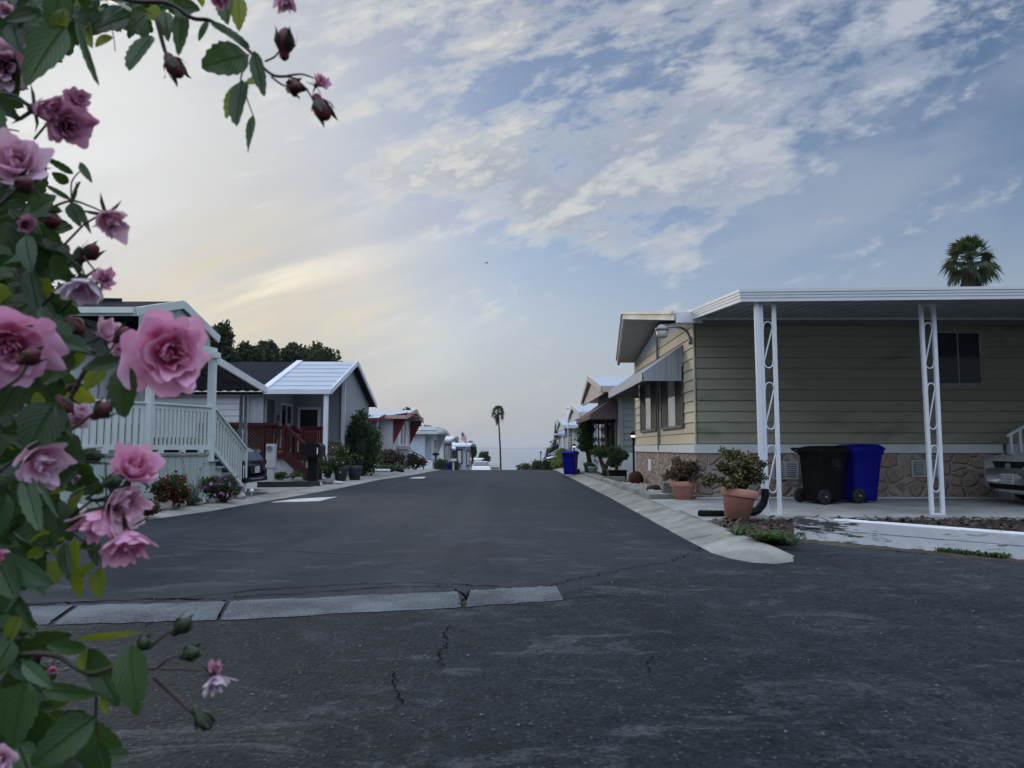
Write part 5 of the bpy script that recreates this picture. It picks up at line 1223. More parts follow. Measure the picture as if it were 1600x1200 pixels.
def jade(label, base, rx, ry, hgt, n, mat, seed, lean=0):
    t = thing("jade_plant", label, "potted plant", base); r = random.Random(seed); b = Vector(base); mb = MB(); bl = []
    for i in range(26):
        a = r.uniform(0, 6.28); e = r.uniform(.10, 1.0); d = Vector((math.cos(a)*(1-e*.45)*rx*r.uniform(.5, 1.05)+lean*e, math.sin(a)*(1-e*.45)*ry*r.uniform(.5, 1.05), hgt*(.12+.85*e)*r.uniform(.75, 1.05)))
        mid = b+d*.5+Vector((0, 0, hgt*.08)); mb.tube([b+Vector((d.x*.1, d.y*.1, -.03)), mid, b+d], [.016, .011, .006], 6)
        q = r.uniform(.055, .095); c = b+d; bl.append((c.x, c.y, c.z, q*1.1, q*1.1, q*.9))
        for j in range(2):
            m2 = mid+(c-mid)*r.random()+Vector((r.uniform(-.05, .05), r.uniform(-.05, .05), r.uniform(-.03, .04))); q2 = q*.8; bl.append((m2.x, m2.y, m2.z, q2, q2, q2))
    mb.build('stems', M['bark'], t, True); leaf_mass('foliage', mat, t, bl, n, .042, seed, .3, 1.25)
    return t
p1 = gnd(1068, 782, .10); pot("upright terracotta pot beside the home's front corner", (p1.x, p1.y, .105), .235, .345, M['terra'])
jade("russet jade plant growing in the upright terracotta pot", (p1.x-.02, p1.y, .40), .40, .34, .46, 2100, M['lf_jred'], 41)
p2 = at(1151, 806, 10.55); pot("tilted terracotta pot leaning beside the black drain hose", (p2.x, p2.y, .085), .235, .41, M['terra'], (R(-2), R(8)))
jade("large green jade plant spilling from the tilted terracotta pot", (p2.x+.05, p2.y, .46), .48, .38, .58, 3300, M['lf_jade'], 42, -.06)
# ================================================================== timber edging, bark bed
def timbermat():
    m, nt = newmat("peeling_white_timber"); tc = ND(nt, 'ShaderNodeTexCoord').outputs['Object']
    v = MAPV(nt, tc, (1.2, 1.2, 7), (0, 0, R(-46)))
    a = NOISE(nt, MAPV(nt, tc, (3, 3, 26)), 1.0, 8, .72, .6); b_ = NOISE(nt, tc, 2.2, 5, .65)
    sp = ND(nt, 'ShaderNodeSeparateXYZ', None, Vector=tc)
    end = SS(nt, MA(nt, 'ADD', sp.outputs[1], MA(nt, 'MULTIPLY', b_, .3)), 1.32, 1.72)
    top = SS(nt, sp.outputs[2], .15, .22)
    k = MA(nt, 'ADD', MA(nt, 'ADD', MA(nt, 'MULTIPLY', a, 1.15), MA(nt, 'MULTIPLY', b_, .50)), MA(nt, 'MULTIPLY', MA(nt, 'MULTIPLY', end, SS(nt, sp.outputs[2], .06, .12)), .17))
    f = SS(nt, k, .915, .965)
    c = MIX(nt, SS(nt, b_, .3, .7), (.58, .60, .62), (.70, .71, .72))
    c = MIX(nt, f, c, (.075, .072, .070))
    bn = ND(nt, 'ShaderNodeBump', None, Strength=.8, Distance=.012, Height=MA(nt, 'SUBTRACT', MA(nt, 'MULTIPLY', a, .4), f))
    b2 = ND(nt, 'ShaderNodeBsdfPrincipled', None, Base_Color=c, Roughness=.75, Normal=bn.outputs[0]); finish(nt, b2.outputs[0]); return m
tmat = timbermat()
A0, A1 = at(1240, 803, 8.96), at(1604, 835, 7.27); A0.z = .265; A1.z = .235
d = (A1-A0); d.z = 0; d.normalize(); n_ = Vector((-d.y, d.x, 0)); B1 = A1+d*2.6
t = thing("timber_edging", "weathered white painted timber with peeling end edging the bark bed", "timber", (0, 0, 0)); base = (A0+B1)/2
mb = MB(); N_ = 44; r = random.Random(4); vs = []
L = (B1-A0).length
for i in range(N_+1):
    p = A0+(B1-A0)*(i/N_); j = lambda a: r.uniform(-a, a)
    vs += [p+n_*.14+Vector((0, 0, -p.z-.02)), p+n_*.14+Vector((0, 0, 0)), p+n_*.012+Vector((0, 0, .002)), p+Vector((0, 0, -.012+j(.002))), p+n_*j(.004)+Vector((0, 0, -p.z*.45)), p+n_*.016+Vector((0, 0, -p.z*.47)), p+n_*(.002+j(.004))+Vector((0, 0, -p.z*.50)), p+n_*j(.006)+Vector((0, 0, -p.z-.02))]
k = 8; mb.add(vs, [[i*k+j, i*k+(j+1) % k, (i+1)*k+(j+1) % k, (i+1)*k+j] for i in range(N_) for j in range(k)]+[list(range(k-1, -1, -1)), [N_*k+j for j in range(k)]])
o = mb.build('beam', tmat, None, False, 0, (base.x, base.y, 0)); bpy.data.objects.remove(t); o.name = 'timber_edging'; tag(o, "weathered white painted timber with peeling end edging the bark bed", "timber")
# bark bed: ground sheet and chips
bed = [(2.62, 8.35), (2.62, 9.4), (2.66, 10.15), (3.22, 10.72), (30, 10.27), (30, 6.0), (8.0, 4.2), (5.2, 7.05), (3.38, 8.98), (3.18, 8.75), (2.95, 8.2)]
mb = MB(); mb.quad(*[(x, y, .065) for x, y in [(2.55, 8.5), (2.60, 10.2), (3.2, 10.78), (30, 10.32), (30, 4), (8.2, 4.15)]+[(A1.x+n_.x*.07, A1.y+n_.y*.07), (A0.x+n_.x*.07, A0.y+n_.y*.07), (3.0, 8.3)]])
tag(mb.build("bark_bed", pmat("bark_mulch", (.030, .022, .018), .95, .5, 18, 1, 30, world=True)), kind='structure')
g_ = np.random.default_rng(9); mb = MB(); r = random.Random(9); cnt = 0
while cnt < 3600:
    x, y = r.uniform(2.6, 9.5), r.uniform(5.0, 10.75); P = Vector((x, y, 0))
    if (P-A0).dot(n_) < .15 and x > 3.2: continue
    if x < 3.3 and y < 8.35: continue
    if x < 3.2 and y > 10.2+(x-2.6)*.9: continue
    if x > 3.2 and y > 10.73-.02*(x-3.2): continue
    s_ = r.uniform(.02, .05); a = r.uniform(0, 3.14); tl = r.uniform(-.5, .5); z = .075+r.random()**2*.05
    u = Vector((math.cos(a), math.sin(a), tl))*s_; v = Vector((-math.sin(a), math.cos(a), r.uniform(-.4, .4)))*s_*r.uniform(.3, .6); c_ = Vector((x, y, z))
    mb.slab([c_-u-v, c_+u-v*.6, c_+u*.8+v, c_-u+v*.8], .007); cnt += 1
tag(mb.build("bark_chips", pmat("bark_chip", (.070, .048, .038), .9, .75, 9, world=True)), kind='stuff')
# weeds by the kerb end and the timber
def weeds(name, spots, seed, L=.10, kind='stuff', label=None):
    r = random.Random(seed); mb = MB()
    for (x, y, z, rad, n) in spots:
        for i in range(n):
            a = r.uniform(0, 6.28); q = rad*math.sqrt(r.random()); p = Vector((x+q*math.cos(a), y+q*math.sin(a)*.8, z)); a2 = r.uniform(0, 6.28)
            o_ = Vector((math.cos(a2), math.sin(a2), 0)); l = L*r.uniform(.4, 1.2); w_ = Vector((-o_.y, o_.x, 0))*l*r.uniform(.08, .22); m1 = p+o_*l*.4+Vector((0, 0, l*r.uniform(.35, .7))); e = p+o_*l*r.uniform(.7, 1.0)+Vector((0, 0, l*r.uniform(.1, .7)))
            mb.add([p, m1+w_, e, m1-w_], [[0, 1, 2, 3]])
    o = mb.build(name, M['lf_weed']); rn = o.data.attributes.new('rnd', 'FLOAT', 'POINT'); rn.data.foreach_set('value', [r.random() for _ in o.data.vertices]); tag(o, label, None, None, kind); return o
M['lf_weed'] = leafmat("weed_leaf", (.018, .045, .012), (.06, .12, .035), tw=.25)
w1 = gnd(1168, 838, .09); w2 = gnd(1198, 846, .08)
weeds("weeds", [(w1.x-.05, w1.y+.06, .085, .06, 26), (w2.x-.03, w2.y, .085, .09, 60), (w2.x+.09, w2.y+.06, .07, .06, 34), (w2.x+.22, w2.y+.02, .05, .09, 26)], 3, .17)
q1 = A0+(A1-A0)*.80-n_*.02; q2 = A0+(A1-A0)*.74-n_*.02
sp = [(q1.x+d.x*i*.09-n_.x*.03, q1.y+d.y*i*.09-n_.y*.03, .01, .05, 40) for i in range(-3, 4)]
weeds("weeds", sp, 5, .075)
w3 = gnd(722, 944, .01); weeds("weeds", [(w3.x, w3.y, .008, .02, 26), (gnd(372, 934).x, gnd(372, 934).y, .008, .04, 24), (gnd(1062, 822).x-.02, gnd(1062, 822).y, .02, .05, 26)], 6, .03)
mb = MB(); r = random.Random(12); 
for i in range(26):
    f = i/25; c_ = A0+(A1-A0)*f*1.3-n_*(.05+.03*r.random()); mb.ball((c_.x, c_.y, -.008), .07+.05*r.random(), 10, 6, .2, r, (1.6, 1.0, .28))
tag(mb.build("dirt_drift", M['earth'], None, True), kind='stuff')
# ================================================================== raised bed beside the beige home
mb = MB(); e0 = Vector((2.62, 14.45, 0)); 
mb.box(2.58, 2.74, 14.5, 22.2, 0, .19); mb.box(2.74, 3.38, 14.5, 14.62, 0, .19); o = mb.build("bed_kerb", M['conc'], bevel=.012); tag(o, "low concrete kerb round the gravel bed by the beige home", "kerb")
mb = MB(); mb.box(2.6, 2.95, 22.6, 31, 0, .16); mb.box(2.62, 3.3, 22.45, 22.6, 0, .22); o = mb.build("bed_kerb", M['conc'], bevel=.012); tag(o, "low stepped concrete kerb under the clipped trees", "kerb")
mb = MB(); mb.quad((2.74, 14.62, .13), (3.4, 14.62, .13), (3.4, 22.2, .13), (2.74, 22.2, .13)); mb.quad((2.95, 22.6, .12), (3.4, 22.6, .12), (3.4, 31, .12), (2.95, 31, .12)); tag(mb.build("bed_soil", M['soil']), kind='structure')
mb = MB(); r = random.Random(14)
for i in range(900): mb.ball((r.uniform(2.74, 3.38), 14.65+r.random()**1.4*5.5, .135+r.random()*.035), r.uniform(.018, .034), 6, 4, .2, r, (1, 1, .8))
tag(mb.build("white_gravel", pmat("pale_pebble", (.50, .46, .40), .8, .3, 6, world=True)), kind='stuff')
def rock(name, label, c, s, mat, seed, cat='stone', group=None, jit=.12):
    r = random.Random(seed); mb = MB(); mb.ball((c[0], c[1], c[2]+s[2]*.8), 1, 12, 8, jit, r, s); o = mb.build(name, mat, None, True); return tag(o, label, cat, group)
M['redrock'] = pmat("red_lava_rock", (.055, .014, .014), .9, .3, 8, .8, 20)
M['darkrock'] = pmat("dark_rock", (.03, .03, .032), .85, .3, 6, .6, 15)
M['palerock'] = pmat("pale_stone", (.34, .31, .28), .85, .25, 5, .5, 15)
M['greyrock'] = pmat("grey_stone", (.15, .15, .15), .85, .25, 5, .5, 15)
rock("boulder", "dark red rounded boulder at the far corner of the beige home", (3.14, 19.6, .10), (.19, .22, .20), M['redrock'], 3)
rock("boulder", "black lump of rock lying in the white gravel", (3.02, 16.5, .12), (.17, .16, .08), M['darkrock'], 5)
mb = MB(); q = Vector((2.98, 14.9, .13)); mb.add([(q.x-.11, q.y-.1, .1), (q.x+.12, q.y-.1, .1), (q.x+.12, q.y+.12, .1), (q.x-.11, q.y+.12, .1), (q.x-.07, q.y-.07, .39), (q.x+.09, q.y-.07, .37), (q.x+.09, q.y+.09, .37), (q.x-.07, q.y+.09, .39)], [(0, 3, 2, 1), (4, 5, 6, 7), (0, 1, 5, 4), (1, 2, 6, 5), (2, 3, 7, 6), (3, 0, 4, 7)])
o = mb.build("stone_block", M['greyrock'], bevel=.012); tag(o, "tapered grey stone block beside the upright terracotta pot", "stone")
# ------------------------------------------------------------------ lamp posts on the right
M['bulb'] = emitmat("lit_bulb", (1.0, .95, .86), 1.1)
def lamp_post(label, loc, H, r=.03, bm='bulb', cm='black'):
    t = thing("lamp_post", label, "lamp", loc); b = Vector(loc); mb = MB(); mb.tube([b, b+Vector((0, 0, H-.22))], r, 8); mb.lathe([(.07, 0), (.07, .04), (.04, .1), (r, .12)], b, 10); mb.build('post', M['black'], t)
    mb = MB(); mb.lathe([(.05, H-.24), (.055, H-.2), (.09, H-.05), (.03, H)], b, 8); mb.build('lantern_cap', M[cm], t)
    mb = MB(); mb.ball((b.x, b.y, b.z+H-.13), .075, 10, 8, 0, None, (1, 1, 1.1)); mb.build('bulb', M[bm], t, True); return t
lamp_post("black lamp post with lit bulb at the far corner of the beige home", (3.36, 21.3, .1), 1.42)
lamp_post("small lit lamp post behind the single blue bin", (3.1, 38.5, gz(38.5)+.05), 1.25)
ln = lamp_post("thin lantern with blue cap standing at the crest beside the conifer", (2.05, 55, gz(55)), 1.6, .025, 'palew', 'binblue')
# ------------------------------------------------------------------ plants on the right
def topiary(label, base, trunks, bl, n, size, seed, mat):
    t = thing("topiary_tree", label, "tree", base); b = Vector(base); mb = MB()
    for pts, rad in trunks: mb.tube([b+Vector(p) for p in pts], rad, 8)
    mb.build('trunk', M['bark'], t, True); B = [(b.x+q[0], b.y+q[1], b.z+q[2], q[3], q[4], q[5]) for q in bl]
    leaf_mass('crown', mat, t, B, n, size, seed, .6, 1.5); core(t, B, M['lf_dark'], .55, seed); return t
b1 = (2.87, 29.5, .12)
topiary("clipped tree with tall square crown on twisted trunks behind the kerb", b1, [([(0, 0, 0), (.05, 0, .45), (-.02, 0, .9), (0, 0, 1.3)], [.07, .06, .05, .04]), ([(.08, 0, 0), (.14, 0, .4), (.06, 0, .8), (.16, 0, 1.1)], [.06, .05, .045, .03])],
        [(-.02, 0, 1.58, .37, .37, .26), (.0, 0, 1.26, .40, .36, .26), (-.10, 0, .98, .30, .3, .16), (.16, 0, .86, .25, .25, .2), (.0, 0, 1.72, .33, .3, .12)], 3600, .07, 3, M['lf_mid'])
b2 = (3.0, 25.0, .12)
topiary("clipped tree with flat round crown on a single pale trunk", b2, [([(0, 0, 0), (.0, 0, .25), (-.12, 0, .5), (-.2, 0, .75)], [.10, .09, .06, .04]), ([(0, 0, .2), (.08, 0, .42), (.22, 0, .7)], [.08, .06, .04])],
        [(-.12, 0, .80, .28, .28, .16), (.14, 0, .78, .27, .27, .17), (0, 0, .86, .34, .3, .12)], 2300, .06, 4, M['lf_yelg'] if 'lf_yelg' in M else M['lf_mid'])
t = thing("planter_box", "black planter tub under the round hedge ball", "planter", (3.15, 22.8, .1)); mb = MB(); mb.box(2.85, 3.38, 22.75, 23.2, .12, .38); mb.box(2.82, 3.40, 22.72, 23.23, .36, .40); mb.build('tub', M['black'], t, bevel=.01)
shrub("hedge_ball", "dense round dark hedge ball in the black planter tub", (3.12, 22.95, .38), .37, .37, .82, 3200, .055, M['lf_dark'], 7, k=6, shell=.55)
p3 = (2.86, 27.3, .12); pot("pale green plant pot holding a small flag beside the clipped tree", p3, .17, .28, pmat("pale_green_pot", (.22, .30, .26), .6))
shrub("small_plant", "low dark plant in the pale green pot", (2.86, 27.3, .36), .16, .16, .16, 260, .05, M['lf_dark'], 9, 'potted plant', 3)
pot("dark green pot between the two clipped trees", (2.78, 28.2, .1), .17, .42, pmat("dark_green_pot", (.03, .07, .06), .5))
def flag(label, base, H, w, hh, r=.012, drape=0.0, yaw=0.0, tilt=0.0):
    t = thing("flag", label, "flag", base); b = Vector(base); mb = MB(); top_ = b+Vector((tilt, 0, H)); mb.tube([b, top_], r, 6); mb.ball(top_, r*2, 6, 5); mb.build('pole', M['grey'], t)
    dx = Vector((math.cos(yaw), math.sin(yaw), 0)); nw = 10
    def P(u, v): return top_+dx*(u*w)+Vector((-dx.y, dx.x, 0))*(.06*w*math.sin(u*7+v*2))+Vector((0, 0, -.03-v*hh-drape*u*hh*(.4+u)))
    fl = MB()
    for i in range(13):
        fl.cur = 0 if i % 2 == 0 else 1
        for j in range(nw):
            if i < 7 and j < 4: continue
            fl.quad(P(j/nw, i/13), P((j+1)/nw, i/13), P((j+1)/nw, (i+1)/13), P(j/nw, (i+1)/13))
    fl.cur = 2
    for j in range(4): fl.quad(P(j/nw, 0), P((j+1)/nw, 0), P((j+1)/nw, 7/13), P(j/nw, 7/13))
    o = fl.build('cloth', [M['fred'], M['fwhite'], M['fblue']], t)
    st = MB(); off = Vector((-dx.y, dx.x, 0))*(-.01*w)
    for i in range(5):
        for j in range(4):
            c_ = P(.05+.09*j, (.7+i*1.25)/13)
            for e in (off, off*-1): st.quad(*[c_+e+dx*(w*.014*math.cos(R(a)))+Vector((0, 0, hh*.022*math.sin(R(a)))) for a in (0, 90, 180, 270)])
    st.build('stars', M['fwhite'], o); return t
M['fred'] = pmat("flag_red", (.42, .04, .06), .8, .05); M['fwhite'] = pmat("flag_white", (.62, .58, .60), .8, .05); M['fblue'] = pmat("flag_blue", (.05, .06, .18), .8, .05)
flag("small striped flag stuck in the pale green pot", (2.9, 27.28, .38), .32, .16, .14, .006, .5)
flag("stars and stripes hanging from a roof pole far down the left side", (-6.18, 94.5, 1.5), 1.55, .62, .95, .025, .55)
mb = MB(); p = at(888, 733, 40); mb.tube([(p.x, 40, -.05), (p.x, 40, 3.1)], .028, 8); mb.ball((p.x, 40, 3.13), .075, 10, 8); o = mb.build("flagpole", M['white'], None, True); tag(o, "bare white flagpole with ball top rising above the right side homes", "flagpole")
# hedge and conifer by the crest on the right
shrub("hedge", "yellow green rounded hedge along the kerb by the crest", (3.0, 46, gz(46)), .75, 2.8, 1.45, 3200, .13, M['lf_yel'], 15, k=9, shell=.5)
tree("small_conifer", "dark slender conifer leaning by the crest of the street", (2.9, 58, gz(58)), [(2.9, 58, .0, .55, .5, 1.1), (3.1, 58, .55, .3, .3, .8), (2.6, 58, -.5, .5, .4, .6)], 1800, .17, M['lf_con'], .06, 16, limbs=False, stretch=2.2, up=.8)
shrub("dark_shrub", "dark spreading shrub low against the sea at the crest", (2.55, 66, gz(66)), 1.0, .8, 1.5, 1300, .16, M['lf_dark'], 17)
tree("shore_tree", "small open topped tree standing against the bay", (1.75, 100, gz(100)), [(1.3, 100, -1.55, .8, .6, .45), (2.4, 100, -1.6, .9, .6, .4), (1.9, 100, -1.25, .6, .5, .4), (.9, 100, -2.0, .5, .5, .3)], 900, .22, M['lf_dark'], .07, 18)
fan_palm("fan_palm", "short fan palm beside the white carport awning", (5.0, 78, gz(78)), (4.85, 78, 1.75), .16, 1.05, 21, 34, .7)
fan_palm("fan_palm", "tall slender fan palm standing alone against the bay at the street's end", (-1.62, 112, gz(112)-.3), (-2.05, 112, 6.3), .15, 1.2, 22, 40, 1.6, .30)
c = at(1517, 404, 45); fan_palm("fan_palm", "bushy fan palm showing above the carport roof", (c.x-.4, 45, -.3), (c.x-.05, 45, c.z-.1), .26, 1.72, 27, 50, 2.4, .42)
# ================================================================== left side planting and yard things
mb = MB(); mb.quad((-5.72, 11.6, .045), (-9, 10.2, .045), (-7.4, 12.4, .045), (-6.6, 13.9, .045), (-6.08, 15.5, .045), (-6.15, 18, .045), (-5.52, 17.6, .045), (-5.45, 14.8, .045), (-5.6, 13, .045)); tag(mb.build("flower_bed", pmat("bed_earth", (.045, .036, .028), .95, .35, 6, .6, 20, world=True)), kind='structure')
gp = gnd(258, 797, .05); shrub("geranium", "dark red geranium bush against the sage green skirt", (gp.x-.02, gp.y+.25, .05), .33, .32, .66, 2000, .06, M['lf_dark'], 31, 'flowering plant', 7, M['pet_red'], 230, .055, k=8)
gp = gnd(232, 806, .05); shrub("geranium", "low red geranium next to the kerb behind the rose blooms", (gp.x-.05, gp.y, .05), .20, .18, .26, 420, .06, M['lf_dark'], 32, 'flowering plant', 4, M['pet_red'], 60, .055)
gp = gnd(340, 786, .05); shrub("pelargonium", "purple flowering bush at the foot of the sage stairs", (gp.x-.02, gp.y+.35, .05), .40, .34, .58, 1800, .055, M['lf_dark'], 33, 'flowering plant', 7, M['pet_pur'], 110, .065, k=8)
gp = gnd(296, 790, .05); shrub("pansy_clump", "low dark pansy clump between the red and purple bushes", (gp.x-.05, gp.y+.1, .05), .24, .2, .17, 450, .045, M['lf_dark'], 34, 'flowering plant', 4, M['pet_pur'], 14, .05)
t = thing("ornamental_grass", "grey wispy grass tuft between the flowering bushes", "grass tuft", (-5.75, 14.0, .05)); r = random.Random(35); mb = MB()
for i in range(60):
    a = r.uniform(0, 6.28); p = Vector((-5.75+r.uniform(-.06, .06), 14.0+r.uniform(-.06, .06), .05)); L = r.uniform(.25, .62); o = Vector((math.cos(a), math.sin(a), 0)); mb.tube([p, p+o*L*.15+Vector((0, 0, L*.6)), p+o*L*.42+Vector((0, 0, L*.92))], [.006, .005, .001], 4)
for i in range(4):
    a = r.uniform(0, 6.28); p = Vector((-5.8, 14.0, .05)); o = Vector((math.cos(a), math.sin(a), 0)); e = p+o*.22+Vector((0, 0, .62+.1*i)); mb.tube([p, (p+e)/2, e], .004, 4); mb.ball(e, .02, 6, 5)
o = mb.build('blades', M['lf_grey'], t); rn = o.data.attributes.new('rnd', 'FLOAT', 'POINT'); rn.data.foreach_set('value', [r.random() for _ in o.data.vertices])
q = at(279, 771, 13.2); mb = MB(); mb.tube([(q.x-.05, 13.2, .05), (q.x-.02, 13.2, .28)], .008, 6); mb.tube([(q.x-.025, 13.2, .26), (q.x+.0, 13.2, .36), (q.x+.015, 13.2, .44), (q.x+.03, 13.2, .50), (q.x+.033, 13.2, .53)], [.028, .032, .030, .014, .012], 10)
o = mb.build("bottle_stake", pmat("cobalt_glass", (.015, .03, .22), .12, .1, spec=.7), None, True); tag(o, "cobalt blue bottle on a stake between the flowering bushes", "garden ornament")
r = random.Random(36); n_s = 0
sd_lab = ["large pale stone at the foot of the red geranium", "second pale stone right of the large bed stone", "squarish pale stone in the middle of the bed edge", "flat pale stone beneath the pansies", "small pale stone beside the grass tuft", "rounded pale stone under the purple bush", "low pale stone right of the purple bush", "end stone of the bed edge by the stair foot", "pale stone half hidden by the rose leaves", "small cream stone next to the red geranium leaves"]
for (px, py, s_), lb in zip(((253, 796, .14), (268, 793, .10), (278, 791.5, .10), (303, 788, .085), (312, 787, .08), (330, 785, .07), (352, 781, .08), (374, 779, .10), (110, 812, .17), (241, 799, .075)), sd_lab):
    p = gnd(px, py, .05); rock("bed_stone", lb, (p.x, p.y+.05, .03), (s_*1.15, s_*.9, s_*.8), M['palerock'], 50+n_s, 'stone', "pale stones edging the flower bed"); n_s += 1
p = gnd(393, 776, .04); mb = MB(); mb.tube([p, p+Vector((0, 0, .10))], .012, 8); mb.lathe([(.02, .09), (.05, .10), (.055, .12), (.03, .16), (.005, .17)], p, 10); o = mb.build("garden_light", M['whitew'], None, True); tag(o, "small white garden light at the bottom of the sage stairs", "lamp")
# meter pedestal
q = at(421, 748, 21.2); mp = thing("meter_pedestal", "pale grey electric meter pedestal beside the dark red porch", "meter box", (q.x, 21.2, .03)); mb = MB(); mb.box(q.x-.12, q.x+.12, 21.2, 21.4, .5, 1.16); mb.box(q.x-.085, q.x+.085, 21.22, 21.38, .03, .5); mb.build('cabinet', M['vent'], mp, bevel=.01)
mb = MB(); c_ = Vector((q.x-.02, 21.185, 1.03)); n = 16
mb.tube([c_+Vector((.075*math.cos(2*math.pi*k/n), 0, .075*math.sin(2*math.pi*k/n))) for k in range(n+1)], .010, 6); mb.quad(*[c_+Vector((.07*math.cos(2*math.pi*k/n), .005, .07*math.sin(2*math.pi*k/n))) for k in range(n)]); mb.build('meter_dial', pmat("meter_glass", (.16, .17, .17), .15, .1), mp)
# border timber, mailbox
mb = MB(); a = gnd(402, 757, .1); b_ = gnd(500, 756, .1); mb.bar(a, b_, .12, .14); o = mb.build("border_timber", M['darkmetal']); tag(o, "dark timber border in front of the grey home's planting", "timber")
q = at(489, 757, 21.6); mx = thing("mailbox", "large black mailbox on a thick post before the dark red stairs", "mailbox", (q.x, 21.6, .03)); mb = MB()
pf = [(-.26, 0), (.26, 0), (.26, .26)]+[(.26*math.cos(R(a)), .26+.12*math.sin(R(a))) for a in range(15, 180, 15)]+[(-.26, .26)]
mb.prism([(q.x+x, 21.3, .82+z) for x, z in pf], (0, .55, 0)); mb.build('box', M['black'], mx, bevel=.01)
mb = MB(); mb.box(q.x-.13, q.x+.13, 21.5, 21.7, .03, .82); mb.build('post', M['black'], mx); mb = MB(); mb.box(q.x+.17, q.x+.20, 21.27, 21.29, .88, 1.06); mb.build('latch', M['platew'], mx)
# rose shrub beside the mailbox, low plants, stones
gp = gnd(512, 752, .03); shrub("rose_shrub", "dark open rose shrub with pale blooms beside the black mailbox", (gp.x, gp.y+.2, .03), .50, .45, 1.0, 1500, .075, M['lf_dark'], 61, 'flowering plant', 7, M['pet_pal'], 16, .07, k=8, shell=.2)
for i, (px, py, rx, hh, lb) in enumerate(((458, 752, .32, .34, "low leafy plant behind the dark border timber"), (436, 751, .25, .28, "strappy dark plant beside the meter pedestal"))):
    gp = gnd(px, py, .03); shrub("small_plant", lb, (gp.x, gp.y+.2, .03), rx, .25, hh, 420, .10, M['lf_mid'], 62+i, 'plant', 4, stretch=3)
for i, (px, py, s_, lb, m_) in enumerate(((512, 757, .13, "grey stone at the end of the border timber", 'greyrock'), (499, 759.5, .05, "small white stone beside the mailbox post", 'palerock'), (466, 754, .12, "grey stone behind the border timber", 'greyrock'), (491, 754, .10, "darker stone beneath the rose shrub", 'greyrock'))):
    gp = gnd(px, py, .03); rock("garden_stone", lb, (gp.x, gp.y, .02), (s_*1.2, s_, s_*.8), M[m_], 70+i)
M['paper'] = pmat("newspaper", (.55, .56, .57), .8, .1)
a = gnd(516, 753.5, .07); b_ = gnd(534, 754.5, .07); mb = MB(); mb.tube([a, (a+b_)/2, b_], .05, 10); o = mb.build("rolled_newspaper", M['paper'], None, True); tag(o, "white rolled newspaper on the pavement in front of the dark pots", "newspaper")
for px, py, r_, lb in ((531, 751.5, .235, "front dark blue pot with flowering plant by the grey home"), (553, 750.5, .235, "rear dark blue pot against the large shrub")):
    p = gnd(px, py, .03); pot(lb, (p.x, p.y+.1, .03), r_, .46, M['potdark'])
p = gnd(532, 751, .03); shrub("potted_rose", "pale flowered plant in the front dark blue pot", (p.x, p.y+.1, .45), .40, .36, .80, 900, .07, M['lf_dark'], 64, 'potted plant', 6, M['pet_pal'], 26, .07, shell=.2)
p = gnd(553, 750, .03); shrub("potted_plant", "leafy plant in the rear dark blue pot", (p.x, p.y+.1, .45), .25, .25, .5, 500, .07, M['lf_dark'], 65, 'potted plant', 5, shell=.2)
p = at(517, 700, 25.7); q_ = thing("flower_pot", "orange flowers in a brown trough on the dark red porch", "plant pot", (p.x, 25.8, .90)); mb = MB(); mb.box(p.x-.25, p.x+.40, 25.55, 25.75, .90, 1.06); mb.build('trough', M['terra'], q_)
leaf_mass('foliage', M['lf_dark'], q_, [(p.x+.05, 25.6, 1.14, .36, .15, .12)], 260, .06, 66); leaf_mass('blossoms', M['pet_org'], q_, [(p.x-.08, 25.45, 1.17, .10, .06, .06), (p.x+.22, 25.45, 1.02, .12, .06, .08)], 46, .055, 67)
# the big shrub between the grey home and the red winged home
s1 = (-5.62, 28.9, .03)
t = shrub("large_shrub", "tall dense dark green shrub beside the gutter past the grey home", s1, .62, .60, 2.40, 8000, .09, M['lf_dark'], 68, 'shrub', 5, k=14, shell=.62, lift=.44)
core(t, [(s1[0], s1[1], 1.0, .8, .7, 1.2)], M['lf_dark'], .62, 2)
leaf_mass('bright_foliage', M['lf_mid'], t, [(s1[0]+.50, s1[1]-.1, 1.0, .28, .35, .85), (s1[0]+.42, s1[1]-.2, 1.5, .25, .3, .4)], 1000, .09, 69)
# things in front of the red winged home
gp = gnd(590, 747, .02); shrub("ground_cover", "low green ground cover between the large shrub and the white pipe", (gp.x-.7, 33.5, .03), .9, .5, .32, 600, .10, M['lf_mid'], 72, 'plant', 3)
a, b_ = Vector((-6.5, 33.0, .10)), Vector((-5.2, 33.0, .10)); mb = MB(); mb.tube([a, b_], .06, 10); o = mb.build("white_pipe", M['white'], None, True); tag(o, "white pipe lying on the ground before the blue screened porch", "pipe")
mb = MB(); mb.tube([Vector((-5.4, 33.8, .16)), Vector((-5.0, 33.3, .13)), Vector((-4.65, 32.9, .08))], .07, 10); o = mb.build("black_hose", M['black'], None, True); tag(o, "short black drain pipe at the gutter before the red winged home", "hose")
p = (-6.3, 34.6, .03); pot("white bowl planter beside the russet shrub", p, .30, .28, M['whitew'])
shrub("russet_shrub", "russet brown shrub below the red winged window", (-5.75, 37.6, .0), .85, .6, 1.05, 1900, .11, M['lf_red'], 73, k=8, shell=.3)
shrub("russet_shrub", "smaller russet shrub towards the black step railing", (-5.35, 42.5, gz(42)), .75, .6, .95, 1300, .11, M['lf_red'], 74, k=7, shell=.3)
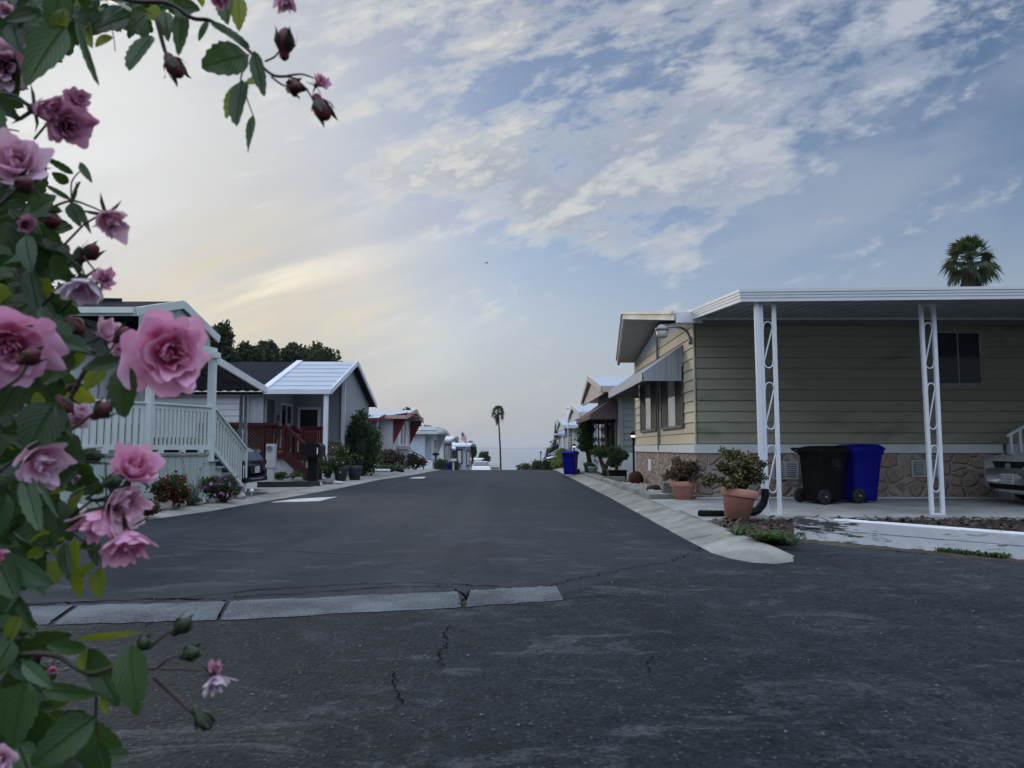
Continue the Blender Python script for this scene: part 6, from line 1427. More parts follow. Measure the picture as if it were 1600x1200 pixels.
# black step railing before the pale blue home
t = thing("step_railing", "black metal step railing between the red winged and pale blue homes", "railing", (-6.0, 50, gz(50))); mb = MB()
ra = [at(640, 703, 48.5), at(646, 706, 48.5), at(662, 714.5, 49.0)]; mb.tube(ra, .035, 6); mb.tube([p-Vector((0, 0, .42)) for p in ra], .03, 6)
for p in ra: mb.tube([p, Vector((p.x, p.y, gz(50)-.1))], .035, 6)
mb.tube([(ra[2].x, ra[2].y, gz(50)+.12), (ra[2].x+1.1, ra[2].y, gz(50)+.05)], .04, 6); mb.build('rails', M['darkmetal'], t)
def post_box(label, px, py, Y, w, hh, mat, pm, dz=0):
    q = at(px, py, Y); t = thing("mailbox", label, "mailbox", (q.x, Y, gz(Y))); mb = MB()
    pf = [(-w/2, 0), (w/2, 0), (w/2, hh*.7), (w*.3, hh), (-w*.3, hh), (-w/2, hh*.7)]; mb.prism([(q.x+x, Y-.2, q.z+z) for x, z in pf], (0, .45, 0)); mb.build('box', mat, t)
    mb = MB(); mb.box(q.x-.06, q.x+.06, Y-.05, Y+.05, gz(Y)-.1, q.z); mb.build('post', pm, t)
post_box("black mailbox on dark post in front of the pale blue home", 681, 711.5, 52, .42, .17, M['black'], M['darkmetal'])
post_box("white mailbox on white post in front of the blue grey home", 708.5, 720.5, 62, .46, .2, M['white'], M['white'])
q = at(670, 731, 54); mb = MB(); mb.box(q.x-.28, q.x+.24, 53.8, 54.4, gz(54)-.05, q.z+.50); o = mb.build("storage_box", M['whitew'], bevel=.02); tag(o, "white storage box standing at the foot of the pale blue home", "box")
shrub("round_shrub", "dark rounded shrub between black mailbox and small blue bin", (at(690, 728, 57).x, 57, gz(57)), .70, .6, 1.25, 1100, .13, M['lf_dark'], 76, k=6)
shrub("round_shrub", "dark shrub growing behind the white mailbox", (at(709, 728, 66).x, 66, gz(66)), .75, .6, 1.6, 1000, .14, M['lf_dark'], 77, k=6)
# ================================================================== trees behind the homes
def bg(name, label, px, ytop, halfpx, Y, ybase, n, size, seed, k=9, mat='lf_con', up=.6, st=2.0, group="trees behind the homes on the left", sq=.5):
    c0 = at(px, ytop, Y); w = halfpx/1200*Y; z0 = gz(Y) if Y > 35 else 0; zb = at(px, ybase, Y).z; H = c0.z-zb
    bl = blobset((c0.x, Y, zb+H*.52), w, w*.8, H*.52, k, seed, sq)
    return tree(name, label, (c0.x, Y, z0-.5), bl, n, size, M[mat], .22, seed, 'tree', group, True, st, .45, up)
bg("dark_tree", "tall ragged dark tree rising directly behind the sage green home", 346, 511, 29, 50, 590, 6500, .32, 81, 12)
bg("dark_tree", "dark tree crown right of the tallest ragged one", 386, 540, 26, 52, 600, 5200, .30, 82, 12)
bg("dark_tree", "pointed dark tree in the middle of the row behind the shingle roof", 420, 533, 27, 54, 600, 5600, .30, 83, 12, sq=.44)
bg("dark_tree", "broad dark tree left of the domed one behind the ridge", 456, 538, 30, 56, 600, 5600, .30, 84, 12)
bg("domed_tree", "dome shaped dark tree behind the grey home's ridge", 503, 543, 46, 60, 625, 8500, .32, 85, 16, 'lf_dark', .2, 1.7)
bg("dark_tree", "sparse tree silhouette seen through the rose leaves", 96, 424, 36, 45, 560, 1500, .35, 86, 12, 'lf_dark', .2, 1.6)
bg("dark_tree", "dark foliage rising just behind the red winged roof edge", 651, 640, 8, 62, 690, 900, .30, 87)
bg("dark_tree", "foliage tip peeking over the red winged home's roof", 637, 633, 9, 66, 665, 700, .28, 88, 6)
bg("dark_tree", "dark tree above the pale blue parapet", 668, 664, 10, 82, 700, 1000, .34, 89, 7, 'lf_dark', .3, 1.7)
bg("dark_tree", "sloping dark tree right of the pale blue parapet", 686, 669, 12, 86, 705, 1200, .34, 90, 8, 'lf_dark', .3, 1.7)
bg("dark_tree", "tiny pointed conifer above the blue grey home's roof", 714, 684, 3, 120, 700, 300, .34, 91, 3)
bg("dark_tree", "feathery dark tree at the corner of the blue grey home", 738, 690, 7.5, 112, 722, 900, .42, 92, 8, 'lf_dark', .2, 2.2)
bg("open_pine", "open flat topped pine behind the white car", 756, 707, 10, 135, 728, 900, .50, 93, 8, 'lf_dark', 0, 1.6)
# ------------------------------------------------------------------ helicopter far off
hc = thing("helicopter", "tiny dark helicopter flying below the cloud bank", "helicopter", (0, 0, 0)); mb = MB()
mb.ball((0, 0, 0), 1, 14, 9, 0, None, (2.4, 1.1, 1.25)); mb.tube([(-1.6, 0, .4), (-4.5, 0, .3), (-7.2, 0, .6)], [.7, .35, .18], 8); mb.prism([(-6.8, -.05, .4), (-7.6, -.05, 1.8), (-7.9, -.05, 1.8), (-7.4, -.05, .3)], (0, .1, 0)); mb.tube([(.1, 0, 1.1), (.1, 0, 1.8)], .2, 8); mb.build('fuselage', M['darkmetal'], hc, True)
mb = MB(); mb.box(-5.2, 5.4, -.16, .16, 1.78, 1.84); mb.box(-.06, .26, -5.3, 5.3, 1.80, 1.86); mb.build('rotor', M['darkmetal'], hc)
mb = MB()
for s in (1, -1): mb.tube([(-1.8, s*1.1, -1.6), (2.0, s*1.1, -1.6), (2.5, s*1.1, -1.4)], .09, 6); mb.tube([(.8, s*.6, -.9), (.8, s*1.1, -1.6)], .07, 5); mb.tube([(-.8, s*.6, -.9), (-.8, s*1.1, -1.6)], .07, 5)
mb.build('skid', M['darkmetal'], hc)
p = at(761, 410.5, 1750); hc.location = p; hc.rotation_euler = (0, R(-11), R(14))
# ================================================================== climbing rose at the left, close by
def petalmat(name, base, tip, trans):
    m, nt = newmat(name)
    a = ND(nt, 'ShaderNodeAttribute', {'attribute_name': 'rnd'}).outputs['Fac']
    n = NOISE(nt, ND(nt, 'ShaderNodeTexCoord').outputs['Object'], 120, 3)
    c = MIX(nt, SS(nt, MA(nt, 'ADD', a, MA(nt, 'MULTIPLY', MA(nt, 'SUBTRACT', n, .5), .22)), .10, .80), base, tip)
    b = ND(nt, 'ShaderNodeBsdfPrincipled', None, Base_Color=c, Roughness=.62); b.inputs['Specular IOR Level'].default_value = .15
    b.inputs['Sheen Weight'].default_value = .15
    t = ND(nt, 'ShaderNodeBsdfTranslucent', None, Color=MIX(nt, .5, c, trans))
    finish(nt, ND(nt, 'ShaderNodeMixShader', None, i0=.34, i1=b.outputs[0], i2=t.outputs[0]).outputs[0]); return m
M['petal'] = petalmat("rose_petal", (.66, .09, .24), (.86, .50, .69), (.88, .34, .52))
M['petalp'] = petalmat("pale_rose_petal", (.66, .26, .40), (.86, .62, .75), (.85, .55, .62))
M['petald'] = petalmat("spent_rose_petal", (.34, .09, .18), (.66, .33, .47), (.6, .25, .36))
M['petalw'] = petalmat("faded_rose_petal", (.50, .22, .46), (.76, .70, .76), (.7, .6, .65))
def roseleafmat(name, dark, light, tr, tw):
    m, nt = newmat(name)
    a = ND(nt, 'ShaderNodeAttribute', {'attribute_name': 'rnd'}).outputs['Fac']
    uv = ND(nt, 'ShaderNodeUVMap').outputs[0]; sp = ND(nt, 'ShaderNodeSeparateXYZ', None, Vector=uv); u, v = sp.outputs[0], sp.outputs[1]
    w = MA(nt, 'ABSOLUTE', MA(nt, 'SUBTRACT', u, .5)); q = MA(nt, 'SUBTRACT', MA(nt, 'MULTIPLY', v, 9.0), MA(nt, 'MULTIPLY', w, 7.0))
    fr = MA(nt, 'ABSOLUTE', MA(nt, 'SUBTRACT', MA(nt, 'FRACT', q), .5)); vein = SS(nt, fr, .42, .5); mid = SS(nt, w, .05, .0)
    vv = MA(nt, 'MAXIMUM', vein, mid)
    c = MIX(nt, a, dark, light); c = MIX(nt, MA(nt, 'MULTIPLY', mid, .45), c, (light[0]*1.5, light[1]*1.4, light[2]*1.6))
    c = MIX(nt, MA(nt, 'MULTIPLY', vein, .22), c, (light[0]*1.2, light[1]*1.2, light[2]*1.3))
    bn = ND(nt, 'ShaderNodeBump', None, Strength=.8, Distance=.003, Height=MA(nt, 'SUBTRACT', 1.0, vv))
    b = ND(nt, 'ShaderNodeBsdfPrincipled', None, Base_Color=c, Roughness=.36, Normal=bn.outputs[0]); b.inputs['Specular IOR Level'].default_value = .35
    t = ND(nt, 'ShaderNodeBsdfTranslucent', None, Color=MIX(nt, .6, c, tr))
    finish(nt, ND(nt, 'ShaderNodeMixShader', None, i0=tw, i1=b.outputs[0], i2=t.outputs[0]).outputs[0]); return m
M['rleaf'] = roseleafmat("rose_leaf", (.012, .034, .012), (.050, .102, .030), (.10, .20, .02), .26)
M['rleafy'] = roseleafmat("young_rose_leaf", (.10, .15, .012), (.17, .22, .02), (.40, .46, .02), .48)
M['rleafl'] = roseleafmat("pale_sheen_rose_leaf", (.05, .095, .05), (.10, .17, .085), (.16, .28, .05), .22)  # paler green puts the leaf sheen into the colour
M['stem'] = pmat("rose_cane", (.045, .030, .022), .6, .3, 30, col2=(.05, .065, .025))
M['sepal'] = pmat("rose_sepal", (.030, .042, .018), .6, .3, 40, col2=(.06, .028, .022))
M['budred'] = pmat("rose_bud", (.10, .022, .026), .55, .3, 40, col2=(.15, .05, .05))
bush = thing("rose_bush", "climbing pink rose bush arching over the left edge close by", "rose bush", (-.95, .75, 0))
CR, CU, CF = Vector((1, 0, 0)), Vector((0, -math.sin(PITCH), math.cos(PITCH))), Vector((0, math.cos(PITCH), math.sin(PITCH)))
def cdir(x, y, z): return (CR*x+CU*y-CF*z).normalized()      # right, up, towards the viewer
RG = random.Random(77)
class Petals(MB):
    def __init__(s): super().__init__(); s.c = []
    def grid(s, P, C, nu, nv):
        s.add(P, [[i*nv+j, i*nv+j+1, (i+1)*nv+j+1, (i+1)*nv+j] for i in range(nu-1) for j in range(nv-1)]); s.c += C
def petal(pm, org, X, Y, Z, az, L, half, th0, th1, r0, z0, ruf, r, shade=1.0, curl=0.0):
    nu, nv = 13, 13; tw_ = r.uniform(-.35, .35); skew = r.uniform(-.25, .25); ptip = r.uniform(-.05, .045); hl = r.uniform(-.12, .12); P = []; C = []; prof = [(r0, z0)]; n = 24
    for i in range(n):
        s = (i+.5)/n; th = th0+(th1-th0)*s+curl*max(0, (s-.72)/.28)**2
        rr_, zz_ = prof[-1]; prof.append((rr_+math.sin(th)*L/n, zz_+math.cos(th)*L/n))
    def pf(s):
        f = max(0, min(n-1e-6, s*n)); i = int(f); q = f-i; a, b = prof[i], prof[i+1]; return a[0]+(b[0]-a[0])*q, a[1]+(b[1]-a[1])*q
    p1, p2 = r.uniform(0, 6.28), r.uniform(0, 6.28); notch = r.uniform(.0, .08)
    for i in range(nu):
        s0 = i/(nu-1)
        for j in range(nv):
            t = -1+2*j/(nv-1); s = s0*(1-.30*abs(t)**2.6-notch*math.exp(-(t/.16)**2)*s0+ptip*math.exp(-(t/.22)**2)*s0-.16*skew*t*s0)
            rr_, zz_ = pf(s); wd = half*(.45+.55*min(1, s*1.6)); a = az+t*wd
            fl = 1+.10*t*t*s
            d = ruf*L*(s*s*(math.sin(t*4.2+p1)*.7+math.sin(t*8.5+p2)*.38)+s**4*.30*math.sin(t*17+p1*2)+tw_*t*s)
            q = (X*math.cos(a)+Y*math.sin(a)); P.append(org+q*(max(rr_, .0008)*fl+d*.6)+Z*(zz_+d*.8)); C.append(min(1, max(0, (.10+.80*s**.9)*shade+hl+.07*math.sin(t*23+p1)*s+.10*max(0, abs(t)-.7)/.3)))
    pm.grid(P, C, nu, nv)
def basis(d, r):
    d = d.normalized(); x = d.cross(Vector((.3, .2, 1)).normalized()).normalized(); y = d.cross(x); a = r.uniform(0, 6.28)
    return x*math.cos(a)+y*math.sin(a), y*math.cos(a)-x*math.sin(a), d
def sepals(mb, org, X, Y, Z, R0, n=5, back=False, L=1.0, r=None):
    mb.ball(org-Z*R0*.55, R0*.52, 10, 7, 0, None, (1, 1, 1))
    for k in range(n):
        a = 2*math.pi*k/n+.3; q = X*math.cos(a)+Y*math.sin(a); s_ = X*-math.sin(a)+Y*math.cos(a); lift = -.45 if back else .9
        b0 = org-Z*R0*.45+q*R0*.42; m = b0+(q*(.9 if back else .25)+Z*lift*.7).normalized()*R0*L*.9; e = m+(q*(.7 if back else .45)+Z*lift*.8+Vector((r.uniform(-.3, .3), 0, r.uniform(-.3, .3)))).normalized()*R0*L*.95
        mb.add([b0-s_*R0*.22, b0+s_*R0*.22, m+s_*R0*.20+q*R0*.04, m-s_*R0*.20+q*R0*.04, e], [[0, 1, 2, 3], [3, 2, 4]])
def bloom(px, py, rpx, d, face, opn=1.0, mat='petal', seed=0, lab=None, nod=0, loose=0.0, cover=1.0):
    """rose at a pixel and distance; face = direction its heart looks"""
    r = random.Random(seed+100); R0 = rpx/1200.0*d; Z = cdir(*face); org0 = at(px, py, d); X, Y, Z = basis(Z, r); org = org0-Z*R0*.42
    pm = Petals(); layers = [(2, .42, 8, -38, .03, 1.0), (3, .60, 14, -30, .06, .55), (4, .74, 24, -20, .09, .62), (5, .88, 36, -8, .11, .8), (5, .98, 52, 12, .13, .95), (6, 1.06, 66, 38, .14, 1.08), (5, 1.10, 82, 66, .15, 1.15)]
    nl = int(round(len(layers)*(.55+.45*cover)))
    for li, (n, L, t0, t1, rr0, sh) in enumerate(layers[:nl]):
        o = opn*(.55+.45*li/6); a0 = r.uniform(0, 6.28)
        for k in range(n):
            th0 = R(t0*o*1.15+4+r.uniform(-8, 8)*(1+loose)); th1 = R(t1*o+(-14)*(1-opn)+r.uniform(-18, 18)*(1+2*loose))
            petal(pm, org, X, Y, Z, a0+2*math.pi*k/n+r.uniform(-.35, .35), R0*L*r.uniform(.82, 1.14)*1.08, R([66, 64, 60, 55, 50, 45, 43][li]*r.uniform(.9, 1.15)*(1.22-.22*opn)), th0, th1, R0*rr0, R0*(-.02*li), .08+.035*li+.06*loose, r, sh, R(50)*(li >= 4)*r.uniform(.3, 1.1)*opn)
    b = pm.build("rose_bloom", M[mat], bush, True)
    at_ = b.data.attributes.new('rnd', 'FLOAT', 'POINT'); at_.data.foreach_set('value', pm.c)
    md = b.modifiers.new('sub', 'SUBSURF'); md.levels = md.render_levels = 1
    if lab: b['label'] = lab
    mb = MB(); sepals(mb, org, X, Y, Z, R0*.42, 5, True, 1.2, r); mb.build('calyx', M['sepal'], b, True)
    return org-Z*R0*.4
def bud(px, py, rpx, d, face, seed=0, red=True, L=1.95, fringe=.55):
    r = random.Random(seed+300); R0 = rpx/1200.0*d; Z = cdir(*face); org = at(px, py, d); X, Y, Z = basis(Z, r); mb = MB(); base = org-Z*R0*L*.6
    n = 12; vs = []; pf = [(.14, -.62), (.40, -.48), (.50, -.26), (.44, -.08), (.66, .10), (.84, .40), (.88, .70), (.76, 1.05), (.48, 1.38), (.10, 1.55)]
    for q, z in pf:
        for k in range(n): a = 2*math.pi*k/n; vs.append(base+(X*math.cos(a)+Y*math.sin(a))*q*R0*(1+.06*math.sin(a*3+z*4))+Z*z*R0*L*.72)
    mb.add(vs, [[i*n+k, i*n+(k+1) % n, (i+1)*n+(k+1) % n, (i+1)*n+k] for i in range(len(pf)-1) for k in range(n)]+[[(len(pf)-1)*n+k for k in range(n)]])
    o = mb.build('rose_bud', M['budred' if red else 'sepal'], bush, True)
    mb = MB()
    for k in range(5):
        a = 2*math.pi*k/5; q = X*math.cos(a)+Y*math.sin(a); s_ = Y*math.cos(a)-X*math.sin(a)
        p0 = base+q*R0*.5; p1 = base+q*R0*1.02+Z*R0*L*.40; p2 = base+q*R0*(.95+.5*fringe*r.random())+Z*R0*L*.85; p3 = p2+(q*r.uniform(.2, 1.2)*fringe+Z*r.uniform(.4, 1.0)).normalized()*R0*.9*fringe
        mb.add([p0-s_*R0*.3, p0+s_*R0*.3, p1+s_*R0*.36, p1-s_*R0*.36, p2+s_*R0*.16, p2-s_*R0*.16, p3], [[0, 1, 2, 3], [3, 2, 4, 5], [5, 4, 6]])
    mb.build('sepal', M['sepal'], o); return base-Z*R0*L*.4
# ------------------------------------------------------------------ leaves
class Leaves(MB):
    def __init__(s): super().__init__(); s.c = []; s.uv = []
    def leaf(s, b, t, wid, nrm, rv, r, fold=.28, droop=.14):
        b = Vector(b); t = Vector(t); d = t-b; L = d.length; d.normalize(); sd_ = d.cross(nrm)
        if sd_.length < 1e-4: sd_ = d.cross(Vector((.2, .9, .3)))
        sd_.normalize(); n_ = sd_.cross(d).normalized(); nu = 13; xs = (-1, -.55, 0, .55, 1); P = []; ph = r.uniform(0, 6.28); bend = droop*r.uniform(.4, 1.4)
        for i in range(nu):
            u = i/(nu-1); w = wid*.5*(math.sin(math.pi*min(1, u**.80))**.72)*(1-.12*u)
            if 0 < i < nu-1: w *= (1.06 if i % 2 else .95)
            for x in xs: P.append(b+d*(L*(u+(.03 if abs(x) == 1 and i % 2 else 0)))+sd_*(w*x)+n_*(abs(x)*w*fold-bend*L*u*u+.03*L*math.sin(u*5+ph)*x)); s.uv.append((.5+x*.5, u))
        s.add(P, [[i*5+j, i*5+j+1, (i+1)*5+j+1, (i+1)*5+j] for i in range(nu-1) for j in range(4)]); s.c += [rv]*(nu*5)
    def done(s, name, mat):
        o = s.build(name, mat, bush, True); a = o.data.attributes.new('rnd', 'FLOAT', 'POINT'); a.data.foreach_set('value', s.c)
        uvl = o.data.uv_layers.new(name='UVMap'); idx = np.empty(len(o.data.loops), dtype=int); o.data.loops.foreach_get('vertex_index', idx)
        uvl.data.foreach_set('uv', np.array(s.uv)[idx].ravel()); return o
LV = {0: Leaves(), 1: Leaves(), 2: Leaves()}
KEY = [ # base x,y  tip x,y  width  tone  (0 dark 1 young 2 pale for sheen)  depth
 (102, 42, 34, 130, 74, 0, .62), (118, 28, 145, 123, 15, 0, .64), (174, 56, 150, 68, 17, 1, .70), (138, 36, 140, 72, 19, 1, .70), (238, 56, 196, 102, 46, 0, .66), (287, 12, 277, 78, 26, 0, .66),
 (388, 86, 315, 103, 62, 0, .66), (328, 34, 389, 70, 18, 0, .64), (325, 32, 310, 62, 12, 0, .66), (372, -6, 374, 46, 28, 1, .68), (352, -8, 352, 32, 34, 0, .68), (396, 80, 412, 149, 24, 0, .63), (414, 128, 381, 130, 25, 1, .66),
 (376, 126, 352, 184, 26, 1, .67), (380, 126, 364, 190, 38, 0, .64), (396, 180, 386, 237, 15, 2, .66), (115, 272, 72, 246, 13, 0, .7), (124, 254, 143, 284, 13, 2, .7), (108, 286, 81, 270, 18, 0, .7), (114, 316, 121, 284, 12, 0, .7),
 (112, 313, 68, 287, 9, 0, .7), (109, 317, 124, 351, 22, 0, .69), (120, 317, 139, 359, 11, 0, .69), (48, 332, 84, 306, 40, 0, .66), (96, 379, 60, 350, 18, 0, .68), (96, 380, 98, 416, 30, 0, .68), (40, 366, 46, 424, 32, 2, .66), (122, 384, 122, 428, 17, 0, .69),
 (70, 400, 75, 472, 17, 1, .70), (45, 412, 62, 503, 30, 0, .66), (145, 549, 68, 521, 20, 2, .62), (193, 562, 126, 577, 24, 0, .62), (168, 568, 128, 607, 42, 1, .64), (112, 548, 64, 600, 44, 0, .64), (137, 547, 110, 577, 24, 1, .65), (197, 570, 187, 650, 54, 0, .61),
 (88, 628, 42, 702, 76, 0, .60), (88, 630, 110, 680, 18, 0, .60), (116, 678, 128, 724, 17, 0, .62), (38, 742, 59, 828, 33, 2, .60), (60, 750, 89, 808, 9, 2, .60), (132, 758, 104, 802, 22, 1, .66), (91, 822, 82, 858, 13, 0, .66), (118, 842, 115, 893, 18, 1, .68), (99, 848, 104, 904, 20, 0, .67),
 (107, 882, 78, 914, 26, 1, .69), (122, 882, 124, 934, 24, 1, .69), (155, 888, 156, 935, 28, 1, .69), (147, 878, 126, 902, 18, 1, .69), (150, 842, 150, 884, 22, 0, .67), (4, 866, 77, 916, 36, 2, .58), (-2, 876, 20, 934, 42, 0, .58), (158, 844, 124, 856, 24, 0, .66),
 (137, 1012, 71, 1010, 24, 0, .60), (133, 1012, 128, 1046, 22, 1, .61), (119, 998, 216, 990, 11, 1, .60), (203, 1006, 209, 1119, 54, 0, .58), (138, 1012, 184, 1104, 40, 0, .61), (34, 1032, 82, 1076, 24, 2, .58), (68, 1078, 149, 1086, 26, 0, .60), (42, 1062, 14, 1174, 70, 0, .56), (150, 1120, 46, 1196, 62, 0, .56),
 (152, 1158, 166, 1220, 48, 0, .58), (160, 1084, 169, 1117, 17, 1, .60), (22, 926, 57, 987, 18, 0, .60), (28, 905, 6, 958, 22, 0, .6), (60, 20, 6, 30, 30, 0, .66), (20, 30, 26, 75, 34, 0, .66), (100, 12, 88, 60, 30, 1, .68), (60, 46, 34, 55, 36, 0, .67), (230, 22, 200, 46, 28, 0, .67), (258, 18, 262, 60, 26, 0, .67),
 (190, 10, 160, 30, 26, 0, .67), (20, 1000, -10, 1050, 40, 0, .6), (30, 960, 10, 1010, 24, 1, .62), (120, 730, 92, 760, 24, 0, .64), (150, 700, 100, 730, 18, 0, .66), (60, 480, 100, 540, 22, 2, .64), (30, 600, -10, 660, 50, 0, .62), (10, 770, -20, 850, 46, 0, .60), (88, 780, 92, 840, 40, 0, .64), (70, 860, 40, 870, 20, 1, .68)]
for bx, by, tx, ty, w, tone, dd in KEY:
    zt = RG.uniform(-.25, .25); nz = cdir(RG.uniform(-.35, .35), RG.uniform(-.1, .5), 1)
    b = at(bx, by, dd); t = at(tx, ty, dd-.012+zt*.03); LV[tone].leaf(b, t, w/1200*dd*1.02, nz, RG.uniform(.1, .9), RG, .20 if w > 30 else .35, .10)
def bound(y):
    T = [(-60, 330), (20, 300), (46, 130), (70, 36), (120, 16), (190, 8), (230, 12), (290, 55), (340, 84), (390, 92), (430, 74), (500, 86), (560, 104), (640, 92), (720, 92), (800, 120), (860, 96), (900, 40), (950, 26), (1000, 30), (1060, 62), (1130, 120), (1250, 150)]
    return lerp_tab(T, y)
cnt = 0
while cnt < 1050:
    py = RG.uniform(-70, 1260); px = RG.uniform(-110, 330)
    if px > bound(py)-RG.random()**2*26: continue
    edge = bound(py)-px; dd = RG.uniform(.66, 1.12) if edge > 14 else RG.uniform(.62, .8)
    b = at(px, py, dd); a = RG.uniform(0, 6.28); q = cdir(math.cos(a)*.8, -abs(math.sin(a))*.9+.2, RG.uniform(-.3, .5)); L = RG.uniform(.022, .050)
    n_ = cdir(RG.uniform(-.7, .7), RG.uniform(-.2, .9), RG.uniform(.2, 1)); u = RG.random(); tone = 1 if u < .10 else (2 if u < .19 else 0)
    LV[tone].leaf(b, b+q*L, L*RG.uniform(.5, .72), n_, RG.random(), RG, RG.uniform(.15, .4), RG.uniform(.05, .3)); cnt += 1
# deeper inside the bush: a mass of leaves that closes it off
cnt = 0
while cnt < 900:
    py = RG.uniform(-60, 1250); px = RG.uniform(-130, 120)
    if px > bound(py)-34: continue
    dd = RG.uniform(1.0, 1.5); b = at(px, py, dd); a = RG.uniform(0, 6.28); q = cdir(math.cos(a), math.sin(a), RG.uniform(-.4, .4)); L = RG.uniform(.04, .075)
    LV[0].leaf(b, b+q*L, L*.66, cdir(RG.uniform(-.5, .5), RG.uniform(-.3, .6), 1), RG.random()*.6, RG); cnt += 1
for k, nm, mt in ((0, 'foliage', 'rleaf'), (1, 'young_foliage', 'rleafy'), (2, 'pale_sheen_foliage', 'rleafl')): LV[k].done(nm, M[mt])
# ------------------------------------------------------------------ blooms
E = []
E.append(bloom(266, 552, 60, .62, (.58, -.10, .72), .74, 'petal', 1, "large wide open pink rose standing out to the right", cover=1))
E.append(bloom(14, 542, 57, .58, (.45, -.45, .75), .78, 'petal', 2, "deep hearted open rose cut by the left edge"))
E.append(bloom(24, 252, 52, .60, (.45, .25, .8), .72, 'petalp', 3, "pale pink rose with salmon heart near the left edge", cover=.8))
E.append(bloom(70, 172, 40, .62, (.75, -.15, .25), .42, 'petald', 4, "half closed mauve rose above the pale one", cover=.75))
E.append(bloom(107, 195, 31, .63, (.55, -.45, .55), .8, 'petald', 5, "ruffled mauve rose below the half closed one"))
E.append(bloom(122, 153, 20, .64, (.8, .3, .4), .9, 'petald', 6, "small ruffled mauve rose at the top of its cluster"))
E.append(bloom(173, 345, 34, .64, (.62, -.55, .45), .62, 'petalp', 7, "single nodding pale rose against the sky", cover=.8, loose=.3))
E.append(bloom(131, 452, 33, .62, (.25, -.9, .3), .9, 'petalw', 8, "withered rose dropping white petals", cover=.6, loose=1.2))
E.append(bloom(161, 436, 17, .62, (.6, .2, .6), .5, 'petald', 9, "shrivelled brown mauve rose head beside the withered one", loose=1.0))
E.append(bloom(165, 518, 24, .64, (.6, .35, .5), .55, 'petalp', 10, "small pink rose left of the large open one", cover=.7))
E.append(bloom(186, 545, 15, .66, (.3, .1, .9), .7, 'petalp', 11, None, cover=.6))
E.append(bloom(64, 722, 38, .60, (.7, -.35, .5), .72, 'petalp', 12, "loose pale pink rose under the large round leaf", loose=.5))
E.append(bloom(212, 730, 40, .62, (.55, .45, .5), .58, 'petal', 13, "upper cupped pink rose of the hanging trio", cover=.9))
E.append(bloom(194, 786, 42, .62, (.75, -.25, .45), .70, 'petalp', 14, "flaring pink rose in the middle of the hanging trio", cover=.8, loose=.4))
E.append(bloom(154, 818, 40, .61, (-.2, -.75, .55), .62, 'petal', 15, "nodding rose with shadowed left side in the hanging cluster", cover=.8))
E.append(bloom(198, 848, 38, .62, (.35, -.75, .5), .55, 'petal', 16, "lowest cupped pink rose of the hanging trio", cover=.85))
E.append(bloom(119, 655, 18, .67, (.5, -.5, .6), .8, 'petalp', 17, None, cover=.6))
E.append(bloom(128, 645, 13, .68, (.5, .3, .7), .8, 'petalp', 18, None, cover=.6))
E.append(bloom(338, 1068, 26, .60, (.45, -.75, .4), .95, 'petalw', 19, "faded white and purple rose at the end of the low spray", cover=.5, loose=1.2))
E.append(bloom(336, 1044, 14, .60, (.4, .5, .6), .5, 'petald', 20, None, loose=.8, cover=.6))
E.append(bloom(81, 1046, 13, .62, (.6, -.1, .7), .6, 'petal', 21, "small bright pink petals above the lowest leaves", cover=.5))
E.append(bloom(2, 100, 40, .66, (.5, -.4, .6), .7, 'petalp', 22, "pale rose at the upper left corner"))
E.append(bloom(345, -4, 24, .64, (.1, -.9, .4), .5, 'petal', 23, "deep pink rose hanging from the top edge", cover=.8))
E.append(bloom(446, 4, 20, .64, (.1, -.9, .4), .8, 'petalp', 24, "small mauve rose at the top edge right of the deep pink one", cover=.6, loose=.6))
E.append(bloom(-4, 872, 14, .58, (.8, .2, .5), .6, 'petal', 25, None))
E.append(bloom(4, 1185, 18, .6, (.6, .2, .7), .8, 'petalp', 26, None))
E.append(bloom(28, 640, 17, .63, (.5, .1, .8), .7, 'petalp', 27, None, cover=.6))
E.append(bloom(118, 748, 12, .66, (.4, .2, .8), .7, 'petalp', 28, None, cover=.5))
E.append(bloom(500, 128, 17, .64, (.6, .3, .4), .6, 'petald', 29, "shrivelled purple rose at the end of the upper spray", loose=1.1, cover=.6))
E.append(bloom(38, 350, 17, .64, (.5, -.3, .7), .7, 'petald', 30, None, loose=.9, cover=.6))
E.append(bloom(8, 15, 16, .66, (.3, -.4, .8), .7, 'petalp', 31, None, cover=.6))
B = []
for a in ((446, 60, 17, .64, (.12, 1, .2)), (275, 108, 17, .65, (.55, -.8, .25)), (461, 136, 14, .64, (.5, -.25, .75)), (505, 174, 17, .64, (.45, -.85, .2)), (143, 392, 14, .68, (.75, .5, .2)), (84, 345, 14, .66, (.9, -.2, .2)),
          (40, 287, 15, .57, (.8, .2, .4)), (163, 639, 14, .60, (.75, .5, .2)), (116, 605, 9, .66, (.9, .25, .2)), (104, 635, 13, .62, (.75, -.6, .3)), (148, 713, 12, .66, (.95, -.05, .2)), (288, 975, 13, .60, (.72, .62, .1)),
          (300, 1020, 12, .60, (.8, .35, .3)), (320, 1128, 14, .60, (.65, -.72, .1)), (20, 1000, 14, .62, (.8, .2, .3)), (180, 752, 12, .60, (.9, .3, .2)), (122, 512, 14, .66, (.75, -.55, .2)), (50, 555, 15, .55, (.85, .35, .2)), (226, 1005, 10, .6, (.6, .6, .3)), (193, 520, 12, .62, (.7, .6, .2))):
    B.append(bud(*a, seed=len(B), red=a[1] < 640))
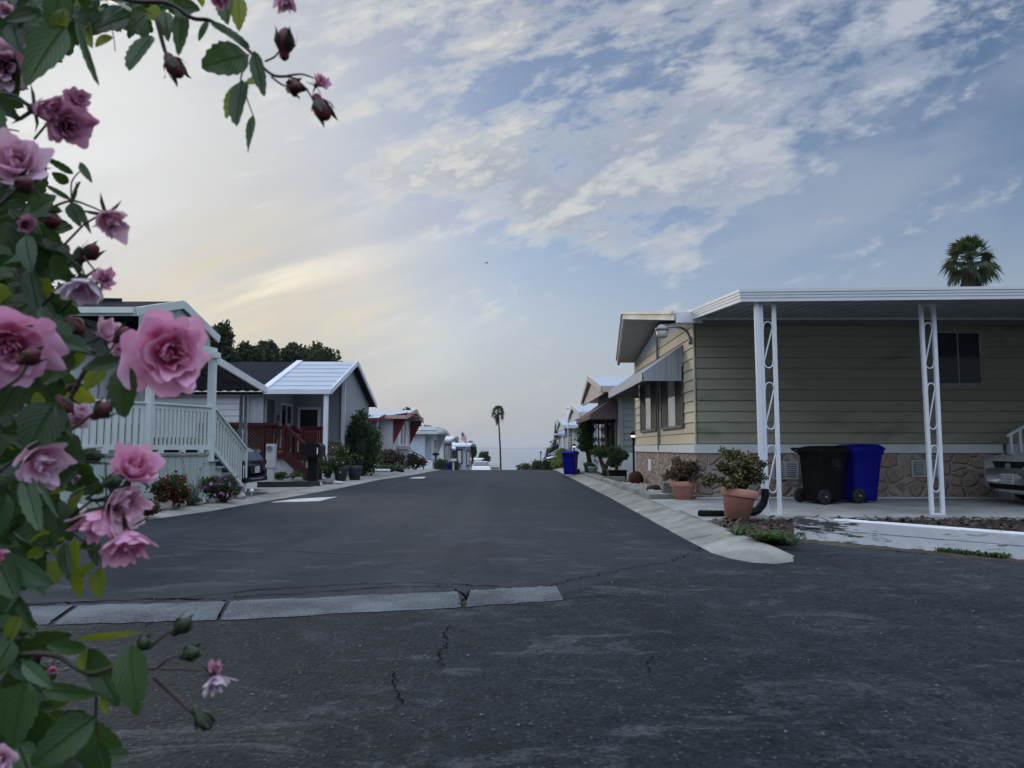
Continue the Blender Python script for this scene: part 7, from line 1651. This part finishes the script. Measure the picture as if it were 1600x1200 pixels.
# ------------------------------------------------------------------ canes and flower stalks
ST = MB()
def cane(pts, w0, w1, depth):
    P = [at(x, y, d_ if d_ else depth) for x, y, d_ in [(p+(None,))[:3] for p in pts]]; C = catmull([tuple(p) for p in P], 5); n = len(C)
    ST.tube([Vector(c) for c in C], [w0+(w1-w0)*i/(n-1) for i in range(n)], 6)
root = Vector((-.95, .75, 0))
def world_cane(pts, w0, w1): C = catmull([tuple(p) for p in pts], 8); n = len(C); ST.tube([Vector(c) for c in C], [w0+(w1-w0)*i/(n-1) for i in range(n)], 8)
world_cane([root, (-.85, .85, .5), (-.72, .85, .95), at(-40, 300, .85), at(-60, 60, .9), at(60, -60, .85), at(180, -10, .75)], .013, .004)
world_cane([root+Vector((.05, .05, 0)), (-.75, .8, .4), at(-60, 900, .8), at(10, 600, .8), at(30, 420, .8)], .012, .004)
world_cane([root+Vector((.03, .12, 0)), (-.7, .75, .3), at(-40, 1190, .8), at(30, 1110, .68), at(60, 1020, .62)], .009, .003)
cane([(120, -30), (200, 0), (262, 5), (300, 28), (328, 32), (352, 50), (388, 78), (408, 102), (428, 118), (452, 119)], .0022, .0012, .65)
cane([(414, 96), (430, 88), (440, 74)], .0010, .0007, .64); cane([(424, 120), (440, 132), (452, 135)], .0010, .0007, .64); cane([(452, 119), (475, 135), (495, 165)], .0011, .0007, .64); cane([(450, 118), (472, 116), (490, 122)], .001, .0007, .64)
cane([(245, 30), (258, 80), (270, 100)], .0022, .0012, .66); cane([(388, 85), (378, 115), (376, 128)], .0010, .0006, .66); cane([(378, 128), (388, 160), (396, 182)], .0007, .0005, .66)
cane([(20, 360), (70, 330), (110, 314), (140, 322), (158, 330)], .0014, .0008, .68); cane([(112, 314), (112, 285), (124, 268)], .0008, .0006, .7); cane([(115, 314), (120, 300), (118, 285)], .0006, .0004, .7)
cane([(80, 440), (105, 415), (130, 400)], .0014, .0008, .68); cane([(60, 380), (100, 400), (128, 420), (130, 438)], .0012, .0007, .66); cane([(130, 400), (150, 425)], .0009, .0007, .65)
cane([(40, 690), (90, 655), (140, 570), (185, 560), (225, 556)], .0022, .0012, .63); cane([(150, 560), (172, 548), (186, 520), (192, 512)], .0009, .0006, .63); cane([(100, 540), (130, 550), (170, 560)], .0016, .001, .64)
cane([(60, 690), (110, 672), (140, 650), (156, 642)], .0014, .0009, .60); cane([(170, 635), (168, 622), (176, 612)], .001, .0007, .61)
cane([(90, 730), (130, 722), (150, 722), (180, 726)], .0011, .0008, .64); cane([(110, 775), (145, 758), (170, 754)], .0008, .0006, .61); cane([(165, 722), (166, 770), (164, 788)], .0007, .0007, .63)
cane([(-20, 1040), (40, 1022), (90, 1026), (132, 1050), (160, 1048), (192, 1034)], .0024, .0014, .60); cane([(205, 1035), (240, 1045), (262, 1030), (280, 1025)], .0013, .0008, .60); cane([(232, 1014), (255, 994), (272, 984)], .0012, .0008, .60)
cane([(240, 1058), (262, 1078), (290, 1105), (306, 1118)], .0015, .0011, .60); cane([(250, 1045), (290, 1046), (318, 1048)], .0009, .0006, .60); cane([(142, 1050), (150, 1080), (150, 1130), (160, 1170)], .0012, .0008, .61)
cane([(22, 900), (28, 930), (30, 990), (10, 1040)], .0014, .001, .62); cane([(100, 820), (130, 845), (155, 855)], .0012, .0008, .67); cane([(155, 855), (158, 890)], .0005, .0004, .69); cane([(105, 848), (118, 880)], .0005, .0004, .69)
cane([(0, 610), (30, 590), (46, 562)], .0013, .001, .55); cane([(-10, 330), (10, 310), (28, 294)], .0014, .001, .57); cane([(0, 145), (25, 150), (38, 158)], .0012, .0008, .63); cane([(0, 200), (30, 205)], .0008, .0006, .63)
cane([(100, 30), (120, 34), (140, 38), (165, 28), (176, 50), (180, 80)], .0007, .0004, .69); cane([(20, 420), (60, 470), (100, 520), (150, 552)], .0022, .0014, .66)
for p in E[5:17]:
    q = p+Vector((-.05, .03, -.02)); ST.tube([p, (p+q)/2+Vector((0, 0, .004)), q], [.0009, .0010, .0012], 5)
ST.build('stems', M['stem'], bush, True)
